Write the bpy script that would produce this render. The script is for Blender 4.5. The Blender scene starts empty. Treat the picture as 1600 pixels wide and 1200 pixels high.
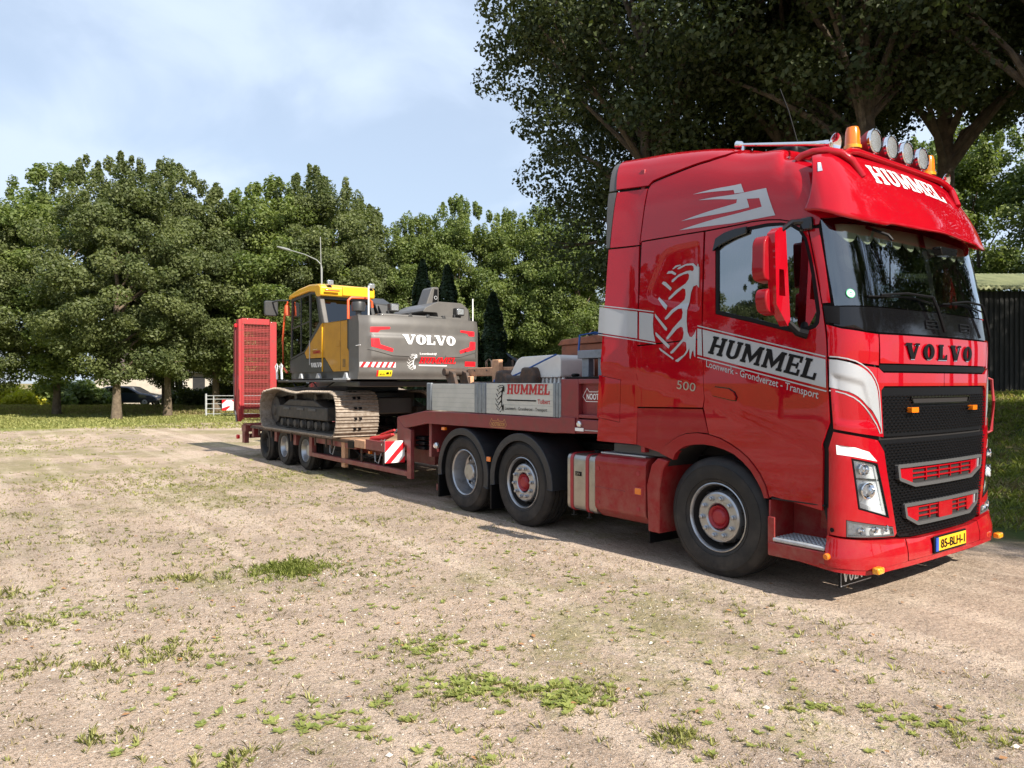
import bpy, bmesh, math, random, bisect
import numpy as np
from mathutils import Vector, Matrix, geometry
from mathutils import noise as mnoise
R_ = math.radians
PI = math.pi
rnd = random.Random(7)
sc = bpy.context.scene
COL = sc.collection
# ------------------------------------------------------------ camera, sky, sun, exposure
cam_d = bpy.data.cameras.new('camera'); cam = bpy.data.objects.new('camera', cam_d); COL.objects.link(cam)
CX, CY, CH = 4.02, -5.2, 1.67
cam.location = (CX, CY, CH)
cam.rotation_euler = (R_(90), 0, R_(90-36.55))
cam_d.sensor_width = 36; cam_d.lens = 26.1; cam_d.clip_start = .05; cam_d.clip_end = 2500
cam_d.shift_y = -2/1600
sc.camera = cam
SUN_EL, SUN_AZ = 37.0, 1.5            # elevation, and the few degrees the sun stands beyond the truck's axis
sd = Vector((math.cos(R_(SUN_EL))*math.cos(R_(SUN_AZ)), math.cos(R_(SUN_EL))*math.sin(R_(SUN_AZ)), math.sin(R_(SUN_EL))))
w = bpy.data.worlds.new('World'); sc.world = w; w.use_nodes = True
nt = w.node_tree; nt.nodes.clear(); N = nt.nodes; L = nt.links
out = N.new('ShaderNodeOutputWorld'); bg = N.new('ShaderNodeBackground')
sky = N.new('ShaderNodeTexSky'); sky.sky_type = 'NISHITA'; sky.sun_disc = False
sky.sun_elevation = R_(SUN_EL); sky.sun_rotation = R_(90-SUN_AZ)
sky.air_density = 1.15; sky.dust_density = .8; sky.ozone_density = 2.0
bg.inputs['Strength'].default_value = .074
tc = N.new('ShaderNodeTexCoord'); sep = N.new('ShaderNodeSeparateXYZ'); L.new(tc.outputs['Generated'], sep.inputs[0])
# thin high cloud: noise on the direction, projected on a plane overhead
mx = N.new('ShaderNodeMath'); mx.operation = 'MAXIMUM'; mx.inputs[1].default_value = .05; L.new(sep.outputs[2], mx.inputs[0])
ad = N.new('ShaderNodeMath'); ad.operation = 'ADD'; ad.inputs[1].default_value = .22; L.new(mx.outputs[0], ad.inputs[0])
dv = []
for k in (0, 1):
    m = N.new('ShaderNodeMath'); m.operation = 'DIVIDE'; L.new(sep.outputs[k], m.inputs[0]); L.new(ad.outputs[0], m.inputs[1]); dv.append(m)
cmb = N.new('ShaderNodeCombineXYZ'); L.new(dv[0].outputs[0], cmb.inputs[0]); L.new(dv[1].outputs[0], cmb.inputs[1])
mp = N.new('ShaderNodeMapping'); mp.inputs['Rotation'].default_value = (0, 0, R_(38)); mp.inputs['Scale'].default_value = (1.0, 1.25, 1); mp.inputs['Location'].default_value = (.7, 1.9, 0)
L.new(cmb.outputs[0], mp.inputs[0])
n1 = N.new('ShaderNodeTexNoise'); n1.inputs['Scale'].default_value = 1.9; n1.inputs['Detail'].default_value = 9; n1.inputs['Roughness'].default_value = .52; n1.inputs['Distortion'].default_value = .35
L.new(mp.outputs[0], n1.inputs['Vector'])
n2 = N.new('ShaderNodeTexNoise'); n2.inputs['Scale'].default_value = .8; n2.inputs['Detail'].default_value = 4
L.new(mp.outputs[0], n2.inputs['Vector'])
mm = N.new('ShaderNodeMath'); mm.operation = 'ADD'; L.new(n1.outputs[0], mm.inputs[0]); L.new(n2.outputs[0], mm.inputs[1])
cr = N.new('ShaderNodeMapRange'); cr.inputs[1].default_value = .86; cr.inputs[2].default_value = 1.2; cr.inputs[3].default_value = .58; cr.inputs[4].default_value = .96; cr.interpolation_type = 'SMOOTHSTEP'
L.new(mm.outputs[0], cr.inputs[0])
mix = N.new('ShaderNodeMix'); mix.data_type = 'RGBA'; L.new(cr.outputs[0], mix.inputs[0]); L.new(sky.outputs[0], mix.inputs[6]); mix.inputs[7].default_value = (6.1, 7.2, 8.9, 1)
L.new(mix.outputs[2], bg.inputs[0]); L.new(bg.outputs[0], out.inputs[0])
sl = bpy.data.lights.new('sun', 'SUN'); sl.energy = 5.0; sl.angle = R_(.5); sl.color = (1, .92, .80)
so = bpy.data.objects.new('sun', sl); COL.objects.link(so); so.rotation_euler = sd.to_track_quat('Z', 'Y').to_euler(); so.location = (30, 0, 30)
sc.view_settings.view_transform = 'Standard'; sc.view_settings.look = 'None'; sc.view_settings.exposure = 0.82; sc.view_settings.gamma = 1
sc.view_settings.use_curve_mapping = False

# ------------------------------------------------------------ materials
def mat(name, col, rough=.5, metal=0., coat=0., spec=.5, noise=None, bump=None, trans=None, coat_rough=.03):
    m = bpy.data.materials.new(name); m.use_nodes = True; t = m.node_tree; b = t.nodes['Principled BSDF']
    b.inputs['Base Color'].default_value = (*col, 1); b.inputs['Roughness'].default_value = rough; b.inputs['Metallic'].default_value = metal
    b.inputs['Coat Weight'].default_value = coat; b.inputs['Coat Roughness'].default_value = coat_rough; b.inputs['Specular IOR Level'].default_value = spec
    g = t.nodes.new('ShaderNodeNewGeometry')
    if noise:     # (scale, colour2, low, high[, detail])
        n = t.nodes.new('ShaderNodeTexNoise'); n.inputs['Scale'].default_value = noise[0]; n.inputs['Detail'].default_value = noise[4] if len(noise) > 4 else 6; n.inputs['Roughness'].default_value = .62
        t.links.new(g.outputs['Position'], n.inputs['Vector'])
        r = t.nodes.new('ShaderNodeMapRange'); r.inputs[1].default_value = noise[2]; r.inputs[2].default_value = noise[3]; t.links.new(n.outputs[0], r.inputs[0])
        x = t.nodes.new('ShaderNodeMix'); x.data_type = 'RGBA'; x.inputs[6].default_value = (*col, 1); x.inputs[7].default_value = (*noise[1], 1)
        t.links.new(r.outputs[0], x.inputs[0]); t.links.new(x.outputs[2], b.inputs['Base Color'])
    if bump:      # (scale, strength, distance)
        n = t.nodes.new('ShaderNodeTexNoise'); n.inputs['Scale'].default_value = bump[0]; n.inputs['Detail'].default_value = 5
        t.links.new(g.outputs['Position'], n.inputs['Vector'])
        u = t.nodes.new('ShaderNodeBump'); u.inputs['Strength'].default_value = bump[1]; u.inputs['Distance'].default_value = bump[2]
        t.links.new(n.outputs[0], u.inputs['Height']); t.links.new(u.outputs[0], b.inputs['Normal'])
    return m
M = {}
M['red'] = mat('truck_red_paint', (.345, .003, .010), .40, 0, 1.0, .0, noise=(1.7, (.30, .003, .010), .4, .7), coat_rough=.012)
M['redlow'] = mat('truck_red_lower', (.26, .004, .010), .45, 0, .5, .1, noise=(5, (.27, .025, .022), .52, .8))
def dusty(m, col, z0, z1, amt):
    t = m.node_tree; b = t.nodes['Principled BSDF']; g = t.nodes.new('ShaderNodeNewGeometry'); s = t.nodes.new('ShaderNodeSeparateXYZ'); t.links.new(g.outputs['Position'], s.inputs[0])
    r = t.nodes.new('ShaderNodeMapRange'); r.inputs[1].default_value = z1; r.inputs[2].default_value = z0; r.inputs[3].default_value = 0; r.inputs[4].default_value = amt; t.links.new(s.outputs[2], r.inputs[0])
    n = t.nodes.new('ShaderNodeTexNoise'); n.inputs['Scale'].default_value = 6; n.inputs['Detail'].default_value = 8; n.inputs['Roughness'].default_value = .7; t.links.new(g.outputs['Position'], n.inputs['Vector'])
    q = t.nodes.new('ShaderNodeMapRange'); q.inputs[1].default_value = .35; q.inputs[2].default_value = .7; t.links.new(n.outputs[0], q.inputs[0])
    k = t.nodes.new('ShaderNodeMath'); k.operation = 'MULTIPLY'; t.links.new(r.outputs[0], k.inputs[0]); t.links.new(q.outputs[0], k.inputs[1])
    x = t.nodes.new('ShaderNodeMix'); x.data_type = 'RGBA'; t.links.new(k.outputs[0], x.inputs[0]); src = b.inputs['Base Color'].links
    if src: t.links.new(src[0].from_socket, x.inputs[6])
    else: x.inputs[6].default_value = b.inputs['Base Color'].default_value
    x.inputs[7].default_value = (*col, 1); t.links.new(x.outputs[2], b.inputs['Base Color'])
    y = t.nodes.new('ShaderNodeMapRange'); y.inputs[3].default_value = b.inputs['Coat Weight'].default_value; y.inputs[4].default_value = 0; t.links.new(k.outputs[0], y.inputs[0]); t.links.new(y.outputs[0], b.inputs['Coat Weight'])
dusty(M['redlow'], (.30, .20, .15), .2, 1.2, .55); dusty(M['red'], (.30, .20, .15), .2, 1.0, .14)
M['redmat'] = mat('red_plastic', (.30, .012, .02), .5, 0, .2)
M['tred'] = mat('trailer_red_paint', (.20, .018, .024), .5, 0, .15, noise=(9, (.15, .026, .026), .45, .72), bump=(60, .15, .002))
dusty(M['tred'], (.28, .20, .15), .2, 1.3, .5)
M['tred2'] = mat('ramp_red_paint', (.36, .028, .032), .5, 0, .1, noise=(14, (.22, .05, .04), .5, .75))
M['silver'] = mat('silver_film', (.37, .385, .41), .42, .25, .6)
M['white'] = mat('white_film', (.8, .8, .8), .45, 0, .3)
M['black'] = mat('black_plastic', (.005, .005, .006), .5, 0, 0, .15, bump=(90, .1, .001))
M['blackgloss'] = mat('black_gloss', (.005, .005, .006), .10, 0, .35, .3)
M['dark'] = mat('dark_chassis', (.02, .019, .018), .7, 0, 0, .3, noise=(12, (.05, .043, .036), .5, .8))
M['rubber'] = mat('tyre_rubber', (.012, .012, .013), .62, 0, 0, .35, noise=(7, (.034, .030, .027), .45, .8), bump=(70, .25, .002))
dusty(M['rubber'], (.13, .105, .085), -.1, .75, .45)
M['greyrub'] = mat('grey_rubber', (.07, .07, .072), .55)
M['fender'] = mat('fender_plastic', (.018, .019, .022), .5, noise=(6, (.035, .035, .038), .5, .8), bump=(120, .1, .001))
M['rim'] = mat('rim_silver', (.40, .41, .43), .30, .8, 0, noise=(15, (.26, .25, .24), .5, .8))
M['steel'] = mat('brushed_steel', (.40, .385, .36), .3, .9, noise=(8, (.30, .28, .26), .45, .75), bump=(30, .08, .002))
M['chrome'] = mat('chrome', (.85, .85, .86), .06, 1)
M['alu'] = mat('aluminium', (.5, .51, .53), .45, .4, noise=(12, (.36, .37, .38), .45, .75))
M['amber'] = mat('amber_lens', (.75, .17, .005), .15, 0, 1)
M['amber2'] = mat('yellow_lens', (.8, .36, .01), .15, 0, 1, noise=(60, (.65, .2, .01), .45, .6))
M['plate'] = mat('plate_yellow', (.78, .42, .02), .4)
M['blue'] = mat('plate_blue', (.02, .08, .4), .4)
M['board'] = mat('sideboard_aluminium', (.52, .52, .48), .45, .1, 0, noise=(5, (.44, .45, .41), .4, .7))
M['boardpost'] = mat('sideboard_post', (.24, .27, .30), .4, .4, noise=(16, (.17, .19, .21), .45, .75))
M['ltred'] = mat('lettering_red', (.42, .008, .015), .45)
M['gold'] = mat('gold_print', (.5, .26, .08), .5)
M['wood'] = mat('deck_timber', (.33, .20, .12), .8, noise=(11, (.16, .095, .06), .4, .7), bump=(25, .5, .01))
M['wood2'] = mat('timber_block', (.58, .33, .19), .8, noise=(22, (.38, .20, .12), .4, .75), bump=(40, .4, .006))
M['exgrey'] = mat('excavator_grey', (.100, .094, .089), .5, 0, .2, noise=(4, (.125, .117, .108), .45, .75))
M['exdark'] = mat('excavator_dark', (.035, .036, .038), .45, 0, .1, noise=(4, (.05, .048, .045), .45, .75))
M['exyel'] = mat('excavator_yellow', (.50, .245, .018), .45, 0, .3, noise=(6, (.42, .20, .02), .45, .75))
M['exyel2'] = mat('excavator_roof_yellow', (.78, .42, .012), .4, 0, .4)
M['orange'] = mat('orange_rail', (.72, .10, .025), .45, 0, .2)
M['reflred'] = mat('reflective_red', (.75, .01, .02), .4, 0, .4)
M['track'] = mat('track_steel', (.36, .31, .26), .55, .3, 0, noise=(17, (.20, .15, .11), .4, .72), bump=(50, .5, .004))
M['trackd'] = mat('track_dark_steel', (.05, .046, .042), .65, .2, 0, noise=(9, (.10, .085, .07), .45, .75))
M['yelsign'] = mat('yellow_sticker', (.8, .62, .02), .5)
M['rust'] = mat('rusty_steel', (.075, .055, .045), .75, .2, 0, noise=(14, (.16, .085, .05), .45, .7), bump=(60, .3, .004))
M['brown'] = mat('brown_painted_steel', (.30, .095, .045), .6, 0, 0, noise=(10, (.17, .06, .035), .45, .72))
M['galv'] = mat('galvanised_steel', (.22, .25, .30), .5, .35, noise=(15, (.15, .17, .20), .45, .75))
M['cream'] = mat('cream_plastic', (.80, .77, .72), .5, noise=(5, (.68, .65, .60), .5, .8))
M['bluestrap'] = mat('blue_strap', (.02, .10, .35), .7)
M['redstrap'] = mat('red_binder', (.6, .02, .02), .5)
M['lattice'] = mat('lattice_red', (.30, .05, .045), .6)
M['curtain'] = mat('cream_cloth', (.80, .74, .52), .9)
M['seat'] = mat('cab_interior', (.025, .025, .027), .85)
M['inner'] = mat('inner_shell', (.012, .010, .010), .9)
M['green'] = mat('green_sticker', (.03, .45, .2), .5)
M['shedwall'] = mat('shed_sheet', (.008, .009, .009), .6, .0, noise=(3, (.012, .013, .012), .4, .7))
M['shedroof'] = mat('shed_roof', (.42, .44, .24), .8, noise=(2, (.30, .33, .18), .4, .7))
M['plaster'] = mat('house_plaster', (.55, .50, .43), .85, noise=(3, (.45, .41, .35), .4, .7))
M['tile'] = mat('roof_tile', (.10, .07, .06), .7, noise=(6, (.16, .12, .10), .4, .7))
M['slate'] = mat('roof_slate', (.10, .14, .20), .5)
M['carpaint'] = mat('dark_blue_car_paint', (.012, .018, .035), .3, .3, 1)
M['lampgrey'] = mat('lamp_post_grey', (.26, .27, .26), .5, .3)
M['bark'] = mat('bark', (.105, .078, .055), .95, noise=(7, (.19, .145, .10), .4, .7), bump=(22, .9, .03))
M['barkd'] = mat('oak_bark', (.075, .058, .043), .95, noise=(6, (.14, .11, .075), .4, .7), bump=(20, .9, .03))
M['stone'] = mat('pebble', (.42, .37, .32), .8, noise=(30, (.24, .21, .19), .35, .7))
M['leafdry'] = mat('fallen_leaf', (.34, .17, .07), .8)
# lamp lenses: clear plastic over ribbed reflector
M['lens'] = mat('clear_lens', (.72, .74, .76), .08, .75, 1, bump=(55, .5, .01))
M['lensg'] = mat('headlamp_reflector', (.88, .89, .90), .3, .05, .6, bump=(22, .4, .02), noise=(26, (.50, .52, .56), .52, .66))
M['drl'] = mat('daylight_lens', (.78, .79, .80), .25, .1, 1)
M['mirrorglass'] = mat('mirror_glass', (.7, .7, .7), .02, 1)
def glass(name, tint, refl=.55):
    m = bpy.data.materials.new(name); m.use_nodes = True; t = m.node_tree; t.nodes.clear()
    o = t.nodes.new('ShaderNodeOutputMaterial'); x = t.nodes.new('ShaderNodeMixShader'); tr = t.nodes.new('ShaderNodeBsdfTransparent'); gl = t.nodes.new('ShaderNodeBsdfGlossy')
    tr.inputs[0].default_value = (*tint, 1); gl.inputs[0].default_value = (.9, .95, 1, 1); gl.inputs['Roughness'].default_value = .012
    f = t.nodes.new('ShaderNodeFresnel'); f.inputs[0].default_value = 1.5
    mr = t.nodes.new('ShaderNodeMapRange'); mr.inputs[1].default_value = 0; mr.inputs[2].default_value = .5; mr.inputs[3].default_value = refl*.3; mr.inputs[4].default_value = 1
    t.links.new(f.outputs[0], mr.inputs[0]); t.links.new(mr.outputs[0], x.inputs[0]); t.links.new(tr.outputs[0], x.inputs[1]); t.links.new(gl.outputs[0], x.inputs[2]); t.links.new(x.outputs[0], o.inputs[0])
    return m
M['glass'] = glass('window_glass', (.45, .52, .50), .35)
M['glassd'] = glass('tinted_glass', (.22, .25, .25), .7)
M['glassc'] = glass('lamp_glass', (.92, .94, .95), .15)
M['glassx'] = glass('machine_glass', (.03, .035, .035), .06)
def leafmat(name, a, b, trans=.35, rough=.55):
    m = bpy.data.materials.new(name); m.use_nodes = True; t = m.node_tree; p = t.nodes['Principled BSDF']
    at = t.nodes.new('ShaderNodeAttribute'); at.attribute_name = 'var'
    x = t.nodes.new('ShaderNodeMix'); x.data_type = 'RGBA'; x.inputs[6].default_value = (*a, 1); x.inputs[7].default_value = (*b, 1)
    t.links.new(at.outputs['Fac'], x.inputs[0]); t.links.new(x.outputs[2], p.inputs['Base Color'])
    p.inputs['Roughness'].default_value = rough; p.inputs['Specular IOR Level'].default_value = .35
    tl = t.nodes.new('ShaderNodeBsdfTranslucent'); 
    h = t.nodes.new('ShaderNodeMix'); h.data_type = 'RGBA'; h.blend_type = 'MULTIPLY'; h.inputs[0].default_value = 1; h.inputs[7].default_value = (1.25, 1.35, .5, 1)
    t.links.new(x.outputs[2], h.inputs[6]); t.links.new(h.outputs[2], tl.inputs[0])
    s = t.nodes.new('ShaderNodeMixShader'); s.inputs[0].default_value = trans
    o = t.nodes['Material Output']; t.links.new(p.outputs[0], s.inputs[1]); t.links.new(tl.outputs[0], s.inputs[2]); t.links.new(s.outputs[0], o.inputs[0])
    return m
M['leaf'] = leafmat('leaf_green', (.068, .092, .033), (.185, .212, .083), .40)
M['leaf2'] = leafmat('leaf_olive', (.088, .13, .034), (.22, .262, .082), .40)
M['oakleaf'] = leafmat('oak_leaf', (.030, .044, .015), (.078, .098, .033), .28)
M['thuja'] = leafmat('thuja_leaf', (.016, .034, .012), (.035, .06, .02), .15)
M['yelbush'] = leafmat('golden_bush_leaf', (.34, .35, .03), (.60, .56, .07), .45)
M['grassm'] = leafmat('grass_blade', (.24, .26, .08), (.46, .44, .18), .35, .6)
M['grassdry'] = leafmat('dry_grass_blade', (.26, .21, .11), (.50, .42, .24), .3, .7)
M['weed'] = leafmat('weed_leaf', (.20, .25, .06), (.40, .42, .13), .4, .55)

# ------------------------------------------------------------ object helpers
def link(o, parent=None):
    COL.objects.link(o)
    if parent is not None: o.parent = parent
    return o
def mesh_obj(name, verts, faces, m, parent=None, smooth=True, angle=32, mi=None):
    me = bpy.data.meshes.new(name); me.from_pydata([tuple(v) for v in verts], [], faces); me.validate(); me.update()
    for x in (m if isinstance(m, (list, tuple)) else [m]): me.materials.append(M[x] if isinstance(x, str) else x)
    if mi:
        me.polygons.foreach_set('material_index', mi[:len(me.polygons)])
    if smooth:
        me.polygons.foreach_set('use_smooth', [True]*len(me.polygons))
        try: me.set_sharp_from_angle(angle=R_(angle))
        except Exception: pass
    return link(bpy.data.objects.new(name, me), parent)
def empty(name, loc=(0, 0, 0), rz=0):
    o = bpy.data.objects.new(name, None); o.location = loc; o.rotation_euler = (0, 0, rz); o.empty_display_size = .3
    return link(o)
def tag(o, label=None, cat=None, group=None, kind=None):
    if label: o['label'] = label
    if cat: o['category'] = cat
    if group: o['group'] = group
    if kind: o['kind'] = kind
    return o
def thing(name, label, cat, loc=(0, 0, 0), rz=0, group=None):
    return tag(empty(name, loc, rz), label, cat, group)
def copy_tree(o, parent=None):
    c = o.copy(); COL.objects.link(c)
    if parent is not None: c.parent = parent
    for ch in o.children: copy_tree(ch, c)
    return c
class MB:
    def __init__(s): s.v = []; s.f = []; s.m = []
    def add(s, V, F, mi=0):
        n = len(s.v); s.v += [tuple(v) for v in V]; s.f += [tuple(n+i for i in f) for f in F]; s.m += [mi]*len(F); return s
    def box(s, x0, x1, y0, y1, z0, z1, mi=0, T=None):
        V = [(x, y, z) for x in (x0, x1) for y in (y0, y1) for z in (z0, z1)]
        if T: V = [T @ Vector(v) for v in V]
        return s.add(V, [(0, 1, 3, 2), (4, 6, 7, 5), (0, 4, 5, 1), (2, 3, 7, 6), (0, 2, 6, 4), (1, 5, 7, 3)], mi)
    def prism(s, poly, lo, hi, axis='y', mi=0):
        # poly in the two other axes: y -> (x,z), x -> (y,z), z -> (x,y)
        def P(a, b, c): return {'y': (a, c, b), 'x': (c, a, b), 'z': (a, b, c)}[axis]
        n = len(poly); V = [P(a, b, lo) for a, b in poly] + [P(a, b, hi) for a, b in poly]
        F = [tuple(range(n))[::-1], tuple(range(n, 2*n))] + [(i, (i+1) % n, n+(i+1) % n, n+i) for i in range(n)]
        return s.add(V, F, mi)
    def tube(s, pts, r, seg=10, mi=0, cap=True, r2=None):
        pts = [Vector(p) for p in pts]; n = len(pts); V = []; F = []
        up = Vector((0, 0, 1)) if abs((pts[1]-pts[0]).normalized().z) < .9 else Vector((1, 0, 0))
        for i, p in enumerate(pts):
            d = (pts[min(i+1, n-1)]-pts[max(i-1, 0)]).normalized(); a = d.cross(up)
            if a.length < 1e-5: a = d.cross(Vector((1, 0, 0)))
            a.normalize(); b = d.cross(a).normalized(); up = -b if False else up
            rr = r[i] if isinstance(r, (list, tuple)) else r
            for k in range(seg):
                t = 2*PI*k/seg; V.append(p+a*math.cos(t)*rr+b*math.sin(t)*rr)
        for i in range(n-1):
            for k in range(seg): F.append((i*seg+k, i*seg+(k+1) % seg, (i+1)*seg+(k+1) % seg, (i+1)*seg+k))
        if cap: F += [tuple(range(seg))[::-1], tuple(range((n-1)*seg, n*seg))]
        return s.add(V, F, mi)
    def lathe(s, prof, c, axis='y', seg=48, mi=0, closed=False):
        # prof: (along axis, radius)
        V = []; F = []; n = len(prof)
        for a, r in prof:
            for k in range(seg):
                t = 2*PI*k/seg; u, w_ = r*math.cos(t), r*math.sin(t)
                V.append({'y': (c[0]+u, c[1]+a, c[2]+w_), 'x': (c[0]+a, c[1]+u, c[2]+w_), 'z': (c[0]+u, c[1]+w_, c[2]+a)}[axis])
        for i in range(n-1 if not closed else n):
            j = (i+1) % n
            for k in range(seg): F.append((i*seg+k, i*seg+(k+1) % seg, j*seg+(k+1) % seg, j*seg+k))
        return s.add(V, F, mi)
    def disc(s, c, r, d, seg=24, mi=0, axis='y'):
        return s.lathe([(0, .0001), (0, r), (d, r), (d, .0001)], c, axis, seg, mi)
    def build(s, name, m, parent=None, bevel=0, smooth=True, angle=32, seg=2):
        o = mesh_obj(name, s.v, s.f, m, parent, smooth, angle, s.m)
        if bevel:
            b = o.modifiers.new('b', 'BEVEL'); b.width = bevel; b.segments = seg; b.limit_method = 'ANGLE'; b.angle_limit = R_(32); b.harden_normals = False
        return o
def B(name, x0, x1, y0, y1, z0, z1, m, parent=None, bevel=.006):
    return MB().box(x0, x1, y0, y1, z0, z1).build(name, m, parent, bevel)
def circ(cx, cy, r, n=20, a0=0, a1=2*PI, ry=None):
    full = abs(a1-a0-2*PI) < 1e-6
    return [(cx+r*math.cos(a0+(a1-a0)*i/(n if full else n-1)), cy+(ry or r)*math.sin(a0+(a1-a0)*i/(n if full else n-1))) for i in range(n)]
def inset(poly, g):
    # move every edge of a simple polygon inwards by g
    n = len(poly); A = sum(poly[i][0]*poly[(i+1) % n][1]-poly[(i+1) % n][0]*poly[i][1] for i in range(n)); sg = 1 if A > 0 else -1
    o = []
    for i in range(n):
        p0, p1, p2 = Vector(poly[i-1]), Vector(poly[i]), Vector(poly[(i+1) % n])
        d1 = (p1-p0).normalized(); d2 = (p2-p1).normalized(); n1_ = Vector((-d1.y, d1.x))*sg; n2_ = Vector((-d2.y, d2.x))*sg
        b = n1_+n2_; l = b.length_squared
        b = n1_ if l < .2 else b*(2/l)
        q = p1+b*g; o.append((q.x, q.y))
    return o
def rounded(poly, r, k=4):
    o = []; n = len(poly)
    for i in range(n):
        p0, p1, p2 = Vector(poly[i-1]), Vector(poly[i]), Vector(poly[(i+1) % n])
        a = p1+(p0-p1).normalized()*min(r, (p0-p1).length*.45); b = p1+(p2-p1).normalized()*min(r, (p2-p1).length*.45)
        for j in range(k+1):
            t = j/k; q = a*(1-t)**2+p1*2*t*(1-t)+b*t*t; o.append((q.x, q.y))
    return o
def dens(poly, step):
    o = []; n = len(poly)
    for i in range(n):
        a, b = poly[i], poly[(i+1) % n]; l = math.hypot(b[0]-a[0], b[1]-a[1]); k = max(1, int(l/step))
        for j in range(k): o.append((a[0]+(b[0]-a[0])*j/k, a[1]+(b[1]-a[1])*j/k))
    return o
def tri2d(outer, holes=(), step=.05):
    """triangles of a polygon with holes, with interior points on a grid so that it can follow a curved surface"""
    loops = [dens(outer, step)]+[dens(h, step) for h in holes]
    V = []; E = []
    for l in loops:
        n = len(V); V += [Vector(p) for p in l]; E += [(n+i, n+(i+1) % len(l)) for i in range(len(l))]
    xs = [p.x for p in V]; ys = [p.y for p in V]
    def inside(x, y):
        c = False
        for l in loops:
            for i in range(len(l)):
                (x1, y1), (x2, y2) = l[i-1], l[i]
                if (y1 > y) != (y2 > y) and x < (x2-x1)*(y-y1)/(y2-y1)+x1: c = not c
        return c
    if step < 1:
        x = min(xs)+step*.5
        while x < max(xs):
            y = min(ys)+step*.5
            while y < max(ys):
                if inside(x, y): V.append(Vector((x, y)))
                y += step
            x += step
    r = geometry.delaunay_2d_cdt(V, E, [], 0, 1e-6)
    v2, f2 = r[0], r[2]
    F = []
    for f in f2:
        cx = sum(v2[i].x for i in f)/len(f); cy = sum(v2[i].y for i in f)/len(f)
        if inside(cx, cy): F.append(tuple(f))
    return [(p.x, p.y) for p in v2], F
def sheet(name, outer, mapf, m, parent=None, holes=(), off=0., thick=0., step=.05, flip=False, angle=32):
    """a 2D shape laid on a surface: mapf(u, v, off) -> xyz; thick > 0 gives it depth below the surface"""
    V2, F = tri2d(outer, holes, step)
    V = [mapf(u, v, off) for u, v in V2]
    mb = MB()
    # orient so that the normal agrees with the surface's outward side
    a = Vector(mapf(outer[0][0], outer[0][1], off+.02))-Vector(mapf(outer[0][0], outer[0][1], off))
    tot = Vector((0, 0, 0))
    for f in F:
        p, q, r = [Vector(V[i]) for i in f[:3]]; n = (q-p).cross(r-p)
        uu = V2[f[0]]
        o1 = Vector(mapf(uu[0], uu[1], off+.02))-p
        if n.dot(o1) < 0: tot -= Vector((1, 0, 0))
        else: tot += Vector((1, 0, 0))
    if tot.x < 0: F = [tuple(reversed(f)) for f in F]
    mb.add(V, F)
    if thick:
        cnt = {}
        for f in F:
            for i in range(len(f)):
                e = (f[i], f[(i+1) % len(f)]); cnt[e] = cnt.get(e, 0)+1
        bd = [e for e in cnt if (e[1], e[0]) not in cnt]
        idx = {}; W = []
        for e in bd:
            for i in e:
                if i not in idx: idx[i] = len(V)+len(W); W.append(mapf(V2[i][0], V2[i][1], off-thick))
        mb.v += [tuple(x) for x in W]
        for a_, b_ in bd: mb.f.append((b_, a_, idx[a_], idx[b_])); mb.m.append(0)
    return mb.build(name, m, parent, angle=angle)
def plane_map(o, u, v):
    o, u, v = Vector(o), Vector(u), Vector(v); n = u.cross(v).normalized()
    return lambda a, b, off=0: o+u*a+v*b+n*off
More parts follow.
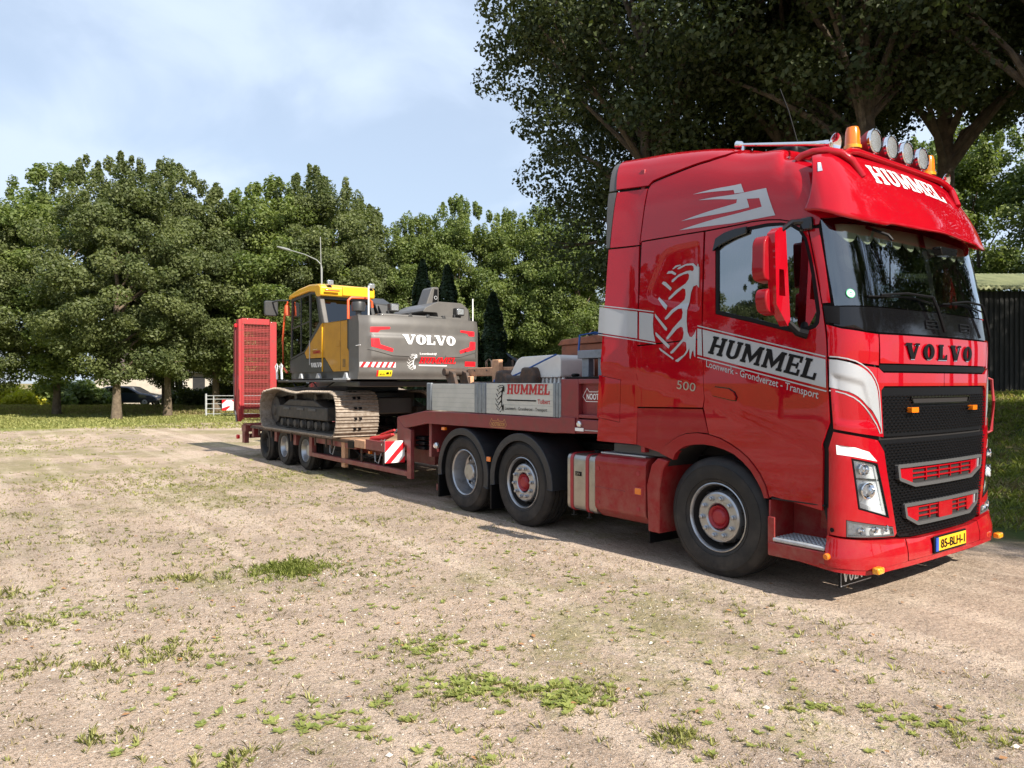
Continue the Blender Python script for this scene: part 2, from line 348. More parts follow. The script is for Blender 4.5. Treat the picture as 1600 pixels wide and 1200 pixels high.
# ---- lettering: slab serif capitals drawn as polygons, sans letters from the built-in font
def slab_glyph(c, w_=.78, st=.2, sf=.13):
    g = []
    e = .055   # serif overhang
    def stem(x, y0=0, y1=1, s=st, top=True, bot=True):
        g.append([(x, y0+(sf if bot else 0)), (x+s, y0+(sf if bot else 0)), (x+s, y1-(sf if top else 0)), (x, y1-(sf if top else 0))])
        if bot: g.append([(x-e, y0), (x+s+e, y0), (x+s+e, y0+sf), (x-e, y0+sf)])
        if top: g.append([(x-e, y1-sf), (x+s+e, y1-sf), (x+s+e, y1), (x-e, y1)])
    if c == 'H':
        stem(e, s=st); stem(w_-st-e, s=st); g.append([(e+st, .43), (w_-st-e, .43), (w_-st-e, .58), (e+st, .58)]); return g, w_
    if c == 'E':
        w_ = .68; g.append([(e, sf), (e+st, sf), (e+st, 1-sf), (e, 1-sf)]); g.append([(0, 0), (w_, 0), (w_, sf), (0, sf)]); g.append([(0, 1-sf), (w_-.02, 1-sf), (w_-.02, 1), (0, 1)])
        g.append([(w_-.12, sf), (w_, sf), (w_, .33), (w_-.12, .33)]); g.append([(w_-.14, .68), (w_-.02, .68), (w_-.02, 1-sf), (w_-.14, 1-sf)]); g.append([(e+st, .44), (w_-.22, .44), (w_-.22, .57), (e+st, .57)]); g.append([(w_-.22, .35), (w_-.13, .35), (w_-.13, .66), (w_-.22, .66)]); return g, w_
    if c == 'L':
        w_ = .64; stem(e, s=st); g.append([(2*e+st, 0), (w_, 0), (w_, sf), (2*e+st, sf)]); g.append([(w_-.12, sf), (w_, sf), (w_, .36), (w_-.12, .36)]); return g, w_
    if c == 'U':
        w_ = .76; x0, x1 = e, w_-e
        for x in (x0, x1-st): g.append([(x, .3), (x+st, .3), (x+st, 1-sf), (x, 1-sf)]); g.append([(x-e, 1-sf), (x+st+e, 1-sf), (x+st+e, 1), (x-e, 1)])
        cx, r, ri = (x0+x1)/2, (x1-x0)/2, (x1-x0)/2-st
        n = 10
        for i in range(n):
            a, b = PI+PI*i/n, PI+PI*(i+1)/n
            g.append([(cx+r*math.cos(a), .3+.3*math.sin(a)), (cx+r*math.cos(b), .3+.3*math.sin(b)), (cx+ri*math.cos(b), .3+.15*math.sin(b)), (cx+ri*math.cos(a), .3+.15*math.sin(a))])
        return g, w_
    if c == 'O':
        w_ = .74; cx, r, ri = w_/2, w_/2, w_/2-st*1.05; n = 20
        for i in range(n):
            a, b = 2*PI*i/n, 2*PI*(i+1)/n
            g.append([(cx+r*math.cos(a), .5+.51*math.sin(a)), (cx+r*math.cos(b), .5+.51*math.sin(b)), (cx+ri*math.cos(b), .5+.38*math.sin(b)), (cx+ri*math.cos(a), .5+.38*math.sin(a))])
        return g, w_
    if c == 'M':
        w_ = .98; s = st*.85
        g.append([(e, sf), (e+s, sf), (e+s, 1-sf), (e, 1-sf)]); g.append([(w_-e-s, sf), (w_-e, sf), (w_-e, 1-sf), (w_-e-s, 1-sf)])
        for x in (0, w_-2*e-s): g.append([(x, 0), (x+s+2*e, 0), (x+s+2*e, sf), (x, sf)])
        g.append([(0, 1-sf), (e+s+.02, 1-sf), (e+s+.02, 1), (0, 1)]); g.append([(w_-e-s-.02, 1-sf), (w_, 1-sf), (w_, 1), (w_-e-s-.02, 1)])
        m_ = w_/2
        g.append([(e+s, 1-sf), (e+s, .55), (m_-.0, .05), (m_, .42), (e+s+.02, 1)][0:5]); g.append([(w_-e-s, 1-sf), (w_-e-s-.02, 1), (m_, .42), (m_, .05), (w_-e-s, .55)])
        return g, w_
    if c == 'V':
        w_ = .82; m_ = w_/2
        g.append([(.05, 1-sf), (.05+st*1.15, 1-sf), (m_+.06, .28), (m_+.02, 0), (m_-.09, 0)]); g.append([(w_-.16, 1-sf), (w_-.05, 1-sf), (m_+.13, .0), (m_+.02, 0), (m_+.06, .28)])
        g.append([(-.03, 1-sf), (.36, 1-sf), (.36, 1), (-.03, 1)]); g.append([(w_-.27, 1-sf), (w_+.03, 1-sf), (w_+.03, 1), (w_-.27, 1)]); return g, w_
    return g, .4
def slab_text(s, gap=.08, slant=0, st=.2):
    P = []; x = 0
    for c in s:
        g, w_ = slab_glyph(c, st=st)
        for q in g: P.append([(x+u+v*slant, v) for u, v in q])
        x += w_+gap
    x -= gap
    return [[(u/x, v) for u, v in q] for q in P], x      # width normalised to 1; x = width in letter heights
def lay(name, polys, mapf, m, parent, off=.003):
    mb = MB()
    for q in polys:
        V = [Vector(mapf(u, v, off)) for u, v in q]
        n = Vector((0, 0, 0))
        for i in range(1, len(V)-1): n += (V[i]-V[0]).cross(V[i+1]-V[0])
        o = Vector(mapf(q[0][0], q[0][1], off+.02))-V[0]
        F = list(range(len(V)))
        if n.dot(o) < 0: F.reverse()
        mb.add(V, [tuple(F)])
    return mb.build(name, m, parent, smooth=False)
_fc = {}
def font_polys(txt, bold=0.):
    if (txt, bold) in _fc: return _fc[(txt, bold)]
    cu = bpy.data.curves.new('t', 'FONT'); cu.body = txt; cu.offset = bold; cu.resolution_u = 3; cu.fill_mode = 'FRONT'
    o = bpy.data.objects.new('t', cu); COL.objects.link(o)
    dg = bpy.context.evaluated_depsgraph_get(); me = o.evaluated_get(dg).to_mesh()
    V = [v.co.copy() for v in me.vertices]; P = [[(V[i].x, V[i].y) for i in p.vertices] for p in me.polygons]
    o.evaluated_get(dg).to_mesh_clear(); bpy.data.objects.remove(o); bpy.data.curves.remove(cu)
    xs = [p[0] for q in P for p in q]; ys = [p[1] for q in P for p in q]
    x0, x1, y0, y1 = min(xs), max(xs), min(ys), max(ys)
    P = [[((a-x0)/(x1-x0), (b-y0)/(y1-y0)) for a, b in q] for q in P]
    _fc[(txt, bold)] = P
    return P
def quadmap(mapf, a, b, c, d):
    """unit square -> four surface parameters a (0,0), b (1,0), c (1,1), d (0,1)"""
    def f(u, v, off=0):
        p = [(1-u)*(1-v)*a[i]+u*(1-v)*b[i]+u*v*c[i]+(1-u)*v*d[i] for i in (0, 1)]
        return mapf(p[0], p[1], off)
    return f
# ------------------------------------------------------------ the cab's skin as a surface: s runs forward along the near side, round the nose and back; v is height
def lerpt(t,T):
    if t<=T[0][0]: return T[0][1]
    for (a,b),(c,d) in zip(T,T[1:]):
        if t<=c: return b+(d-b)*(t-a)/(c-a)
    return T[-1][1]
def hermt(t,T):
    n=len(T)
    if t<=T[0][0]: return T[0][1]
    if t>=T[-1][0]: return T[-1][1]
    for i in range(n-1):
        if t<=T[i+1][0]: break
    def sl(j):
        if j<=0: return (T[1][1]-T[0][1])/(T[1][0]-T[0][0])
        if j>=n-1: return (T[-1][1]-T[-2][1])/(T[-1][0]-T[-2][0])
        return (T[j+1][1]-T[j-1][1])/(T[j+1][0]-T[j-1][0])
    h=T[i+1][0]-T[i][0];u=(t-T[i][0])/h
    return (2*u**3-3*u*u+1)*T[i][1]+(u**3-2*u*u+u)*h*sl(i)+(3*u*u-2*u**3)*T[i+1][1]+(u**3-u*u)*h*sl(i+1)
def sst(a,b,t):
    t=min(1,max(0,(t-a)/(b-a))); return t*t*(3-2*t)
_cp=[(0.80,0),(0.9,0.0),(0.98,.007),(1.05,.032),(1.11,.085),(1.155,.16),(1.185,.25),(1.205,.36),(1.228,.6),(1.243,.9),(1.25,1.25)]
_cp=_cp+[(x,2.5-y) for x,y in _cp[-2::-1]]
def _dense():
    P=[]
    n=len(_cp)
    for i in range(n-1):
        p0=_cp[max(i-1,0)];p1=_cp[i];p2=_cp[i+1];p3=_cp[min(i+2,n-1)]
        for k in range(12):
            t=k/12
            P.append(tuple(.5*((2*p1[j])+(-p0[j]+p2[j])*t+(2*p0[j]-5*p1[j]+4*p2[j]-p3[j])*t*t+(-p0[j]+3*p1[j]-3*p2[j]+p3[j])*t**3) for j in (0,1)))
    P.append(_cp[-1])
    L=[.8]
    for a,b in zip(P,P[1:]): L.append(L[-1]+math.hypot(b[0]-a[0],b[1]-a[1]))
    return P,L
_P,_L=_dense()
SEND=_L[-1]; SC=(SEND+.8)/2
def plan(s):
    if s<=.8: return (s,0.0)
    if s>=SEND: return (.8-(s-SEND),2.5)
    i=min(max(bisect.bisect(_L,s)-1,0),len(_P)-2)
    t=(s-_L[i])/(_L[i+1]-_L[i])
    return (_P[i][0]+(_P[i+1][0]-_P[i][0])*t,_P[i][1]+(_P[i+1][1]-_P[i][1])*t)
XO=[(1.8,0),(2.05,0),(2.5,-.07),(2.95,-.16),(3.1,-.20),(3.3,-.255),(3.5,-.31),(3.6,-.345),(3.8,-.45),(3.9,-.54),(4.4,-.95)]
ZT=[(-1.6,3.94),(-1.5,3.93),(-.9,3.89),(-.35,3.80),(-.1,3.74),(.15,3.66),(.5,3.60),(.75,3.53),(1.3,3.5)]
KK=[(2.6,0),(2.9,0),(3.2,.004),(3.4,.014),(3.55,.035),(3.7,.08),(3.8,.13),(3.9,.22),(4.1,.5),(4.4,1)]
GZ=[(0,0),(.3,.31),(.5,.52),(.65,.68),(.8,.84),(.9,.93),(1.0,.985),(1.2,1.03),(1.5,1.06)]
def S(s,v,off=0.0):
    def f(s,v):
        x,y=plan(s)
        smin=min(s,SEND+.8-s)
        w=sst(.35,1.1,smin)
        zt=hermt(min(x,1.3),ZT)
        z=v if v<=2.9 else 2.9+hermt(v-2.9,GZ)*(zt-2.9)
        k=hermt(v,KK)
        # deflector flare behind the cab
        fl=-.085*sst(-.93,-1.55,x)
        # lower crease on the side
        cr=0
        if smin<1.0:
            lc=lerpt(smin,[(-1.6,1.84),(-1.2,1.758),(-.78,1.676),(-.19,1.536),(.33,1.372),(.79,1.218),(1.2,1.05)])
            cr=.022*sst(lc+.03,lc-.03,v)*sst(1.05,.85,smin)
        xx=x+hermt(v,XO)*w
        yy=y+(1.25-y)*k+(fl+cr)*(1 if s<SC else -1)
        return (xx,yy,z)
    p=f(s,v)
    if off==0: return p
    e=.01
    a=f(s+e,v);b=f(s-e,v);c=f(s,v+e);d=f(s,v-e)
    u=[a[i]-b[i] for i in range(3)];w=[c[i]-d[i] for i in range(3)]
    n=(u[1]*w[2]-u[2]*w[1],u[2]*w[0]-u[0]*w[2],u[0]*w[1]-u[1]*w[0])
    l=math.sqrt(sum(q*q for q in n)) or 1
    return tuple(p[i]+off*n[i]/l for i in range(3))
def mir(s): return 2*SC-s
def PM(s): return [(mir(a), b) for a, b in s]
# ------------------------------------------------------------ the tractor unit
truck = thing('semi_truck', 'red heavy semi truck tractor with high sleeper cab, roof lamps and silver stripe', 'truck')
def cabpanel(name, poly, m='red', holes=(), gap=.0045, thick=.02, off=0, step=.06, both=True, label=None, par=None, hgap=0):
    p = inset(poly, gap) if gap else poly
    o = sheet(name, p, S, m, par or truck, [inset(h, -hgap) if hgap else h for h in holes], off, thick, step)
    if label: o['label'] = label
    if both:
        sheet(name, PM(p), S, m, par or truck, [PM(inset(h, -hgap) if hgap else h) for h in holes], off, thick, step)
    return o
# dark inner shell behind the panels, so the gaps between them read dark
inner_holes_side = [(-.04, 2.29), (.60, 2.11), (.84, 2.12), (.90, 2.5), (.84, 2.86), (.6, 2.94), (.27, 2.96), (-.03, 2.86)]
sheet('inner_shell', [(-.93, 1.46), (-.2, 1.46), (-.1, 1.24), (.26, 1.08), (.46, .78), (.9, .72), (.95, .55), (SC, .5), (SC, 4.38), (-.8, 4.38), (-.93, 3.5)], S, 'inner', truck,
      [inner_holes_side, [(1.07, 2.28), (2.28, 2.28), (2.28, 2.93), (1.09, 2.88)]], -.035, 0, .12)
sheet('inner_shell', PM([(-.93, 1.46), (-.2, 1.46), (-.1, 1.24), (.26, 1.08), (.46, .78), (.9, .72), (.95, .55), (SC, .5), (SC, 4.38), (-.8, 4.38), (-.93, 3.5)]), S, 'inner', truck,
      [PM(inner_holes_side), PM([(1.07, 2.28), (2.28, 2.28), (2.28, 2.93), (1.09, 2.88)])], -.035, 0, .12)
for f_ in (lambda q: q, PM):
    sheet('deflector_backing', f_([(-1.43, 1.12), (-.93, 1.12), (-.90, 3.0), (-.84, 3.6), (-1.22, 3.75), (-1.28, 3.0)]), S, 'inner', truck, [], -.03, 0, .12)  # dark backing added behind the deflectors so no light shows through the seams
B('cab_back_wall', -.99, -.94, .06, 2.44, 1.0, 3.72, 'redmat', truck)
B('cab_floor', -.93, .98, .06, 2.44, 1.12, 1.18, 'inner', truck)
# deflectors behind the cab
defl = [(-1.316, 2.986), (-.953, 2.976), (-1.003, 1.07), (-1.481, 1.082)]
flap = [(-1.45, 1.747), (-1.189, 1.7), (-1.201, 1.28), (-1.478, 1.321)]
cabpanel('side_deflector', defl, holes=[flap]); cabpanel('deflector_flap', flap)
cabpanel('side_deflector', [(-1.245, 3.512), (-.873, 3.499), (-.95, 2.981), (-1.3, 2.994)])
cabpanel('deflector_edge', [(-1.345, 3.516), (-1.245, 3.516), (-1.301, 2.994), (-1.345, 2.994)], 'greyrub')
cabpanel('deflector_edge', [(-1.42, 4.0), (-1.30, 4.0), (-1.225, 3.525), (-1.34, 3.525)], 'greyrub')
fair = [(-1.25, 3.529), (-.86, 3.515), (-.81, 3.555), (-.516, 3.62), (-.2, 3.70), (-.05, 3.76), (.10, 3.92), (.16, 4.1), (.16, 4.4), (-1.42, 4.4), (-1.36, 4.0)]
cabpanel('roof_deflector', fair, off=.012, step=.05)
# cab body
up = [(-.945, 2.99), (-.867, 3.487), (-.835, 3.53), (-.805, 3.545), (-.516, 3.61), (-.2, 3.69), (-.05, 3.75), (.10, 3.92), (.16, 4.1), (.16, 4.4), (SC, 4.4), (SC, 3.02), (1.9, 3.02), (1.4, 2.97), (1.055, 2.93), (1.03, 2.87), (.924, 2.86), (.898, 2.884), (.76, 2.945), (.622, 2.987), (.46, 3.01), (.305, 3.021), (.212, 3.015), (-.164, 3.005), (-.921, 3.013)]
cabpanel('roof_shell', up, step=.05)
slp = [(-.925, 3.008), (-.184, 3.0), (-.204, 2.4), (-.204, 2.056), (-.985, 2.026)]
blank = [(-.72, 2.80), (-.845, 2.56), (-.86, 2.50), (-.84, 2.44), (-.76, 2.40), (-.5, 2.345), (-.27, 2.295), (-.235, 2.31), (-.22, 2.36), (-.22, 2.86), (-.235, 2.905), (-.27, 2.925), (-.5, 2.92), (-.62, 2.90), (-.68, 2.86)]
cabpanel('sleeper_panel', slp, holes=[blank])
# the blanked sleeper window is a shallow dish in the panel
def Sd(s, v, off=0):
    P = blank if s < SC else PM(blank)
    d = 9
    for i in range(len(P)):
        a, b = P[i-1], P[i]; l2 = (b[0]-a[0])**2+(b[1]-a[1])**2; t = max(0, min(1, ((s-a[0])*(b[0]-a[0])+(v-a[1])*(b[1]-a[1]))/l2))
        d = min(d, math.hypot(s-a[0]-t*(b[0]-a[0]), v-a[1]-t*(b[1]-a[1])))
    c = False
    for i in range(len(P)):
        (x1, y1), (x2, y2) = P[i-1], P[i]
        if (y1 > v) != (y2 > v) and s < (x2-x1)*(v-y1)/(y2-y1)+x1: c = not c
    return S(s, v, off-(.014*sst(0, .05, d) if c else 0))
for f_ in (lambda x: x, PM): sheet('window_blank', f_(blank), Sd, 'red', truck, [], 0, 0, .022)
cabpanel('sleeper_panel', [(-.985, 2.02), (-.204, 2.052), (-.19, 1.798), (-.187, 1.536), (-.215, 1.449), (-1.003, 1.436)], gap=.003)
arch_o = [(-.705, 1.015), (-.64, 1.085), (-.558, 1.143), (-.48, 1.185), (-.401, 1.212), (-.27, 1.228), (-.153, 1.22), (-.03, 1.195), (.082, 1.151), (.18, 1.10), (.259, 1.046), (.32, .985), (.37, .925), (.42, .84), (.453, .738)]
arch_i = [(.412, .735), (.385, .80), (.345, .865), (.285, .945), (.21, 1.01), (.115, 1.07), (.02, 1.10), (-.09, 1.122), (-.2, 1.13), (-.32, 1.118), (-.40, 1.10), (-.47, 1.065), (-.52, 1.02), (-.545, .965)]
cabpanel('sleeper_panel', [(-1.003, 1.43), (-.217, 1.443), (-.15, 1.225)]+[p for p in arch_o[5::-1]]+[(-1.003, 1.07)], 'redlow')
cabpanel('wheel_arch_trim', arch_o+arch_i, 'redlow', gap=.002, thick=.06, off=.012, step=.05)
win = [(-.06, 2.86), (-.02, 2.90), (.052, 2.925), (.274, 2.965), (.45, 2.968), (.62, 2.95), (.76, 2.91), (.848, 2.86), (.895, 2.78), (.912, 2.636), (.92, 2.486), (.92, 2.2), (.90, 2.12), (.871, 2.09), (.739, 2.051), (.608, 2.083), (.275, 2.175), (-.06, 2.262)]
door_o = [(-.172, 2.998), (.212, 3.009), (.305, 3.015), (.46, 3.004), (.622, 2.981), (.76, 2.938), (.892, 2.878), (.924, 2.848), (.932, 2.6), (.945, 2.258), (.948, 2.1), (.955, 1.948), (.985, 1.374), (.925, 1.208), (.915, .70), (.48, .755)]+arch_o[-1:8:-1]+arch_o[8:5:-1]+[(-.153, 1.226), (-.21, 1.451), (-.187, 1.536), (-.2, 2.0), (-.204, 2.162)]
win_i = inset(win, -.004)
cabpanel('door', door_o, holes=[win_i], step=.05)
fr = inset(win, .03)
cabpanel('door_window_frame', win, 'black', holes=[fr], gap=0, thick=.03, off=-.002, step=.2)
cabpanel('door_window', inset(win, .027), 'glassd', gap=0, thick=0, off=-.012, step=.2)
dh = [(-.10, 1.615), (-.06, 1.64), (.085, 1.625), (.14, 1.595), (.165, 1.55), (.155, 1.515), (.10, 1.52), (-.09, 1.555)]
cabpanel('handle_recess', dh, 'blackgloss', gap=0, thick=.003, off=.003, both=False)
cabpanel('door_handle', inset(dh, .008), 'red', gap=0, thick=.02, off=.02, step=.03)
cabpanel('windscreen_pillar', [(.93, 2.85), (1.024, 2.845), (1.022, 2.575), (1.012, 2.265), (.947, 2.265), (.938, 2.584)], step=.04)
cabpanel('pillar_cover', [(.947, 2.256), (1.075, 2.24), (1.06, 2.10), (.952, 2.12)], 'black', step=.04)
# windscreen
ws = [(1.035, 2.245), (1.031, 2.575), (1.05, 2.93), (1.4, 2.96), (1.9, 3.01), (SC, 3.015), (mir(1.9), 3.01), (mir(1.4), 2.96), (mir(1.05), 2.93), (mir(1.031), 2.575), (mir(1.035), 2.245)]
sheet('windscreen', ws, S, 'glass', truck, [], -.004, 0, .12)
wsi = [(1.11, 2.30), (1.105, 2.6), (1.12, 2.88), (1.4, 2.92), (SC, 2.95), (mir(1.4), 2.92), (mir(1.12), 2.88), (mir(1.105), 2.6), (mir(1.11), 2.30)]
sheet('windscreen_border', inset(ws, .004), S, 'blackgloss', truck, [rounded(wsi, .06)], -.012, 0, .12)
wb = [(1.02, 2.24), (SC, 2.245), (mir(1.02), 2.24), (mir(1.01), 2.10), (mir(1.066), 2.085), (mir(1.261), 2.055), (mir(1.372), 2.047), (1.372, 2.047), (1.261, 2.055), (1.066, 2.085), (1.01, 2.10)]
sheet('windscreen_lower_cover', inset(wb, .003), S, 'blackgloss', truck, [], -.012, .03, .1)
for i in range(2):
    s0 = 2.05+i*.62
    sheet('cover_vent', [(s0, 2.10), (s0+.2, 2.10), (s0+.2, 2.17), (s0, 2.17)], S, 'black', truck, [[(s0+.01, 2.11), (s0+.19, 2.11), (s0+.19, 2.13), (s0+.01, 2.13)], [(s0+.01, 2.14), (s0+.19, 2.14), (s0+.19, 2.16), (s0+.01, 2.16)]], -.004, .008, .3)
# wipers
for s0, s1, s2 in ((2.15, 1.30, 2.2), (3.15, 2.35, 3.2)):
    wp = MB(); wp.tube([S(s0+.12, 2.08, .03), S(s0+.02, 2.26, .045), S(s0-.04, 2.345, .05)], .014, 6); wp.tube([S(s0-.04, 2.345, .05), S((s0+s1)/2, 2.35, .05), S(s1+.1, 2.32, .04)], .010, 6)
    wp.tube([S(s1, 2.315, .012), S(s0-.3, 2.335, .014), S(s0+.08, 2.30, .014)], .007, 5); wp.build('wiper', 'black', truck)
# curtain pelmet with scallops, sticker, inside of the cab
def Sc(s, v, off=0): return S(s, v, off-.05)
cur = [(1.18, 2.97)]+[(mir(1.18), 2.97)]
nsc = 11; low = []
for i in range(nsc*8+1):
    t = i/(nsc*8); s_ = mir(1.18)+(1.18-mir(1.18))*t; low.append((s_, 2.82-.07*abs(math.sin(t*nsc*PI))))
sheet('curtain_pelmet', cur+low, Sc, 'curtain', truck, [], 0, .01, .1)
sheet('windscreen_sticker', circ(1.165, 2.335, .034, 20), S, 'green', truck, [], .001, 0, 1)
lay('windscreen_sticker_print', [circ(1.165, 2.335, .027, 20)], S, 'white', truck, .002); lay('windscreen_sticker_print', [[(1.15, 2.333), (1.18, 2.333), (1.165, 2.352)], [(1.148, 2.318), (1.182, 2.318), (1.182, 2.327), (1.148, 2.327)]], S, 'green', truck, .003)
ins = MB(); ins.box(.75, 1.08, .12, 2.38, 1.9, 2.13); ins.box(.55, .8, .15, 2.35, 1.8, 2.08); ins.build('dashboard', 'seat', truck, .03)
for y in (.55, 1.95):
    se = MB(); se.box(-.25, .3, y-.25, y+.25, 1.55, 1.75); se.box(-.4, -.2, y-.25, y+.25, 1.7, 2.45); se.box(-.4, -.28, y-.14, y+.14, 2.45, 2.68); se.build('cab_seat', 'seat', truck, .04)
sw = MB(); sw.tube([(.62+.1*math.sin(a)*.5, .0+1.95+.22*math.cos(a), 2.12+.2*math.sin(a)) for a in [2*PI*i/20 for i in range(21)]], .016, 6); sw.build('steering_wheel', 'seat', truck)
cw_ = MB()
n_ = 26; 
for i in range(n_):   # pleated side curtain behind the door window
    x0 = -.12+i*.015; cw_.add([(x0, .10+.018*(i % 2), 2.2), (x0+.015, .10+.018*((i+1) % 2), 2.2), (x0+.015, .10+.018*((i+1) % 2), 2.93), (x0, .10+.018*(i % 2), 2.93)], [(0, 1, 2, 3)])
cw_.build('side_curtain', 'curtain', truck, smooth=False)
# window wind deflector over the door glass
cabpanel('rain_deflector', [(-.07, 2.80), (-.04, 2.90), (.05, 2.945), (.16, 2.965), (.27, 2.968), (.26, 2.90), (.12, 2.875), (.0, 2.84)], 'blackgloss', gap=0, thick=.025, off=.03, step=.05)
# nose panels
cabpanel('corner_panel', [(.955, 2.112), (1.066, 2.075), (1.261, 2.045), (1.37, 2.036), (1.378, 1.795), (1.202, 1.812), (.962, 1.862)], step=.04)
sheet('nose_hatch', inset([(1.376, 2.036), (mir(1.376), 2.036), (mir(1.386), 1.812), (1.386, 1.812)], .004), S, 'red', truck, [], 0, .02, .1)
strip = [(1.392, 1.806), (mir(1.392), 1.806), (mir(1.386), 1.78), (mir(1.44), 1.758), (1.44, 1.758), (1.386, 1.78)]
sheet('nose_strip', strip, S, 'black', truck, [], -.008, .02, .1)
grl_up = rounded([(1.412, 1.635), (mir(1.412), 1.635), (mir(1.44), 1.262), (1.44, 1.262)], .03)
half = [(.964, 1.852), (1.202, 1.804), (1.372, 1.785), (1.43, 1.749), (SC, 1.749), (SC, 1.64), (1.44, 1.64), (1.405, 1.61), (1.432, 1.257), (1.2, 1.288), (1.003, 1.322)]
emb = rounded([(.99, 1.742), (1.235, 1.675), (1.32, 1.43), (1.352, 1.335), (1.02, 1.36)], .02)
def Se(s, v, off=0):
    P = emb if s < SC else PM(emb); d = 9
    for i in range(len(P)):
        a, b = P[i-1], P[i]; l2 = (b[0]-a[0])**2+(b[1]-a[1])**2+1e-9; t = max(0, min(1, ((s-a[0])*(b[0]-a[0])+(v-a[1])*(b[1]-a[1]))/l2))
        d = min(d, math.hypot(s-a[0]-t*(b[0]-a[0]), v-a[1]-t*(b[1]-a[1])))
    c = False
    for i in range(len(P)):
        (x1, y1), (x2, y2) = P[i-1], P[i]
        if (y1 > v) != (y2 > v) and s < (x2-x1)*(v-y1)/(y2-y1)+x1: c = not c
    if not c: return S(s, v, off)
    return S(s, v, off-.014*sst(0, .03, d))
for f_ in (lambda q: q, PM): sheet('front_corner_panel', f_(inset(half, .0045)), Se, 'red', truck, [], 0, .02, .018)
# silver stripe and twin pinlines wrapping from the door to the nose corner
def stripe(name, pts, wd, m='silver', off=.0035, f=S, mirror=False):
    P = []
    for i in range(len(pts)):
        a, b = Vector(pts[max(i-1, 0)]), Vector(pts[min(i+1, len(pts)-1)]); d = (b-a).normalized(); n = Vector((-d.y, d.x)); p = Vector(pts[i]); P.append((p+n*wd/2, p-n*wd/2))
    Q = [[tuple(P[i][0]), tuple(P[i+1][0]), tuple(P[i+1][1]), tuple(P[i][1])] for i in range(len(P)-1)]
    if mirror: Q = [PM(q) for q in Q]
    return lay(name, Q, f, m, truck, off)
def subdiv(a, b, n=14): return [(a[0]+(b[0]-a[0])*i/n, a[1]+(b[1]-a[1])*i/n) for i in range(n+1)]
silv = [(.978, 1.845), (1.03, 1.84), (1.084, 1.828), (1.13, 1.816), (1.177, 1.798), (1.22, 1.776), (1.257, 1.751), (1.295, 1.718), (1.325, 1.679), (1.345, 1.64), (1.358, 1.603), (1.375, 1.48), (1.394, 1.325), (1.358, 1.39), (1.30, 1.468), (1.229, 1.537), (1.19, 1.567), (1.153, 1.588), (1.11, 1.605), (1.076, 1.613), (.978, 1.637)]
for mirror in (False, True):
    mf = PM if mirror else (lambda q: q)
    sheet('silver_stripe', mf(silv), Se, 'silver', truck, [], .0035, 0, .018)
    stripe('pinline', [(.978, 1.866), (1.04, 1.860), (1.10, 1.848), (1.16, 1.83), (1.21, 1.806), (1.263, 1.772), (1.30, 1.74), (1.335, 1.695), (1.36, 1.65), (1.375, 1.60), (1.39, 1.45), (1.403, 1.29)], .009, f=Se, mirror=mirror)
    stripe('pinline', [(.978, 1.612), (1.03, 1.604), (1.09, 1.588), (1.153, 1.561), (1.20, 1.53), (1.24, 1.495), (1.299, 1.43), (1.345, 1.36), (1.385, 1.29)], .009, f=Se, mirror=mirror)
def strap(a, b, c, d, name='silver_stripe', m='silver', off=.0045): return sheet(name, [a, b, c, d], S, m, truck, [], off, 0, .06)
for mirror in (False, True):
    mf = PM if mirror else (lambda q: q)
    for a, b in (((-.196, 2.125), (.944, 1.852)), ):
        # door part of the stripe, parted at the panel gap
        strap(*mf([(-.196, 2.135), (.95, 1.845), (.955, 1.632), (-.186, 1.902)]))
    strap(*mf([(-.252, 2.147), (-.208, 2.137), (-.2, 1.906), (-.252, 1.918)]))
    stripe('pinline', subdiv((-.252, 2.171), (.95, 1.866)), .010, off=.0045, mirror=mirror); stripe('pinline', subdiv((-.252, 1.894), (.958, 1.606)), .010, off=.0045, mirror=mirror)
    # behind the tyre emblem and on the deflector
    sheet('silver_stripe', mf([(-.95, 2.345), (-.86, 2.33), (-.768, 2.312), (-.776, 2.22), (-.768, 2.13), (-.745, 2.052), (-.95, 2.088)]), S, 'silver', truck, [], .0045, 0, .06)
    sheet('silver_stripe', mf([(-1.42, 2.425), (-.972, 2.350), (-.975, 2.094), (-1.437, 2.172)]), S, 'silver', truck, [], .0045, 0, .06)
    stripe('pinline', subdiv((-1.42, 2.442), (-.765, 2.333)), .010, off=.0045, mirror=mirror); stripe('pinline', subdiv((-1.44, 2.153), (-.74, 2.034)), .010, off=.0045, mirror=mirror)
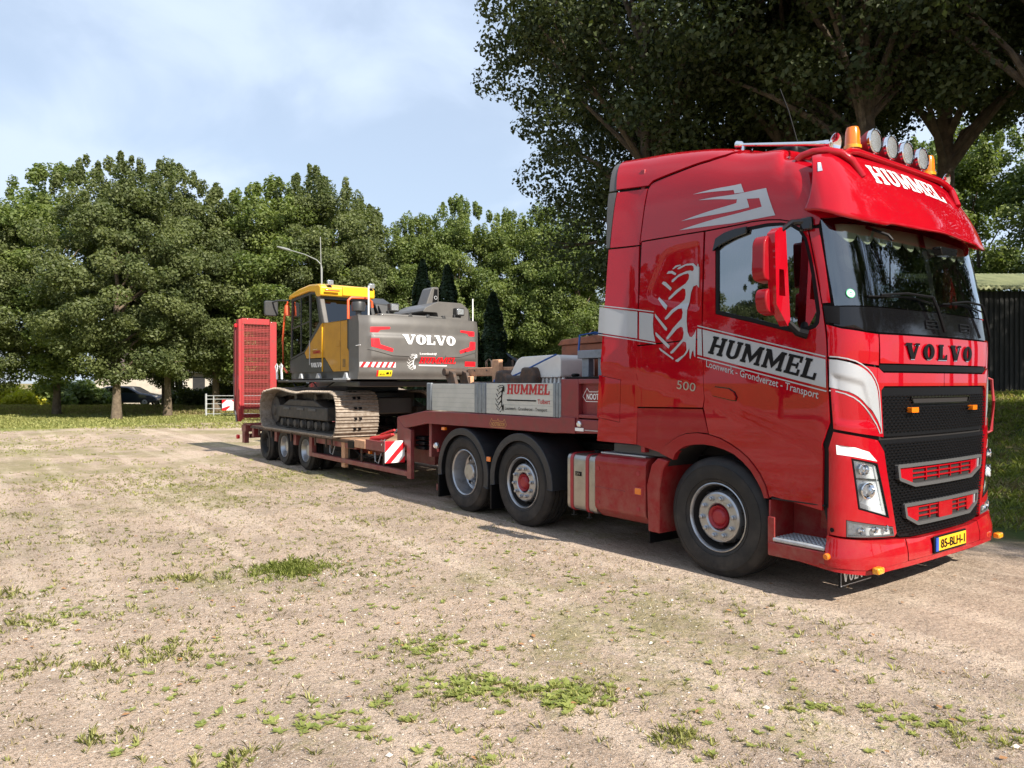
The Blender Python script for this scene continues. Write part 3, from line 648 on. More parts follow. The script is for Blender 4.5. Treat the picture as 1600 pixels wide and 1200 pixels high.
# tyre emblem in silver film
LOGO = {
 'la': [(-.55, 2.707), (-.511, 2.733), (-.454, 2.736), (-.451, 2.725), (-.494, 2.72), (-.533, 2.705)],
 'lb': [(-.619, 2.671), (-.596, 2.693), (-.55, 2.691), (-.503, 2.662), (-.514, 2.646), (-.562, 2.669)],
 'lc': [(-.677, 2.589), (-.66, 2.605), (-.628, 2.597), (-.556, 2.533), (-.571, 2.512), (-.648, 2.569)],
 'ld': [(-.722, 2.447), (-.71, 2.466), (-.596, 2.374), (-.613, 2.338), (-.642, 2.365)],
 'le': [(-.751, 2.311), (-.742, 2.31), (-.598, 2.167), (-.607, 2.146), (-.628, 2.156), (-.746, 2.283)],
 'lf': [(-.746, 2.136), (-.734, 2.139), (-.567, 2.008), (-.579, 1.982), (-.602, 1.996), (-.737, 2.108)],
 'lg': [(-.701, 1.993), (-.683, 1.99), (-.522, 1.892), (-.528, 1.879), (-.683, 1.968)],
 'sp': [(-.494, 2.7), (-.471, 2.715), (-.383, 2.734), (-.307, 2.728), (-.28, 2.704), (-.264, 2.693), (-.256, 2.717), (-.245, 2.714), (-.243, 2.69), (-.23, 2.685), (-.234, 2.504), (-.248, 2.51), (-.269, 2.533), (-.307, 2.524), (-.334, 2.471), (-.35, 2.388), (-.366, 2.321), (-.372, 2.218), (-.361, 2.123), (-.339, 2.08), (-.312, 2.074), (-.285, 2.102), (-.266, 2.139), (-.269, 2.042), (-.275, 1.894), (-.288, 1.907), (-.296, 1.959), (-.312, 1.942), (-.328, 1.879), (-.337, 1.892), (-.341, 1.977), (-.361, 1.944), (-.383, 1.919), (-.471, 1.856), (-.503, 1.866), (-.499, 1.874), (-.405, 1.92), (-.372, 1.961), (-.377, 2.03), (-.41, 2.04), (-.528, 1.941), (-.556, 1.933), (-.562, 1.95), (-.471, 2.017), (-.416, 2.066), (-.405, 2.117), (-.416, 2.165), (-.438, 2.175), (-.482, 2.156), (-.585, 2.07), (-.605, 2.066), (-.607, 2.084), (-.528, 2.168), (-.427, 2.248), (-.416, 2.299), (-.427, 2.338), (-.471, 2.337), (-.528, 2.307), (-.596, 2.255), (-.625, 2.248), (-.628, 2.266), (-.55, 2.331), (-.471, 2.372), (-.405, 2.418), (-.394, 2.46), (-.399, 2.508), (-.427, 2.52), (-.494, 2.483), (-.573, 2.434), (-.596, 2.431), (-.594, 2.449), (-.505, 2.51), (-.394, 2.559), (-.361, 2.594), (-.355, 2.628), (-.366, 2.646), (-.416, 2.643), (-.482, 2.625), (-.539, 2.588), (-.559, 2.588), (-.556, 2.607), (-.471, 2.65), (-.383, 2.669), (-.339, 2.668), (-.318, 2.659), (-.301, 2.672), (-.307, 2.703), (-.328, 2.714), (-.394, 2.718), (-.471, 2.695)]}
def emblem(mapf, m, parent, off=.004, norm=False, step=.05, scale=1.):
    mb = MB()
    for k, P in LOGO.items():
        Q = [((a+.751)/.525, (b-1.85)/.89) for a, b in P] if norm else P
        V2, F = tri2d(Q, (), step if not norm else 9)
        V = [Vector(mapf(u, v, off)) for u, v in V2]; o = Vector(mapf(*V2[0], off+.02))-V[0]
        for f in F:
            n = (V[f[1]]-V[f[0]]).cross(V[f[2]]-V[f[0]]); mb.add([V[i] for i in f], [(0, 1, 2) if n.dot(o) > 0 else (2, 1, 0)])
    return mb.build('tyre_emblem', m, parent, smooth=False)
emblem(lambda s, v, off=0: Sd(s, v, off), 'silver', truck, .006)
for P in ([(-.317, 3.374), (-.06, 3.412), (.185, 3.447), (.222, 3.35), (.129, 3.349), (.116, 3.388), (-.033, 3.382)], [(.157, 3.289), (.25, 3.283), (.28, 3.178), (.12, 3.164), (-.061, 3.151), (-.441, 3.136), (.0, 3.215), (.15, 3.246)],
          [(-.253, 3.312), (.1, 3.338), (.444, 3.36), (.50, 3.2), (.559, 3.044), (.35, 3.04), (.127, 3.037), (-.461, 3.052), (.0, 3.115), (.401, 3.162), (.373, 3.261), (.18, 3.283), (-.01, 3.301)]):
    sheet('arrow_graphic', P, S, 'silver', truck, [], .004, 0, .05)
# lettering on the door and nose
P_, w_ = slab_text('HUMMEL', .09, 0, .2)
lay('lettering', P_, quadmap(S, (-.137, 1.925), (.865, 1.688), (.915, 1.835), (-.075, 2.072)), 'black', truck, .008)
lay('lettering', font_polys('Loonwerk - Grondverzet - Transport', .008), quadmap(S, (-.156, 1.79), (.89, 1.53), (.90, 1.606), (-.156, 1.866)), 'silver', truck, .004)
lay('badge', font_polys('500', .0), quadmap(S, (-.488, 1.618), (-.275, 1.59), (-.268, 1.665), (-.479, 1.693)), 'steel', truck, .006)
P_, w_ = slab_text('VOLVO', .30, 0, .24)
letters = []
o = sheet
mb = MB()
f_ = quadmap(S, (1.70, 1.853), (mir(1.70)-.10, 1.853), (mir(1.70)-.10, 1.978), (1.70, 1.978))
x = 0
for c_ in 'VOLVO':
    g_, gw = slab_glyph(c_, st=.24); Q = [[((x+u)/w_, v) for u, v in q] for q in g_]; x += gw+.30
    le = lay('badge_letter', Q, f_, 'black', truck, .012); lay('letter_edge', [[(u+.005, v-.04) for u, v in q] for q in Q], f_, 'chrome', le, .006)
# grilles: dark backing, staggered scales in front
def relief(name, poly, s0, s1, v0, v1, ds, dv_, m='black', holes=(), off=.0):
    mb = MB(); row = 0; v = v0
    def ins_(x, y, P):
        c = False
        for i in range(len(P)):
            (x1, y1), (x2, y2) = P[i-1], P[i]
            if (y1 > y) != (y2 > y) and x < (x2-x1)*(y-y1)/(y2-y1)+x1: c = not c
        return c
    while v < v1:
        s = s0+(row % 2)*ds/2
        while s < s1:
            if ins_(s, v, poly) and not any(ins_(s, v, h) for h in holes):
                h_, k_ = ds*.36, dv_*.34
                a = [S(s-h_, v, off), S(s, v-k_*1.3, off), S(s+h_, v, off), S(s, v+k_*1.3, off)]; b = S(s, v+k_*.7, off+.014)
                mb.add(a+[b], [(0, 1, 4), (1, 2, 4), (2, 3, 4), (3, 0, 4)])
            s += ds
        v += dv_; row += 1
    return mb.build(name, m, truck, smooth=False)
slotU = [(1.80, 1.565), (mir(1.80), 1.565), (mir(1.83), 1.50), (1.83, 1.50)]
sheet('upper_grille', grl_up, S, 'black', truck, [], -.015, .02, .12)
tag(relief('grille_scales', inset(grl_up, .02), 1.42, 3.25, 1.28, 1.585, .055, .022, holes=[slotU]), kind='stuff')
sheet('grille_slot', slotU, S, 'blackgloss', truck, [inset(slotU, .012)], .0, .02, .2); sheet('grille_slot_back', inset(slotU, .012), S, 'inner', truck, [], -.012, 0, .2)
for s_ in (1.79, mir(1.79)):
    sheet('amber_marker', rounded([(s_-.05, 1.44), (s_+.05, 1.44), (s_+.05, 1.48), (s_-.05, 1.48)], .008), S, 'amber', truck, [], .035, .04, .2)
low_g = [(1.40, 1.236), (SC, 1.236)]; lowL = [(1.40, 1.236), (1.445, 1.16), (1.455, 1.1), (1.482, .99), (1.60, .53), (1.63, .50), (1.66, .487), (1.85, .474), (SC, .474)]
lower_grille = [(SC, 1.236)]+lowL[:-1]+[(mir(a), b) for a, b in lowL[:-1]][::-1]
sheet('lower_grille', lower_grille, S, 'black', truck, [], -.015, .03, .12)
sl1 = [(1.578, 1.045), (mir(1.578), 1.045), (mir(1.60), .935), (mir(1.82), .862), (1.82, .862), (1.60, .925)]
sl2 = [(1.665, .742), (mir(1.665), .742), (mir(1.69), .632), (mir(1.86), .56), (1.86, .56), (1.69, .63)]
tag(relief('grille_scales', inset(lower_grille, .02), 1.42, 3.25, .50, 1.22, .055, .022, holes=[sl1, sl2]), kind='stuff')
for sl in (sl1, sl2):
    si = inset(sl, .026)
    fo = sheet('grille_insert_frame', rounded(sl, .02), S, 'greyrub', truck, [si], .02, .03, .1)
    sheet('grille_insert_back', si, S, 'inner', fo, [], -.01, 0, .2)
    xa, xb = min(p[0] for p in si), max(p[0] for p in si); za, zb = min(p[1] for p in si), max(p[1] for p in si)
    sheet('insert_end', inset([si[0], (si[0][0]+.2, si[0][1]), (si[0][0]+.2, zb-.12), si[4], si[5]], .003), S, 'red', fo, [], .005, .02, .1)
    sheet('insert_end', inset([(mir(a), b) for a, b in [si[0], (si[0][0]+.2, si[0][1]), (si[0][0]+.2, zb-.12), si[4], si[5]]], .003), S, 'red', fo, [], .005, .02, .1)
    for j in range(3):
        v = zb-.012-j*.036; xl, xr = xa+.2, xb-.2
        sheet('insert_bar', [(xl, v-.011), (xr, v-.011), (xr, v), (xl, v)], S, 'red', fo, [], .004, .02, .2)
    for j in range(1, 5):
        x = xa+.2+(xb-xa-.4)*j/5; sheet('insert_bar', [(x-.006, zb-.115), (x+.006, zb-.115), (x+.006, zb-.005), (x-.006, zb-.005)], S, 'red', fo, [], .006, .02, .2)
    if sl is sl2: sheet('radar_cover', rounded([(SC-.12, .585), (SC+.12, .585), (SC+.12, .715), (SC-.12, .715)], .02), S, 'red', fo, [], .012, .02, .2)
    for q in (0, ):
        sheet('insert_reflector', [(mir(xa)-.02, zb+.005), (mir(xa)-.05, zb+.005), (mir(xa)-.06, zb-.08), (mir(xa)-.035, zb-.08)], S, 'silver', fo, [], .012, .01, .2)
# bumper, head lamps
bc = [(1.003, 1.308), (1.2, 1.274), (1.365, 1.243), (1.439, 1.155), (1.476, .99), (1.597, .525), (1.568, .497), (1.093, .523), (.974, .533), (.962, .60), (.968, 1.182)]
drl = [(1.023, 1.209), (1.162, 1.192), (1.275, 1.157), (1.36, 1.08), (1.25, 1.101), (1.14, 1.122), (1.028, 1.136)]
lamp = [(1.129, 1.112), (1.36, 1.068), (1.50, .645), (1.182, .733)]
fog = [(1.093, .655), (1.543, .58), (1.565, .505), (1.093, .527)]
for mirror in (False, True):
    mf = PM if mirror else (lambda q: q)
    sheet('bumper_corner', mf(inset(bc, .004)), S, 'red', truck, [mf(drl), mf(lamp), mf(fog)], 0, .03, .04)
    sheet('daylight_lamp', mf(inset(drl, .0015)), S, 'drl', truck, [], .001, .02, .3)
    h = sheet('headlamp', mf(inset(lamp, .004)), S, 'black', truck, [mf(inset(lamp, .014))], .003, .03, .05)
    sheet('lamp_housing', mf(inset(lamp, .006)), S, 'lensg', h, [], -.022, 0, .05)
    sheet('lamp_lens', mf(inset(lamp, .012)), S, 'glassc', h, [], -.001, 0, .05)
    sheet('lamp_edge', mf([(1.36, 1.05), (1.375, 1.01), (1.49, .66), (1.45, .665), (1.36, .95), (1.33, 1.055)]), S, 'drl', h, [], -.012, .02, .05)
    sheet('lamp_edge', mf([(1.20, .745), (1.49, .66), (1.48, .69), (1.20, .78)]), S, 'drl', h, [], -.012, .02, .05)
    for a, b, r in ((1.215, 1.028, .042), (1.25, .87, .062)):
        c = S(mir(a) if mirror else a, b, -.03); nn = (Vector(S(mir(a) if mirror else a, b, .02))-Vector(S(mir(a) if mirror else a, b, 0))).normalized()
        mb = MB(); mb.lathe([(0, .001), (.0, r*.45), (.02, r*.8), (.05, r), (.055, r*.93)], (0, 0, 0), 'z', 20)
        T = Matrix.Translation(c) @ nn.to_track_quat('Z', 'Y').to_matrix().to_4x4(); mb.v = [tuple(T @ Vector(v)) for v in mb.v]; mb.build('lamp_bowl', 'chrome', h)
    sheet('lamp_divider', mf([(1.13, .955), (1.40, .93), (1.40, .945), (1.13, .97)]), S, 'greyrub', h, [], -.01, .03, .1)
    f = sheet('fog_lamp', mf(inset(fog, .004)), S, 'greyrub', truck, [mf(inset(fog, .014))], .003, .03, .05)
    sheet('lamp_housing', mf(inset(fog, .008)), S, 'lensg', f, [], -.02, 0, .05); sheet('lamp_lens', mf(inset(fog, .012)), S, 'glassc', f, [], -.001, 0, .05)
    for a in (1.20, 1.33, 1.45):
        c = S(mir(a) if mirror else a, .575, -.02); nn = (Vector(S(mir(a) if mirror else a, .575, .02))-Vector(S(mir(a) if mirror else a, .575, 0))).normalized()
        mb = MB(); mb.lathe([(0, .001), (.0, .012), (.02, .024), (.03, .027)], (0, 0, 0), 'z', 14); T = Matrix.Translation(c) @ nn.to_track_quat('Z', 'Y').to_matrix().to_4x4(); mb.v = [tuple(T @ Vector(v)) for v in mb.v]; mb.build('lamp_bowl', 'chrome', f)
    sheet('bumper_sensor', mf(circ(.995, .572, .017, 16)), S, 'black', truck, [], .002, .004, 1)
# lower bumper wraps round; swells outwards a little
def Sb(s, v, off=0): return S(s, v, off+.025*sst(.50, .36, v)+.012)
bl = [(.955, .527), (1.084, .515), (1.568, .487), (1.66, .478), (1.85, .463), (SC, .463), (SC, .315), (1.67, .305), (1.424, .295), (1.229, .285), (1.0, .30), (.953, .314)]
for f_ in (lambda q: q, PM): sheet('bumper', f_(inset(bl[:4]+[(1.683, .476), (1.683, .305)]+bl[8:], .003)), Sb, 'red', truck, [], 0, .05, .04)
sheet('bumper', inset([(1.69, .474), (1.85, .463), (mir(1.85), .463), (mir(1.69), .474), (mir(1.69), .307), (1.69, .307)], .003), Sb, 'red', truck, [], 0, .05, .05)
cabpanel('bumper_lip', [(.478, .345), (.953, .31), (1.229, .285), (1.5, .30), (SC, .31), (SC, .27), (1.5, .262), (1.229, .25), (.953, .275), (.478, .31)], 'red', gap=0, off=.03, thick=.03)
# number plate and black swage below the plate
pl = B('number_plate_holder', 1.285, 1.30, .965, 1.535, .318, .455, 'black', truck)
B('number_plate', 1.30, 1.306, .98, 1.52, .335, .442, 'plate', truck, .003); B('plate_band', 1.3005, 1.308, .98, 1.025, .335, .442, 'blue', truck, 0)
lay('plate_lettering', font_polys('85-BLH-1', .022), plane_map((1.308, 1.06, .352), (0, .43, 0), (0, 0, .072)), 'black', truck, .001)
# step well below the door, near and far side
for sg, y0 in ((1, 0), (-1, 2.5)):
    def Y(a): return y0+sg*a
    def bx_(n, x0, x1, a, b, z0, z1, m, bev=.006): return B(n, x0, x1, min(Y(a), Y(b)), max(Y(a), Y(b)), z0, z1, m, truck, bev)
    bx_('step_well', .47, .93, .33, .36, .4, .75, 'redlow'); bx_('step_well', .47, .93, .02, .34, .735, .75, 'inner'); bx_('step_side', .455, .47, .01, .34, .30, .73, 'redlow'); bx_('step_side', .945, .96, .03, .34, .40, .73, 'red'); bx_('step_upright', .455, .52, -.005, .02, .31, .76 if False else .6, 'redlow')
    bx_('step_tread', .50, .95, -.01, .30, .405, .44, 'alu', .012)
    st = MB()
    for i in range(12):
        for j in range(6): st.box(.52+i*.035, .54+i*.035, min(Y(.02+j*.045), Y(.035+j*.045)), max(Y(.02+j*.045), Y(.035+j*.045)), .44, .446)
    tag(st.build('step_studs', 'alu', truck, smooth=False), kind='stuff')
    bx_('step_sill', .46, .96, -.012, .02, .29, .40, 'redlow', .008)
# bumper side marker lamps, flaps under the bumper
for y, sg in ((0, -1), (2.5, 1)):
    mb = MB(); mb.lathe([(0, .001), (0, .026), (.035, .026), (.045, .018), (.045, .001)] if sg > 0 else [(0, .001), (0, .026), (-.035, .026), (-.045, .018), (-.045, .001)], (.975, y, .375), 'y', 16); mb.build('side_marker', 'amber', truck)
for y in (.19, 2.31):
    B('bumper_marker', 1.225, 1.28, y-.045, y+.045, .27, .32, 'amber2', truck, .012)
for y0, y1 in ((.09, .55), (1.95, 2.41)):
    B('front_flap', 1.00, 1.012, y0, y1, .13, .30, 'black', truck, 0)
    P_, w_ = slab_text('VOLVO', .12, 0, .24); lay('flap_lettering', P_, plane_map((1.014, y0+.04, .165), (0, .38, 0), (0, 0, .095)), 'white', truck, .001)
    fb = MB(); fb.box(1.0121, 1.015, y0+.01, y1-.01, .137, .143); fb.box(1.0121, 1.015, y0+.01, y0+.016, .143, .28); fb.build('flap_edge', 'silver', truck)
# visor
def bez(p, q, r, t): return p*(1-t)**2+q*2*t*(1-t)+r*t*t
vu = [(.80, .07, 3.42), (.82, .12, 3.435), (.86, .24, 3.455), (.87, .5, 3.50), (.87, .9, 3.52), (.87, 1.25, 3.525)]
vm = [(.83, .005, 3.16), (.92, .03, 3.16), (1.02, .17, 3.165), (1.06, .5, 3.19), (1.075, .9, 3.21), (1.08, 1.25, 3.215)]
vl = [(.79, -.03, 2.99), (.96, -.035, 2.95), (1.10, .08, 2.895), (1.19, .42, 2.868), (1.23, .85, 2.865), (1.25, 1.25, 2.875)]
vu, vm, vl = [q+[(x, 2.5-y, z) for x, y, z in q[-2::-1]] for q in (vu, vm, vl)]
def rowpt(q, t):
    t = max(0, min(.99999, t))*(len(q)-1); i = int(t); u = t-i; g = lambda j: Vector(q[max(0, min(len(q)-1, j))])
    return .5*((2*g(i))+(g(i+1)-g(i-1))*u+(2*g(i-1)-5*g(i)+4*g(i+1)-g(i+2))*u*u+(3*g(i)-g(i-1)-3*g(i+1)+g(i+2))*u**3)
def V_(t, h, off=0):
    def f(t, h):
        a, b, c = rowpt(vl, t), rowpt(vm, t), rowpt(vu, t)
        return a*(1-h)*(1-2*h)+b*4*h*(1-h)+c*h*(2*h-1)
    p = f(t, h)
    if off: n = (f(t+.004, h)-f(t-.004, h)).cross(f(t, h+.01)-f(t, h-.01)).normalized(); p = p+n*off
    return p
nt_, nh = 72, 14
mb = MB(); VV = [V_(i/nt_, j/nh*(1) if j else 0) for i in range(nt_+1) for j in range(nh+1)]
FF = [(i*(nh+1)+j, (i+1)*(nh+1)+j, (i+1)*(nh+1)+j+1, i*(nh+1)+j+1) for i in range(nt_) for j in range(nh)]
# small upward notch in the lower edge by the near corner
for k, v in enumerate(VV):
    if k % (nh+1) == 0:
        t = (k//(nh+1))/nt_; VV[k] = v+Vector((0, 0, .022*sst(.30, .325, t)*sst(.70, .675, t)))
vz = mesh_obj('sun_visor', VV, FF, 'red', truck); sdm = vz.modifiers.new('s', 'SOLIDIFY'); sdm.thickness = .018; sdm.offset = -1
P_, w_ = slab_text('HUMMEL', .07, 0, .21)
lay('visor_lettering', P_, quadmap(V_, (.318, .57), (.645, .57), (.645, .83), (.318, .83)), 'white', vz, .004)
for t0 in (.085, .915):
    a = .018; lay('roof_marker_lamp', [[(t0-a, .74), (t0+a, .74), (t0+a, .86), (t0-a*.7, .88)]], V_, 'lens', vz, .006)
# roof lamp bar, beacons, driving lamps, horns
tb = MB(); tb.tube([(.62, .15, 3.44), (.66, .16, 3.47), (.74, .18, 3.485), (.83, .22, 3.48), (.90, .30, 3.46), (.95, .38, 3.40), (1.01, .43, 3.27)], .031, 12); tb.build('roof_hoop', 'red', truck)
tb = MB(); tb.tube([(.62, 2.35, 3.44), (.66, 2.34, 3.47), (.74, 2.32, 3.485), (.83, 2.28, 3.48), (.90, 2.20, 3.46), (.95, 2.12, 3.40), (1.01, 2.07, 3.27)], .031, 12); tb.build('roof_hoop', 'red', truck)
tb = MB(); tb.tube([(.91, .33, 3.455), (.90, .42, 3.495), (.895, .55, 3.515), (.895, 1.95, 3.515), (.90, 2.08, 3.495), (.91, 2.17, 3.455)], .028, 12); tb.build('lamp_bar', 'red', truck)
for y in (.83, 1.10, 1.375, 1.65):
    mb = MB(); mb.lathe([(-.13, .001), (-.13, .03), (-.10, .065), (-.04, .094), (.0, .10)], (.89, y, 3.655), 'x', 28)
    l_ = mb.build('driving_lamp', 'redmat', truck)
    mb = MB(); mb.lathe([(-.012, .101), (.012, .104), (.02, .098), (.018, .09)], (.89, y, 3.655), 'x', 28); mb.build('lamp_ring', 'chrome', l_)
    mb = MB(); mb.lathe([(.010, .091), (.018, .06), (.022, .001)], (.89, y, 3.655), 'x', 28); mb.build('lamp_lens', 'lens', l_)
    B('lamp_bracket', .84, .90, y-.02, y+.02, 3.53, 3.57, 'chrome', l_, .004)
for y in (.60, 1.895):
    mb = MB(); mb.lathe([(0, .001), (0, .06), (.055, .06), (.06, .066)], (.83, y, 3.50), 'z', 24); b_ = mb.build('beacon', 'redmat', truck)
    mb = MB(); mb.lathe([(.06, .07), (.085, .07), (.09, .062)], (.83, y, 3.50), 'z', 24); mb.build('beacon_base', 'amber2', b_)
    mb = MB(); mb.lathe([(.09, .06), (.20, .056), (.235, .045), (.245, .02), (.246, .001)], (.83, y, 3.50), 'z', 24); mb.build('beacon_dome', 'amber', b_)
    mb = MB(); mb.lathe([(.09, .001), (.09, .03), (.17, .03), (.18, .001)], (.83, y, 3.50), 'z', 12); mb.build('beacon_mirror', 'chrome', b_)
for y, sgn in ((.30, 1), (2.2, 1)):
    mb = MB(); a = Vector((.86, y, 3.545)); b = Vector((-.06, y, 3.77)); d = (b-a).normalized()
    q = d.to_track_quat('Z', 'Y').to_matrix().to_4x4(); T = Matrix.Translation(a) @ q
    mb.lathe([(0, .078), (.004, .08), (.02, .062), (.05, .04), (.10, .026), (.2, .018), (.88, .013), (.90, .03), (.95, .034), (.97, .001)], (0, 0, 0), 'z', 24)
    mb.v = [tuple(T @ Vector(v)) for v in mb.v]; h_ = mb.build('air_horn', 'chrome', truck)
    hs = MB(); hs.tube([(.78, y, 3.53), (.78, y, 3.44)], .01, 6); hs.tube([(.0, y, 3.74), (.0, y, 3.66)], .016, 6); hs.build('horn_stay', 'chrome', h_)
ah = MB(); ah.tube([(.30, .75, 3.6), (.16, .74, 4.1), (.08, .73, 4.32)], .005, 5); ah.build('aerial', 'black', truck)
rh = MB(); rh.box(.0, .35, .55, 1.9, 3.6, 3.74); rh.build('roof_unit', 'black', truck, .04)
# mirrors
for sg, y0 in ((1, 0), (-1, 2.5)):
    def Y(a): return y0+sg*a
    arm = [(-.29, 2.72), (-.29, 2.80), (-.22, 2.85), (-.15, 2.84), (-.09, 2.14), (-.12, 2.10), (-.27, 2.26)]
    arm = [(Y(a), b) for a, b in arm]
    hole = [(Y(a), b) for a, b in [(-.235, 2.53), (-.175, 2.53), (-.155, 2.33), (-.235, 2.33)]]
    pm = lambda u, v, off=0: Vector((.715+off, u, v))
    ma = sheet('mirror_arm', rounded(arm, .012, 2), pm, 'red', truck, [hole], 0, .07, .3)
    mb = MB(); mb.prism(rounded([(Y(-.17), 2.80), (Y(-.31), 2.785), (Y(-.345), 2.73), (Y(-.35), 2.50), (Y(-.33), 2.45), (Y(-.19), 2.43)], .03), .55, .66, 'x'); hd = mb.build('mirror_head', 'redlow', ma, .02)
    mb = MB(); mb.prism(rounded([(Y(-.19), 2.775), (Y(-.30), 2.765), (Y(-.33), 2.71), (Y(-.335), 2.51), (Y(-.20), 2.455)], .02), .543, .549, 'x'); mb.build('mirror_pane', 'mirrorglass', ma)
    mb = MB(); mb.prism(rounded([(Y(-.19), 2.40), (Y(-.31), 2.38), (Y(-.33), 2.31), (Y(-.30), 2.21), (Y(-.18), 2.18)], .035), .56, .66, 'x'); mb.build('mirror_head', 'redlow', ma, .02)
    mb = MB(); mb.tube([(.70, Y(-.10), 2.13), (.74, Y(-.03), 2.06), (.80, Y(.01), 2.04)], [.028, .034, .04], 8); mb.build('mirror_foot', 'black', ma)
    mb = MB(); mb.tube([(.70, Y(-.19), 2.83), (.72, Y(-.08), 2.90), (.80, Y(-.005), 2.90)], [.02, .024, .03], 8); mb.build('mirror_bracket', 'blackgloss', ma)
    mb = MB(); mb.box(.76, .86, min(Y(.0), Y(-.045)), max(Y(.0), Y(-.045)), 2.83, 2.93); mb.build('mirror_hinge', 'blackgloss', ma, .012)
mb = MB(); mb.prism(rounded([(1.30, 2.80), (1.62, 2.81), (1.60, 2.74), (1.34, 2.73)], .02), 1.13, 1.2, 'x'); mb.build('front_mirror', 'blackgloss', truck, .015)
mb = MB(); mb.tube([(1.02, .45, 2.88), (1.17, .50, 2.80), (1.19, .52, 2.76)], .012, 6); mb.build('front_mirror_stay', 'black', truck)
mb = MB(); mb.lathe([(0, .001), (0, .10), (.02, .115), (.05, .09), (.06, .001)], (.86, .42, 2.66), 'x', 20); mb.build('cab_fan', 'seat', truck)
gr = MB(); gr.tube([(1.07, 2.515, 1.72), (1.10, 2.57, 1.70), (1.11, 2.59, 1.5), (1.10, 2.57, 1.22), (1.06, 2.52, 1.19)], .014, 8); gr.build('grab_handle', 'redmat', truck)
# chassis, tank, fenders
ch = MB(); ch.box(-5.0, .95, .82, .90, .66, .96); ch.box(-5.0, .95, 1.60, 1.68, .66, .96)
for x in (-4.9, -3.5, -2.2, -1.1, .2): ch.box(x, x+.12, .9, 1.6, .70, .92)
ch.build('chassis_frame', 'dark', truck, .006)
eng = MB(); eng.box(-.6, .75, .95, 1.55, .55, 1.1); eng.box(-.98, 1.0, .5, 2.0, .98, 1.12); eng.box(.5, 1.05, .4, 2.1, .35, .62); eng.build('engine', 'dark', truck, .02)
B('battery_box', -2.0, -1.0, .63, .8, .35, .9, 'inner', truck); B('exhaust_box', -1.6, -.9, 1.7, 2.35, .3, .95, 'inner', truck)
fw = MB(); fw.lathe([(-.05, .001), (-.05, .45), (.02, .5), (.07, .48), (.07, .001)], (-3.45, 1.25, 1.02), 'z', 32); fw.build('fifth_wheel', 'dark', truck)
lt = MB(); lt.box(-1.42, -.62, .12, .55, .965, 1.06); lt.build('air_duct', 'greyrub', truck, .01)
# fuel tank: rounded steel body, straps, cap, red cover box
tp = rounded([(.02, .32), (.02, .92), (.62, .92), (.62, .32)], .07, 4)
mb = MB(); mb.prism(tp, -2.03, -1.58, 'x'); tk = mb.build('fuel_tank', 'steel', truck, .012)
for x in (-1.97, -1.73):
    q = inset(tp, -.008); mb = MB(); V2 = q; n = len(q)
    mb.prism(q, x, x+.045, 'x'); mb.build('tank_strap', 'redmat', tk, .003)
    mb = MB(); mb.tube([(x+.02, .05, .315), (x+.02, .05, .26)], .008, 6); mb.box(x, x+.045, .03, .07, .262, .27); mb.build('strap_bolt', 'dark', tk)
q = inset(tp, -.004); mb = MB(); mb.prism(q, -1.64, -1.60, 'x'); mb.build('tank_edge', 'steel', tk, .006)
mb = MB(); mb.lathe([(0, .001), (0, .05), (.03, .05), (.035, .001)], (-1.83, .30, .92), 'z', 20); mb.build('tank_cap', 'black', tk)
B('tank_badge', -1.89, -1.80, .012, .019, .69, .735, 'black', tk, .002); lay('tank_badge_lettering', font_polys('DFV'), plane_map((-1.88, .011, .70), (.07, 0, 0), (0, 0, .024)), 'steel', tk, .001)
cp = rounded([(.005, .40), (.005, .90), (.06, .945), (.62, .945), (.62, .32), (.12, .30)], .03, 3)
mb = MB(); mb.prism(cp, -1.58, -.88, 'x'); cv = mb.build('tank_cover', 'redlow', truck, .02)
B('cover_top', -1.57, -.95, .08, .58, .946, .962, 'alu', cv, .004)
for x in (-1.53, -.97):
    for z in (.46, .80):
        mb = MB(); mb.lathe([(0, .001), (0, .022), (.012, .018), (.012, .001)], (x, .0, z), 'y', 14); mb.build('cover_screw', 'redmat', cv)
B('cover_swage', -1.57, -1.15, -.0, .008, .60, .612, 'redlow', cv, .003)
B('side_marker', -1.01, -.93, -.006, .006, .60, .66, 'amber', cv, .004)
B('marker_base', -1.03, -.91, .0, .005, .59, .67, 'redmat', cv, 0)
for y0, y1 in ((.0, .42), (2.08, 2.5)):
    mb = MB(); mb.prism([(-.84, .27), (-.70, .27), (-.70, .68), (-.66, .86), (-.60, .95), (-.72, .97), (-.80, .90), (-.86, .70)], y0, y1, 'y'); mb.build('wheel_mudguard', 'redlow', truck, .01)
    B('mudguard_flap', -.83, -.815, y0, y1, .16, .27, 'black', truck, 0)
# lining of the front wheel arches
for y0, y1 in ((.025, .42), (2.08, 2.475)):
    al = MB(); ar = [(-.62, .9), (-.56, 1.0), (-.42, 1.10), (-.25, 1.14), (-.05, 1.14), (.12, 1.08), (.28, .96), (.38, .84), (.43, .72), (.45, .6)]
    V = [(x, y, z) for x, z in ar for y in (y0, y1)]; al.add(V, [(2*i, 2*i+1, 2*i+3, 2*i+2) for i in range(len(ar)-1)]); al.build('arch_lining', 'inner', truck)
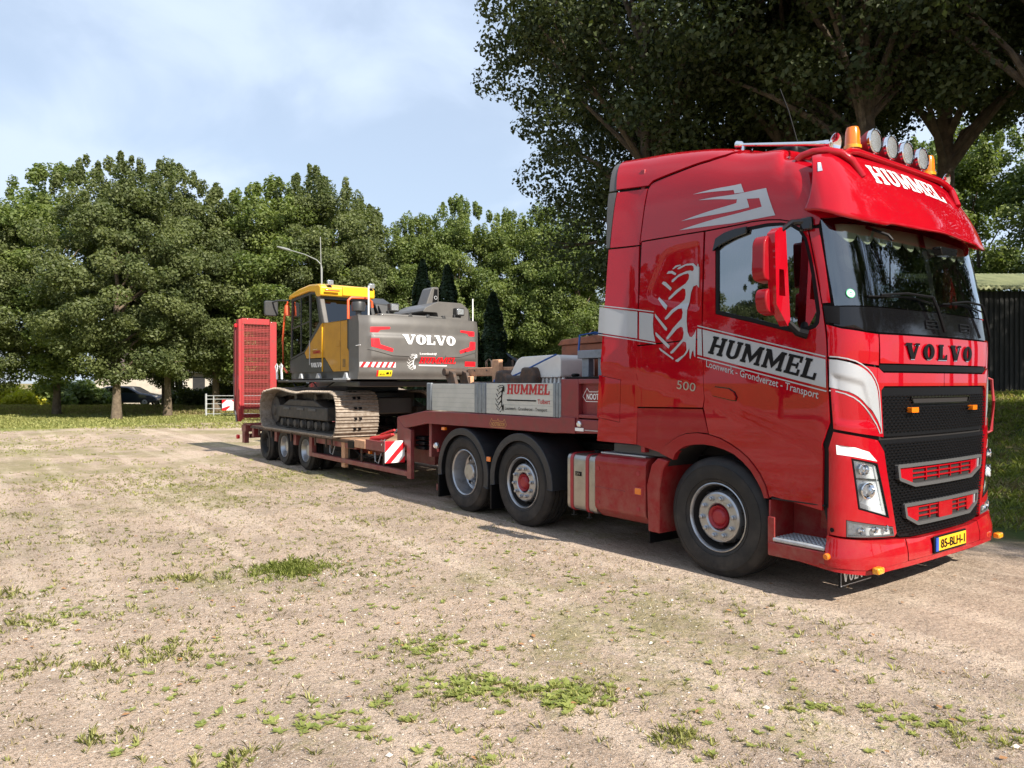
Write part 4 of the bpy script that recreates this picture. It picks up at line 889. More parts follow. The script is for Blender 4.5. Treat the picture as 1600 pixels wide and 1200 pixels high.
# ---- wheels
def tyre_prof(r, rr, wd):
    h = (r-rr)
    p = [(.035, rr), (.02, rr+.01), (.012, rr+.14*h), (.016, rr+.15*h), (.014, rr+.18*h), (.008, rr+.19*h), (.003, rr+.36*h), (0, rr+.5*h), (.003, rr+.66*h), (.0, rr+.665*h), (.001, rr+.70*h), (.006, rr+.705*h), (.012, r-.055), (.022, r-.035), (.04, r-.012), (.055, r)]
    n = 4; x0, x1 = .055, wd-.055
    for i in range(n):
        c = x0+(x1-x0)*(i+.75)/(n+.5); p += [(c-.008, r+.003), (c-.006, r-.014), (c+.006, r-.014), (c+.008, r+.003)]
    return p+[(wd-.055, r), (wd-.04, r-.012), (wd-.022, r-.035), (wd-.006, rr+.75*h), (wd, rr+.5*h), (wd-.008, rr+.25*h), (wd-.02, rr+.01), (wd-.035, rr)]
def flip(p, f): return [(a*f, r) for a, r in p]
def wheel(parent, x, yf, z, r=.52, rr=.295, wd=.36, kind='steer', sg=1, rimmat='rim', seg=64):
    """yf: y of the outer sidewall; sg +1 when the inside is towards +y"""
    t = MB().lathe(flip(tyre_prof(r, rr, wd), sg), (x, yf, z), 'y', seg).build('wheel', 'rubber', parent, angle=40)
    F = lambda p: flip(p, sg)
    if kind == 'steer':
        MB().lathe(F([(.035, rr-.002), (.02, rr+.004), (.016, rr-.004), (.028, rr-.014), (.045, rr-.018)]), (x, yf, z), 'y', seg).build('rim', rimmat, t)
        MB().lathe(F([(.045, rr-.018), (.13, rr-.035), (.17, .235), (.17, .20), (.12, .21)]), (x, yf, z), 'y', seg).build('shaded_rim_well', 'inner', t)  # shade inside the silver rim, put into the colour of the well
        MB().lathe(F([(.14, .235), (.07, .226), (.045, .215), (.035, .20), (.033, .125), (.045, .112), (.075, .105)]), (x, yf, z), 'y', seg).build('rim_disc', rimmat, t)
        h = MB(); 
        for i in range(10):
            a = 2*PI*(i+.5)/10; cx_, cz_ = x+.232*math.cos(a), z+.232*math.sin(a)
            T = Matrix.Translation((cx_, yf+sg*.10, cz_)) @ Matrix.Rotation(-a, 4, 'Y'); h.box(-.012, .012, -.028, .028, -.022, .022, 0, T)
        h.build('rim_hole', 'inner', t, .006)
        MB().lathe(F([(.085, .106), (.03, .098), (.055, .075), (.045, .068), (.03, .05), (.028, .001)]), (x, yf, z), 'y', 32).build('hub', 'redmat', t)
        nr, ny, ns = .165, .033, .019
    elif kind == 'drive':
        MB().lathe(F([(.035, rr-.002), (.02, rr+.004), (.016, rr-.004), (.03, rr-.018), (.09, rr-.03), (.19, rr-.05), (.215, rr-.075), (.205, rr-.13), (.19, .10)]), (x, yf, z), 'y', seg).build('rim', rimmat, t)
        MB().lathe(F([(.20, .12), (.10, .112), (.085, .10), (.085, .001)]), (x, yf, z), 'y', 32).build('hub', rimmat, t)
        h = MB()
        for i in range(8):
            a = 2*PI*i/8; h.disc((x+.205*math.cos(a), yf+sg*.195, z+.205*math.sin(a)), .026, sg*.004, 14)
        h.build('rim_hole', 'inner', t)
        nr, ny, ns = .155, .185, .017
    else:
        MB().lathe(F([(.03, rr-.002), (.016, rr+.003), (.014, rr-.004), (.03, rr-.016), (.10, rr-.03), (.13, rr-.05), (.12, .12), (.07, .10), (.065, .001)]), (x, yf, z), 'y', seg).build('rim', rimmat, t)
        nr, ny, ns = .13, .118, .012
    n0 = None
    for i in range(10):
        a = 2*PI*i/10+.1; px, pz = x+nr*math.cos(a), z+nr*math.sin(a)
        if n0 is None:
            n0 = MB().lathe(F([(0, ns*1.25), (-.006, ns*1.25), (-.008, ns), (-.03, ns*.95), (-.036, ns*.6), (-.036, .001)]), (0, 0, 0), 'y', 10).build('wheel_nut', rimmat, t); n0.location = (px, yf+sg*ny, pz)
        else:
            c = n0.copy(); COL.objects.link(c); c.location = (px, yf+sg*ny, pz)
    return t
wheel(truck, -.085, .03, .506, .52, .295, .36); wheel(truck, -.085, 2.47, .506, .52, .295, .36, sg=-1)
wheel(truck, -2.86, .03, .505, .51, .295, .38); wheel(truck, -2.86, 2.47, .505, .51, .295, .38, sg=-1)
wheel(truck, -4.10, .03, .505, .51, .295, .30, 'drive'); wheel(truck, -4.10, 2.47, .505, .51, .295, .30, 'drive', sg=-1)
for y in (.37, 1.83): MB().lathe(tyre_prof(.51, .295, .30), (-4.10, y, .505), 'y', 48).build('inner_wheel', 'rubber', truck)
ax = MB()
for x in (-.085, -2.86, -4.10): ax.tube([(x, .35, .5), (x, 2.15, .5)], .07, 10)
ax.build('axle', 'dark', truck)
for xc, z0a, z1a in ((-2.86, .44, .38), (-4.10, .30, .38)):
    for y0, y1 in ((.005, .62), (1.88, 2.495)):
        R = .60; A0, A1 = R_(188), R_(-14) ; n = 22
        if xc == -2.86: A1 = R_(-2)
        V = []; mb = MB()
        for i in range(n+1):
            a = A0+(A1-A0)*i/n; 
            for rr_, yy in ((R, y0), (R, y1), (R-.035, y1), (R-.035, y0+.015), (R-.09, y0+.012), (R-.09, y0)): V.append((xc+rr_*math.cos(a), yy, .50+rr_*.97*math.sin(a)))
        F = []
        for i in range(n):
            for k in range(6): F.append((i*6+k, i*6+(k+1) % 6, (i+1)*6+(k+1) % 6, (i+1)*6+k))
        F += [tuple(range(6)), tuple(range(n*6, n*6+6))[::-1]]
        mb.add(V, F); mb.build('wheel_fender', 'fender', truck, .008)
        # straight flap hanging down behind the wheel
        xf = xc-R; mb = MB(); mb.box(xf-.012, xf+.02, y0+.01, y1-.03, .12, .46); mb.build('mud_flap', 'black', truck, .004)
B('side_marker', -3.53, -3.45, .0, .02, .70, .76, 'amber', truck, .006)
mb = MB(); mb.tube([(-4.86, .10, .74), (-4.86, .30, .74)], .03, 8); mb.build('marker_stalk', 'redmat', truck)
mb = MB(); mb.lathe([(0, .001), (0, .045), (-.03, .045), (-.05, .03), (-.055, .001)], (-4.86, .10, .80), 'y', 16); mb.build('side_marker', 'lens', truck)
def rebase(root, base):
    root.location = base
    for c in root.children: c.location = Vector(c.location)-Vector(base)
rebase(truck, (-1.6, 1.25, 0))
def PY(y0, s=1): return lambda a, b, off=0: Vector((a, y0-s*off, b))      # a face looking along -y (s=1)
# ------------------------------------------------------------ the low loader trailer
tr = thing('lowloader_trailer', 'dark red gooseneck low loader trailer with raised ramps behind the truck', 'trailer')
gneck = [(-5.92, 1.16), (-5.08, 1.275), (-1.50, 1.285), (-1.50, 1.15), (-2.3, 1.115), (-5.05, 1.10), (-5.68, 1.0), (-5.60, .95), (-5.60, .27), (-5.90, .27)]
for y0, y1 in ((.03, .12), (2.38, 2.47)): MB().prism([(-5.92, 1.16), (-5.08, 1.275), (-1.50, 1.285), (-1.50, 1.15), (-2.3, 1.115), (-5.05, 1.10), (-5.70, 1.0)], y0, y1).build('neck_beam', 'tred', tr, .008)
for y0, y1 in ((.03, .09), (2.41, 2.47)): MB().prism([(-5.92, 1.155), (-5.705, 1.0), (-5.60, 1.01), (-5.50, .98), (-5.50, .27), (-5.62, .27), (-5.62, .75), (-5.92, .78)], y0, y1).build('neck_post', 'tred', tr, .006)
B('neck_floor', -5.05, -1.5, .12, 2.38, 1.20, 1.26, 'tred', tr, 0)
MB().prism([(-5.9, .7), (-5.9, 1.14), (-5.1, 1.26), (-5.05, 1.2), (-5.75, 1.05), (-5.75, .7)], .12, 2.38).build('neck_slope', 'tred', tr, .01)
for y in (.75, 1.65): MB().prism([(-5.85, .5), (-5.85, 1.1), (-5.1, 1.2), (-2.3, 1.2), (-2.3, 1.08), (-4.9, 1.04), (-5.35, .62), (-5.35, .45)], y, y+.08).build('neck_web', 'tred', tr, .006)
B('neck_panel', -5.15, -5.08, .13, 2.3, .62, 1.12, 'tred', tr)
B('landing_leg', -5.28, -5.16, .42, .54, .2, 1.1, 'tred', tr); B('leg_foot', -5.34, -5.10, .36, .60, .10, .2, 'tred', tr)
for i in range(3): B('cylinder_gauge', -5.56, -5.30, .14, .30, .70+i*.07, .75+i*.07, 'black', tr, .01)
# head block in front with its recessed sides
hb = B('neck_head', -2.12, -1.50, .09, 2.41, 1.287, 1.70, 'tred', tr)
for y0, y1 in ((.03, .092), (2.408, 2.47)):
    B('head_post', -2.14, -1.86, y0, y1, 1.287, 1.71, 'tred', hb); B('head_rail', -1.858, -1.50, y0, y1, 1.66, 1.71, 'tred', hb); B('head_rail', -1.858, -1.50, y0, y1, 1.30, 1.335, 'tred', hb)
B('head_mat', -2.08, -1.50, .05, 2.45, 1.712, 1.735, 'black', hb); B('head_knob', -2.02, -1.95, .06, .14, 1.735, 1.77, 'black', hb, .02)
def nooteboom(mapf, m, par, w_, h_, bold=.02):
    O = [(0, .3), (.12, .75), (.3, .55), (.44, .55), (.5, .98), (.56, .55), (.7, .55), (.88, .75), (1, .3), (.88, .0), (.12, .0)]
    O = [(0, .36), (.13, .98), (.20, .72), (.44, .72), (.5, .98), (.56, .72), (.80, .72), (.87, .98), (1, .36), (.90, .0), (.10, .0)]
    I = inset([(a*w_, b*h_) for a, b in O], .006); O = [(a*w_, b*h_) for a, b in O]; n = len(O)
    lay('logo_outline', [[O[i], O[(i+1) % n], I[(i+1) % n], I[i]] for i in range(n)], mapf, m, par, .002)
    lay('logo_lettering', [[(.12*w_+a*.76*w_, .15*h_+b*.42*h_) for a, b in q] for q in font_polys('NOOTEBOOM', bold)], mapf, m, par, .002)
nooteboom(lambda a, b, off=0: Vector((-1.855+a, .09-off, 1.47+b)), 'white', hb, .52, .15)
nooteboom(lambda a, b, off=0: Vector((-3.50+a, .03-off, 1.125+b)), 'gold', tr, .36, .115)
B('neck_flange', -2.14, -1.9, .015, .03, 1.13, 1.30, 'tred', tr, .004)
mb = MB(); mb.lathe([(0, .001), (0, .033), (-.02, .033), (-.032, .02), (-.034, .001)], (-1.83, .028, 1.235), 'y', 16); mb.build('marker_lamp', 'lens', tr)
B('reflector', -1.90, -1.77, .018, .029, 1.16, 1.195, 'white', tr, .002); B('neck_stub', -1.75, -1.55, .02, .029, 1.17, 1.178, 'alu', tr, 0)
B('side_marker', -4.63, -4.55, .02, .06, 1.03, 1.07, 'amber', tr, .004)
# aluminium side boards round the neck
for y0, y1 in ((.05, .075), (2.425, 2.45)):
    a = B('side_board', -4.93, -3.86, y0, y1, 1.29, 1.655, 'board', tr, .004); b = B('side_board', -3.60, -2.30, y0, y1, 1.29, 1.665, 'board', tr, .004)
    for x0, x1 in ((-5.06, -4.935), (-3.855, -3.605), (-2.295, -2.15)):
        pp = MB(); w3 = (x1-x0)/3
        for i in range(3): pp.box(x0+i*w3+.004, x0+(i+1)*w3-.004, min(y0, y0-.012 if y0 < 1 else y0), y1+(.012 if y0 > 1 else 0), 1.288, 1.668)
        pp.box(x0, x1, y0+.003, y1-.003, 1.289, 1.667); pp.build('board_post', 'boardpost', tr, .005)
    for i in range(5):
        for x0, x1 in ((-4.93, -3.86), (-3.60, -2.30)): B('board_groove', x0+.01, x1-.01, y0-.001, y1+.001, 1.345+i*.062, 1.347+i*.062, 'boardpost', tr, 0)
B('side_board', -5.06, -5.03, .08, 2.42, 1.29, 1.655, 'board', tr, .004)
BD = PY(.05)
def bd(u0, v0, w_, h_, slant=0): return lambda a, b, off=0: Vector((u0+a*w_, .05-off, v0+b*h_))
P_, w_ = slab_text('HUMMEL', .08, .08, .22)
lay('board_lettering', P_, bd(-3.16, 1.535, .80, .118), 'ltred', tr, .004)
lay('board_lettering', [[(0, 0), (1, 0), (1, 1), (0, 1)]], bd(-3.16, 1.455, .56, .016), 'black', tr, .003)
lay('board_lettering', font_polys('Tolbert', .01), bd(-2.57, 1.43, .22, .052), 'ltred', tr, .003)
lay('board_lettering', font_polys('Loonwerk - Grondverzet - Transport', .004), bd(-3.20, 1.335, .80, .048), 'black', tr, .003)
emblem(bd(-3.40, 1.31, .19, .335), 'black', tr, .004, norm=True)
# deck: timber planks between steel, red outer beams, low side rail
B('frame_beam', -13.2, -5.7, .55, .72, .42, .66, 'tred', tr); B('frame_beam', -13.2, -5.7, 1.78, 1.95, .42, .66, 'tred', tr)
rr_ = random.Random(3)
def planks(x0, x1, n):
    for i in range(n):
        a = .035+(2.43/n)*i; B('deck_plank', x0+rr_.uniform(0, .04), x1-rr_.uniform(0, .05), a+.005, a+2.43/n-.005, .665+rr_.uniform(-.004, .004), .715+rr_.uniform(-.005, .006), 'wood', tr, .006)
planks(-12.9, -10.2, 8); planks(-10.19, -7.42, 8)
for i in range(9): B('deck_plank', -7.36+i*.165, -7.36+i*.165+.155, .12, 2.38, .70+rr_.uniform(-.004, .004), .742+rr_.uniform(-.006, .006), 'wood', tr, .006)
B('timber_block', -7.41, -7.0, .02, .3, .60, .735, 'wood2', tr, .012); B('deck_edge', -12.9, -7.6, .02, .034, .655, .70, 'rust', tr, .003)
B('deck_edge', -7.62, -7.42, .0, .03, .58, .70, 'black', tr, .003)
for y0, y1 in ((.03, .12), (2.38, 2.47)):
    B('deck_beam', -7.0, -5.905, y0, y1, .60, .755, 'tred', tr); B('low_rail', -9.28, -5.605, y0, y1, .30, .375, 'tred', tr)
    B('rail_post', -9.42, -9.29, y0, y1, .30, .66, 'tred', tr); B('rail_post', -8.0, -7.86, y0+.02, y1, .22, .655, 'wood2' if y0 < 1 else 'tred', tr)
    for x in (-7.25, -6.45): B('rail_stay', x, x+.03, y0+.03, y1-.03, .376, .655, 'rust', tr)
    B('deck_outer_beam', -9.2, -7.42, y0+.03, y1+.08, .56, .66, 'tred', tr)
for x in (-12.3, -11.5, -10.35, -9.1, -8.6, -8.35): B('deck_hook', x, x+.04, .005, .03, .52, .68, 'rust', tr, .004)
for x in (-12.9, -11.4, -10.3): B('axle_bracket', x, x+.14, .05, .2, .45, .655, 'tred', tr)
MB().disc((-6.42, .03, .71), .016, -.006, 12).build('deck_lamp', 'lens', tr)
B('side_marker', -6.95, -6.89, .05, .10, .53, .57, 'amber', tr, .004)
for x, k in ((-9.72, 0), (-10.88, 0), (-12.02, 1)):
    wheel(tr, x, .06, .375, .38, .215, .26, 'trailer', 1, 'rim' if not k else 'dark', 40); wheel(tr, x, 2.44, .375, .38, .215, .26, 'trailer', -1, 'rim', 32)
    MB().lathe(tyre_prof(.38, .215, .26), (x, .36, .375), 'y', 40).build('inner_wheel', 'rubber', tr); MB().tube([(x, .3, .375), (x, 2.2, .375)], .06, 8).build('axle', 'dark', tr)
# warning board, red and white, facing forward
def warnboard(x, y0, z0, s, par, name='warning_board', t=.012):
    b = B(name, x-t, x, y0, y0+s, z0, z0+s, 'white', par, .002)
    f = lambda a, c, off=0: Vector((x+off, y0+a*s, z0+c*s))
    lay('board_stripe', [[(0, .0), (.30, 0), (1, .70), (1, 1), (.98, 1), (0, .02)][0:5]], f, 'reflred', b, .002)
    lay('board_stripe', [[(0, .48), (.52, 1), (0, 1)]], f, 'reflred', b, .002); lay('board_stripe', [[(.70, 0), (1, 0), (1, .30)]], f, 'reflred', b, .002)
    return b
warnboard(-5.72, -.27, .50, .32, tr)
MB().tube([(-5.735, .03, .66), (-5.735, .2, .66)], .012, 6).build('board_arm', 'black', tr)
# tail: hinge frame, legs and the two raised ramps
B('tail_beam', -13.5, -13.2, .0, 2.5, .55, .70, 'tred', tr); B('tail_plate', -13.48, -12.92, .02, 2.48, .705, .735, 'tred', tr)
for y in (.03, .62, 1.75, 2.34): B('tail_leg', -13.55, -13.36, y, y+.1, .28, .55, 'tred', tr)
B('tail_bumper', -13.62, -13.55, .2, 2.3, .38, .48, 'tred', tr); MB().lathe([(0, .001), (0, .05), (-.06, .05), (-.06, .001)], (-13.6, -.02, .42), 'y', 12).build('tail_lamp', 'reflred', tr)
for ry in (-.10, 1.72):
    rp = B('ramp', -13.58, -13.38, ry, ry+.075, .78, 3.13, 'tred2', tr, .01)
    B('ramp_side', -13.58, -13.38, ry+.72, ry+.88, .98, 3.10, 'tred2', rp, .01); B('ramp_top', -13.56, -13.40, ry+.075, ry+.72, 3.02, 3.16, 'tred2', rp, .01)
    B('ramp_rail', -13.44, -13.38, ry+.078, ry+.12, .82, 3.02, 'tred2', rp, .004); B('ramp_rail', -13.72, -13.59, ry-.02, ry+.05, 1.0, 3.02, 'tred', rp, .01)
    for i in range(11): B('ramp_rung', -13.55, -13.43, ry+.122, ry+.718, .86+i*.2, .86+i*.2+.085, 'tred2', rp, .005)
    gr = MB()
    for i in range(18): gr.box(-13.405, -13.39, ry+.135+i*.033, ry+.143+i*.033, .80, 3.0)
    for i in range(56): gr.box(-13.402, -13.394, ry+.12, ry+.72, .81+i*.039, .817+i*.039)
    tag(gr.build('ramp_mesh', 'lattice', rp, smooth=False), kind='stuff')
    MB().tube([(-13.75, ry+.0, 1.9), (-13.65, ry-.01, 1.1), (-13.45, ry-.02, .78)], .02, 6).build('ramp_spring', 'greyrub', rp)
B('ramp_lamp', -13.60, -13.5, -.15, -.10, 2.95, 3.03, 'reflred', tr, .01)
for k, (x0, x1, z) in enumerate(((-9.0, -7.9, .52), (-7.8, -6.6, .50), (-12.8, -11.5, .5))): MB().tube([(x0, .16, z+.06), (x0+(x1-x0)*.3, .14, z-.03), (x0+(x1-x0)*.7, .15, z-.05), (x1, .16, z+.06)], .011, 6).build('air_line', 'black', tr)
for x in (-8.6, -6.8): MB().tube([(x, .10, .56), (x+.05, .08, .42), (x+.16, .08, .40), (x+.22, .10, .56)], .009, 6).build('rope_hook', 'alu', tr)
B('tool_box', -9.15, -8.3, .2, .5, .32, .55, 'dark', tr, .012)
for yy, cc in ((1.0, 'redstrap'), (1.15, 'bluestrap'), (1.3, 'black')): MB().tube([(-1.5, yy, 1.5), (-1.3, yy, 1.35), (-1.12, yy, 1.5), (-.99, yy, 1.75)], .016, 8).build('air_line', cc, tr)
rebase(tr, (-8.5, 1.25, 0))
# load binders: red ratchet straps with chains hooked on the deck
for y, lab in ((.16, 'red load binder with hook chained to the near edge of the deck'), (2.2, 'red load binder with hook chained to the far edge of the deck')):
    t = thing('load_binder', lab, 'load binder', (-6.3, y, .75), 0, 'load binders on the trailer deck')
    MB().tube([(-.75, 0, .01), (-.25, 0, .06), (.0, 0, .12)], [.035, .045, .03], 8).build('binder_barrel', 'redstrap', t); MB().tube([(-.45, .02, .09), (-.1, .02, .17), (.05, .0, .19)], .018, 6).build('binder_handle', 'redstrap', t)
    for i in range(7):
        c = Vector((.06+i*.05, 0, .15+i*.033)); a = [c+Vector((.03*math.cos(k), .018*math.sin(k)*(i % 2), .02*math.cos(k)+.018*math.sin(k)*((i+1) % 2))) for k in [2*PI*j/8 for j in range(9)]]
        MB().tube(a, .005, 4).build('chain_link', 'alu', t)
    MB().tube([(-.30, -.02, .05), (-.33, -.04, -.0), (-.25, -.05, -.03), (-.2, -.03, .03)], .012, 6).build('hook', 'alu', t)

# ------------------------------------------------------------ the excavator
ex = thing('excavator', 'grey and yellow tracked excavator loaded on the low trailer deck', 'excavator')
# counterweight: plan bows backwards, rounded corners
def cwx(y):  # outer face
    t = (y-1.19)/1.17
    return -7.02-.13*t*t-.14*max(0, abs(t)-.86)**1.2*6
def CWF(y, z, off=0):
    b = .03*sst(2.62, 2.78, z)+.05*sst(1.86, 1.73, z)-.035*sst(2.50, 2.42, z)*sst(2.02, 2.10, z)*sst(.12, .2, y)*sst(2.28, 2.2, y)
    return Vector((cwx(y)-b+off, y, z))
ys = [.02+2.34*i/60 for i in range(61)]; zs = [1.73+1.05*j/36 for j in range(37)]
V = [CWF(y, z) for y in ys for z in zs]; F = [(i*37+j, (i+1)*37+j, (i+1)*37+j+1, i*37+j+1) for i in range(60) for j in range(36)]
mb = MB().add(V, F); n = len(mb.v)
bk = [(-7.62, y, z) for y in (ys[0], ys[-1]) for z in (zs[0], zs[-1])]
mb.add([V[j] for j in range(37)]+[(-7.62, ys[0], z) for z in zs], [(j, j+1, 37+j+1, 37+j) for j in range(36)])
mb.add([V[60*37+j] for j in range(37)]+[(-7.62, ys[-1], z) for z in zs], [(j+1, j, 37+j, 37+j+1) for j in range(36)])
mb.add([V[i*37+36] for i in range(61)]+[(-7.62, y, zs[-1]) for y in ys], [(i+1, i, 61+i, 61+i+1) for i in range(60)])
mb.add([V[i*37] for i in range(61)]+[(-7.62, y, zs[0]) for y in ys], [(i, i+1, 61+i+1, 61+i) for i in range(60)])
cwo = mb.build('counterweight', 'exgrey', ex, angle=25)
def cwq(y0, z0, w_, h_): return lambda a, b, off=0: CWF(y0+a*w_, z0+b*h_, off)
P_, w_ = slab_text('VOLVO', .03, 0, .26); lay('counterweight_lettering', P_, cwq(.72, 2.315, 1.02, .165), 'white', cwo, .012)
lay('counterweight_lettering', font_polys('Loonbedrijf', .02), cwq(1.02, 2.135, .33, .045), 'white', cwo, .004)
P_, w_ = slab_text('HUMMEL', .05, .12, .24); lay('counterweight_lettering', P_, cwq(1.02, 2.0, .74, .105), 'reflred', cwo, .010)
lay('counterweight_lettering', [[(i/8, 0), ((i+1)/8, 0), ((i+1)/8, 1), (i/8, 1)] for i in range(8)], cwq(1.02, 1.955, .56, .018), 'white', cwo, .004)
lay('counterweight_lettering', [[(i/8, 0), ((i+1)/8, 0), ((i+1)/8, 1), (i/8, 1)] for i in range(8)], cwq(1.98, 1.96, .27, .085), 'reflred', cwo, .004)
emblem(cwq(.80, 1.885, .17, .27), 'white', cwo, .005, norm=True)
for mirror in (0, 1):
    f = (lambda y: y) if not mirror else (lambda y: 2.38-y)
    for P in ([(.17, 2.585), (.50, 2.595), (.50, 2.56), (.34, 2.545), (.30, 2.50), (.17, 2.50)], [(.17, 2.40), (.30, 2.40), (.32, 2.30), (.54, 2.235), (.53, 2.18), (.175, 2.265)]):
        sheet('reflector', [(f(a), b) for a, b in P], CWF, 'reflred', cwo, [], .006, 0, .04)
    sheet('swage', [(f(a), b) for a, b in [(.15, 2.25), (.53, 2.165), (.85, 2.14), (.85, 2.11), (.53, 2.12), (.13, 2.22)]], CWF, 'exgrey', cwo, [], .012, .02, .05)
q = MB()
for i in range(6):
    a = .03+i*.095
    sheet('warning_stripe', [(a, 1.925), (a+.095, 1.925), (a+.095, 2.01), (a, 2.01)], CWF, 'white', cwo, [], .003, 0, .05)
    if i < 6: sheet('warning_stripe', [(a, 1.925), (a+.045, 1.925), (a+.09, 2.01), (a+.045, 2.01)], CWF, 'ltred', cwo, [], .006, 0, .05)
sheet('warning_sticker', [(.31, 1.775), (.54, 1.775), (.54, 1.875), (.31, 1.875)], CWF, 'yelsign', cwo, [], .004, 0, .05); sheet('warning_sticker', [(.28, 1.775), (.308, 1.775), (.308, 1.875), (.28, 1.875)], CWF, 'reflred', cwo, [], .004, 0, .05)
lay('sticker_print', [[(.33, 1.80), (.42, 1.80), (.375, 1.86)]], CWF, 'black', cwo, .006); lay('sticker_print', [[(.345, 1.807), (.405, 1.807), (.375, 1.848)]], CWF, 'yelsign', cwo, .008); lay('sticker_print', [[(.44, 1.81), (.485, 1.81), (.485, 1.845), (.44, 1.845)], [(.505, 1.81), (.52, 1.81), (.52, 1.85), (.505, 1.85)]], CWF, 'black', cwo, .006)
MB().tube([(-7.30, .0, 2.28), (-7.12, .0, 2.285)], .006, 5).build('side_nick', 'white', cwo)
# upper deck of the machine
mb = MB(); mb.box(-10.5, -7.55, .08, 2.36, 1.72, 1.9); mb.build('turntable_frame', 'exdark', ex, .02)
mb = MB(); mb.box(-10.35, -8.9, 1.25, 2.3, 1.9, 2.68); mb.box(-8.85, -7.6, .12, 2.34, 1.9, 2.735); mb.build('engine_housing', 'exgrey', ex, .03)
SP = PY(.05)
def side(name, P, m, holes=(), off=0, th=.04, g=.003, par=None): return sheet(name, inset(P, g), SP, m, par or ex, list(holes), off, th, .4)
side('body_panel', [(-8.80, 2.735), (-7.755, 2.745), (-7.755, 2.26), (-7.42, 2.0), (-7.46, 1.865), (-8.35, 1.865), (-8.52, 1.98), (-8.72, 2.12), (-8.80, 2.12)], 'exyel')
side('body_panel', [(-9.60, 2.125), (-9.70, 2.24), (-8.87, 2.745), (-8.82, 2.745), (-8.82, 2.12)], 'exyel')
side('body_panel', [(-7.75, 2.745), (-7.40, 2.735), (-7.37, 1.87), (-7.41, 2.0), (-7.745, 2.26)], 'exdark')
side('body_panel', [(-10.47, 2.11), (-9.705, 2.235), (-9.605, 2.12), (-8.815, 2.112), (-8.815, 1.865), (-10.5, 1.865)], 'exdark')
side('body_panel', [(-8.805, 2.112), (-8.72, 2.112), (-8.36, 1.865), (-8.805, 1.865)], 'exdark')
B('panel_edge', -8.815, -8.805, .03, .05, 1.87, 2.745, 'exyel2', ex, 0); side('panel_edge', [(-9.44, 2.0), (-9.42, 2.0), (-9.42, 2.46), (-9.44, 2.46)], 'alu', off=.012, th=.01, g=0)
side('panel_seam', [(-8.03, 1.88), (-8.022, 1.88), (-8.022, 2.735), (-8.03, 2.735)], 'exdark', off=.002, th=.001, g=0)
side('panel_latch', rounded([(-8.25, 2.30), (-8.05, 2.30), (-8.05, 2.40), (-8.25, 2.40)], .02), 'exyel', off=.006, th=.006, g=0)
for i in range(7): side('panel_louvre', [(-7.94, 1.945+i*.02), (-7.82, 1.945+i*.02), (-7.82, 1.955+i*.02), (-7.94, 1.955+i*.02)], 'exdark', off=.002, th=.001, g=0)
sheet('roof_skirt', [(-8.80, .05), (-7.4, .05), (-7.4, .10), (-8.80, .10)], lambda a, b, off=0: Vector((a, b, 2.742+off)), 'exyel', ex, [], 0, .01, .5)
def sq(x0, z0, w_, h_, rot=False):
    return (lambda a, b, off=0: Vector((x0+a*w_, .05-off, z0+b*h_))) if not rot else (lambda a, b, off=0: Vector((x0-b*w_, .05-off, z0+a*h_)))
P_, w_ = slab_text('VOLVO', .05, 0, .26); lay('side_lettering', P_, sq(-9.37, 1.955, .52, .085), 'white', ex, .004)
lay('side_lettering', font_polys('EC180E', .03), sq(-7.52, 2.30, .09, .36, True), 'white', ex, .004); lay('side_lettering', font_polys('HUMMEL', .03), sq(-9.27, 2.205, .36, .06), 'ltred', ex, .004)
lay('side_lettering', font_polys('Loonbedrijf', .01), sq(-9.27, 2.275, .2, .02), 'white', ex, .004)
# cab: frame, glass, roof
cabp = [(-10.40, 3.33), (-9.43, 3.375), (-9.11, 3.34), (-9.02, 3.24), (-8.83, 2.76), (-8.86, 2.748), (-9.69, 2.245), (-10.46, 2.12)]
g1 = [(-10.34, 3.28), (-9.47, 3.325), (-9.45, 2.44), (-9.72, 2.275), (-10.41, 2.165)]; g2 = [(-9.41, 3.33), (-9.14, 3.30), (-8.98, 2.78), (-9.41, 2.50)]
side('cab_frame', cabp, 'exdark', [g1, g2]); side('cab_window', g1, 'glassx', off=-.015, th=0, g=-.005); side('cab_window', g2, 'glassx', off=-.015, th=0, g=-.005)
B('window_bar', -9.93, -9.90, .055, .07, 2.25, 3.3, 'exdark', ex, 0); MB().prism([(-10.40, 2.72), (-9.45, 2.82), (-9.45, 2.84), (-10.40, 2.745)], .055, .07).build('window_bar', 'exdark', ex)
mb = MB(); mb.prism([(-9.02, 3.26), (-8.92, 3.26), (-8.70, 2.745), (-8.83, 2.745)], .03, .12); mb.build('cab_pillar', 'exgrey', ex, .015)
mb = MB(); mb.prism([(-8.96, 3.20), (-8.92, 3.20), (-8.72, 2.745), (-8.76, 2.745)], .12, 1.02); rg = mb.build('cab_rear_window', 'glassx', ex)
mb = MB(); mb.prism([(-8.93, 3.26), (-8.95, 3.20), (-8.90, 3.20), (-8.88, 3.26)], .10, 1.04); mb.prism([(-8.92, 3.2), (-8.88, 3.2), (-8.68, 2.75), (-8.72, 2.75)], 1.0, 1.06); mb.build('cab_rear_frame', 'exdark', ex)
mb = MB(); mb.prism(cabp, 1.0, 1.05); mb.build('cab_side', 'exdark', ex); B('cab_front', -10.46, -10.40, .06, 1.04, 2.1, 2.35, 'exdark', ex)
B('operator_seat', -9.6, -9.3, .35, .8, 2.2, 2.95, 'seat', ex, .05); B('console', -10.1, -9.5, .2, .95, 1.9, 2.4, 'seat', ex, .03)
rf = [(-10.46, 3.31), (-10.40, 3.40), (-9.9, 3.47), (-9.36, 3.50), (-8.90, 3.47), (-8.80, 3.42), (-8.80, 3.25), (-9.02, 3.245), (-9.10, 3.345), (-9.43, 3.38), (-10.36, 3.335)]
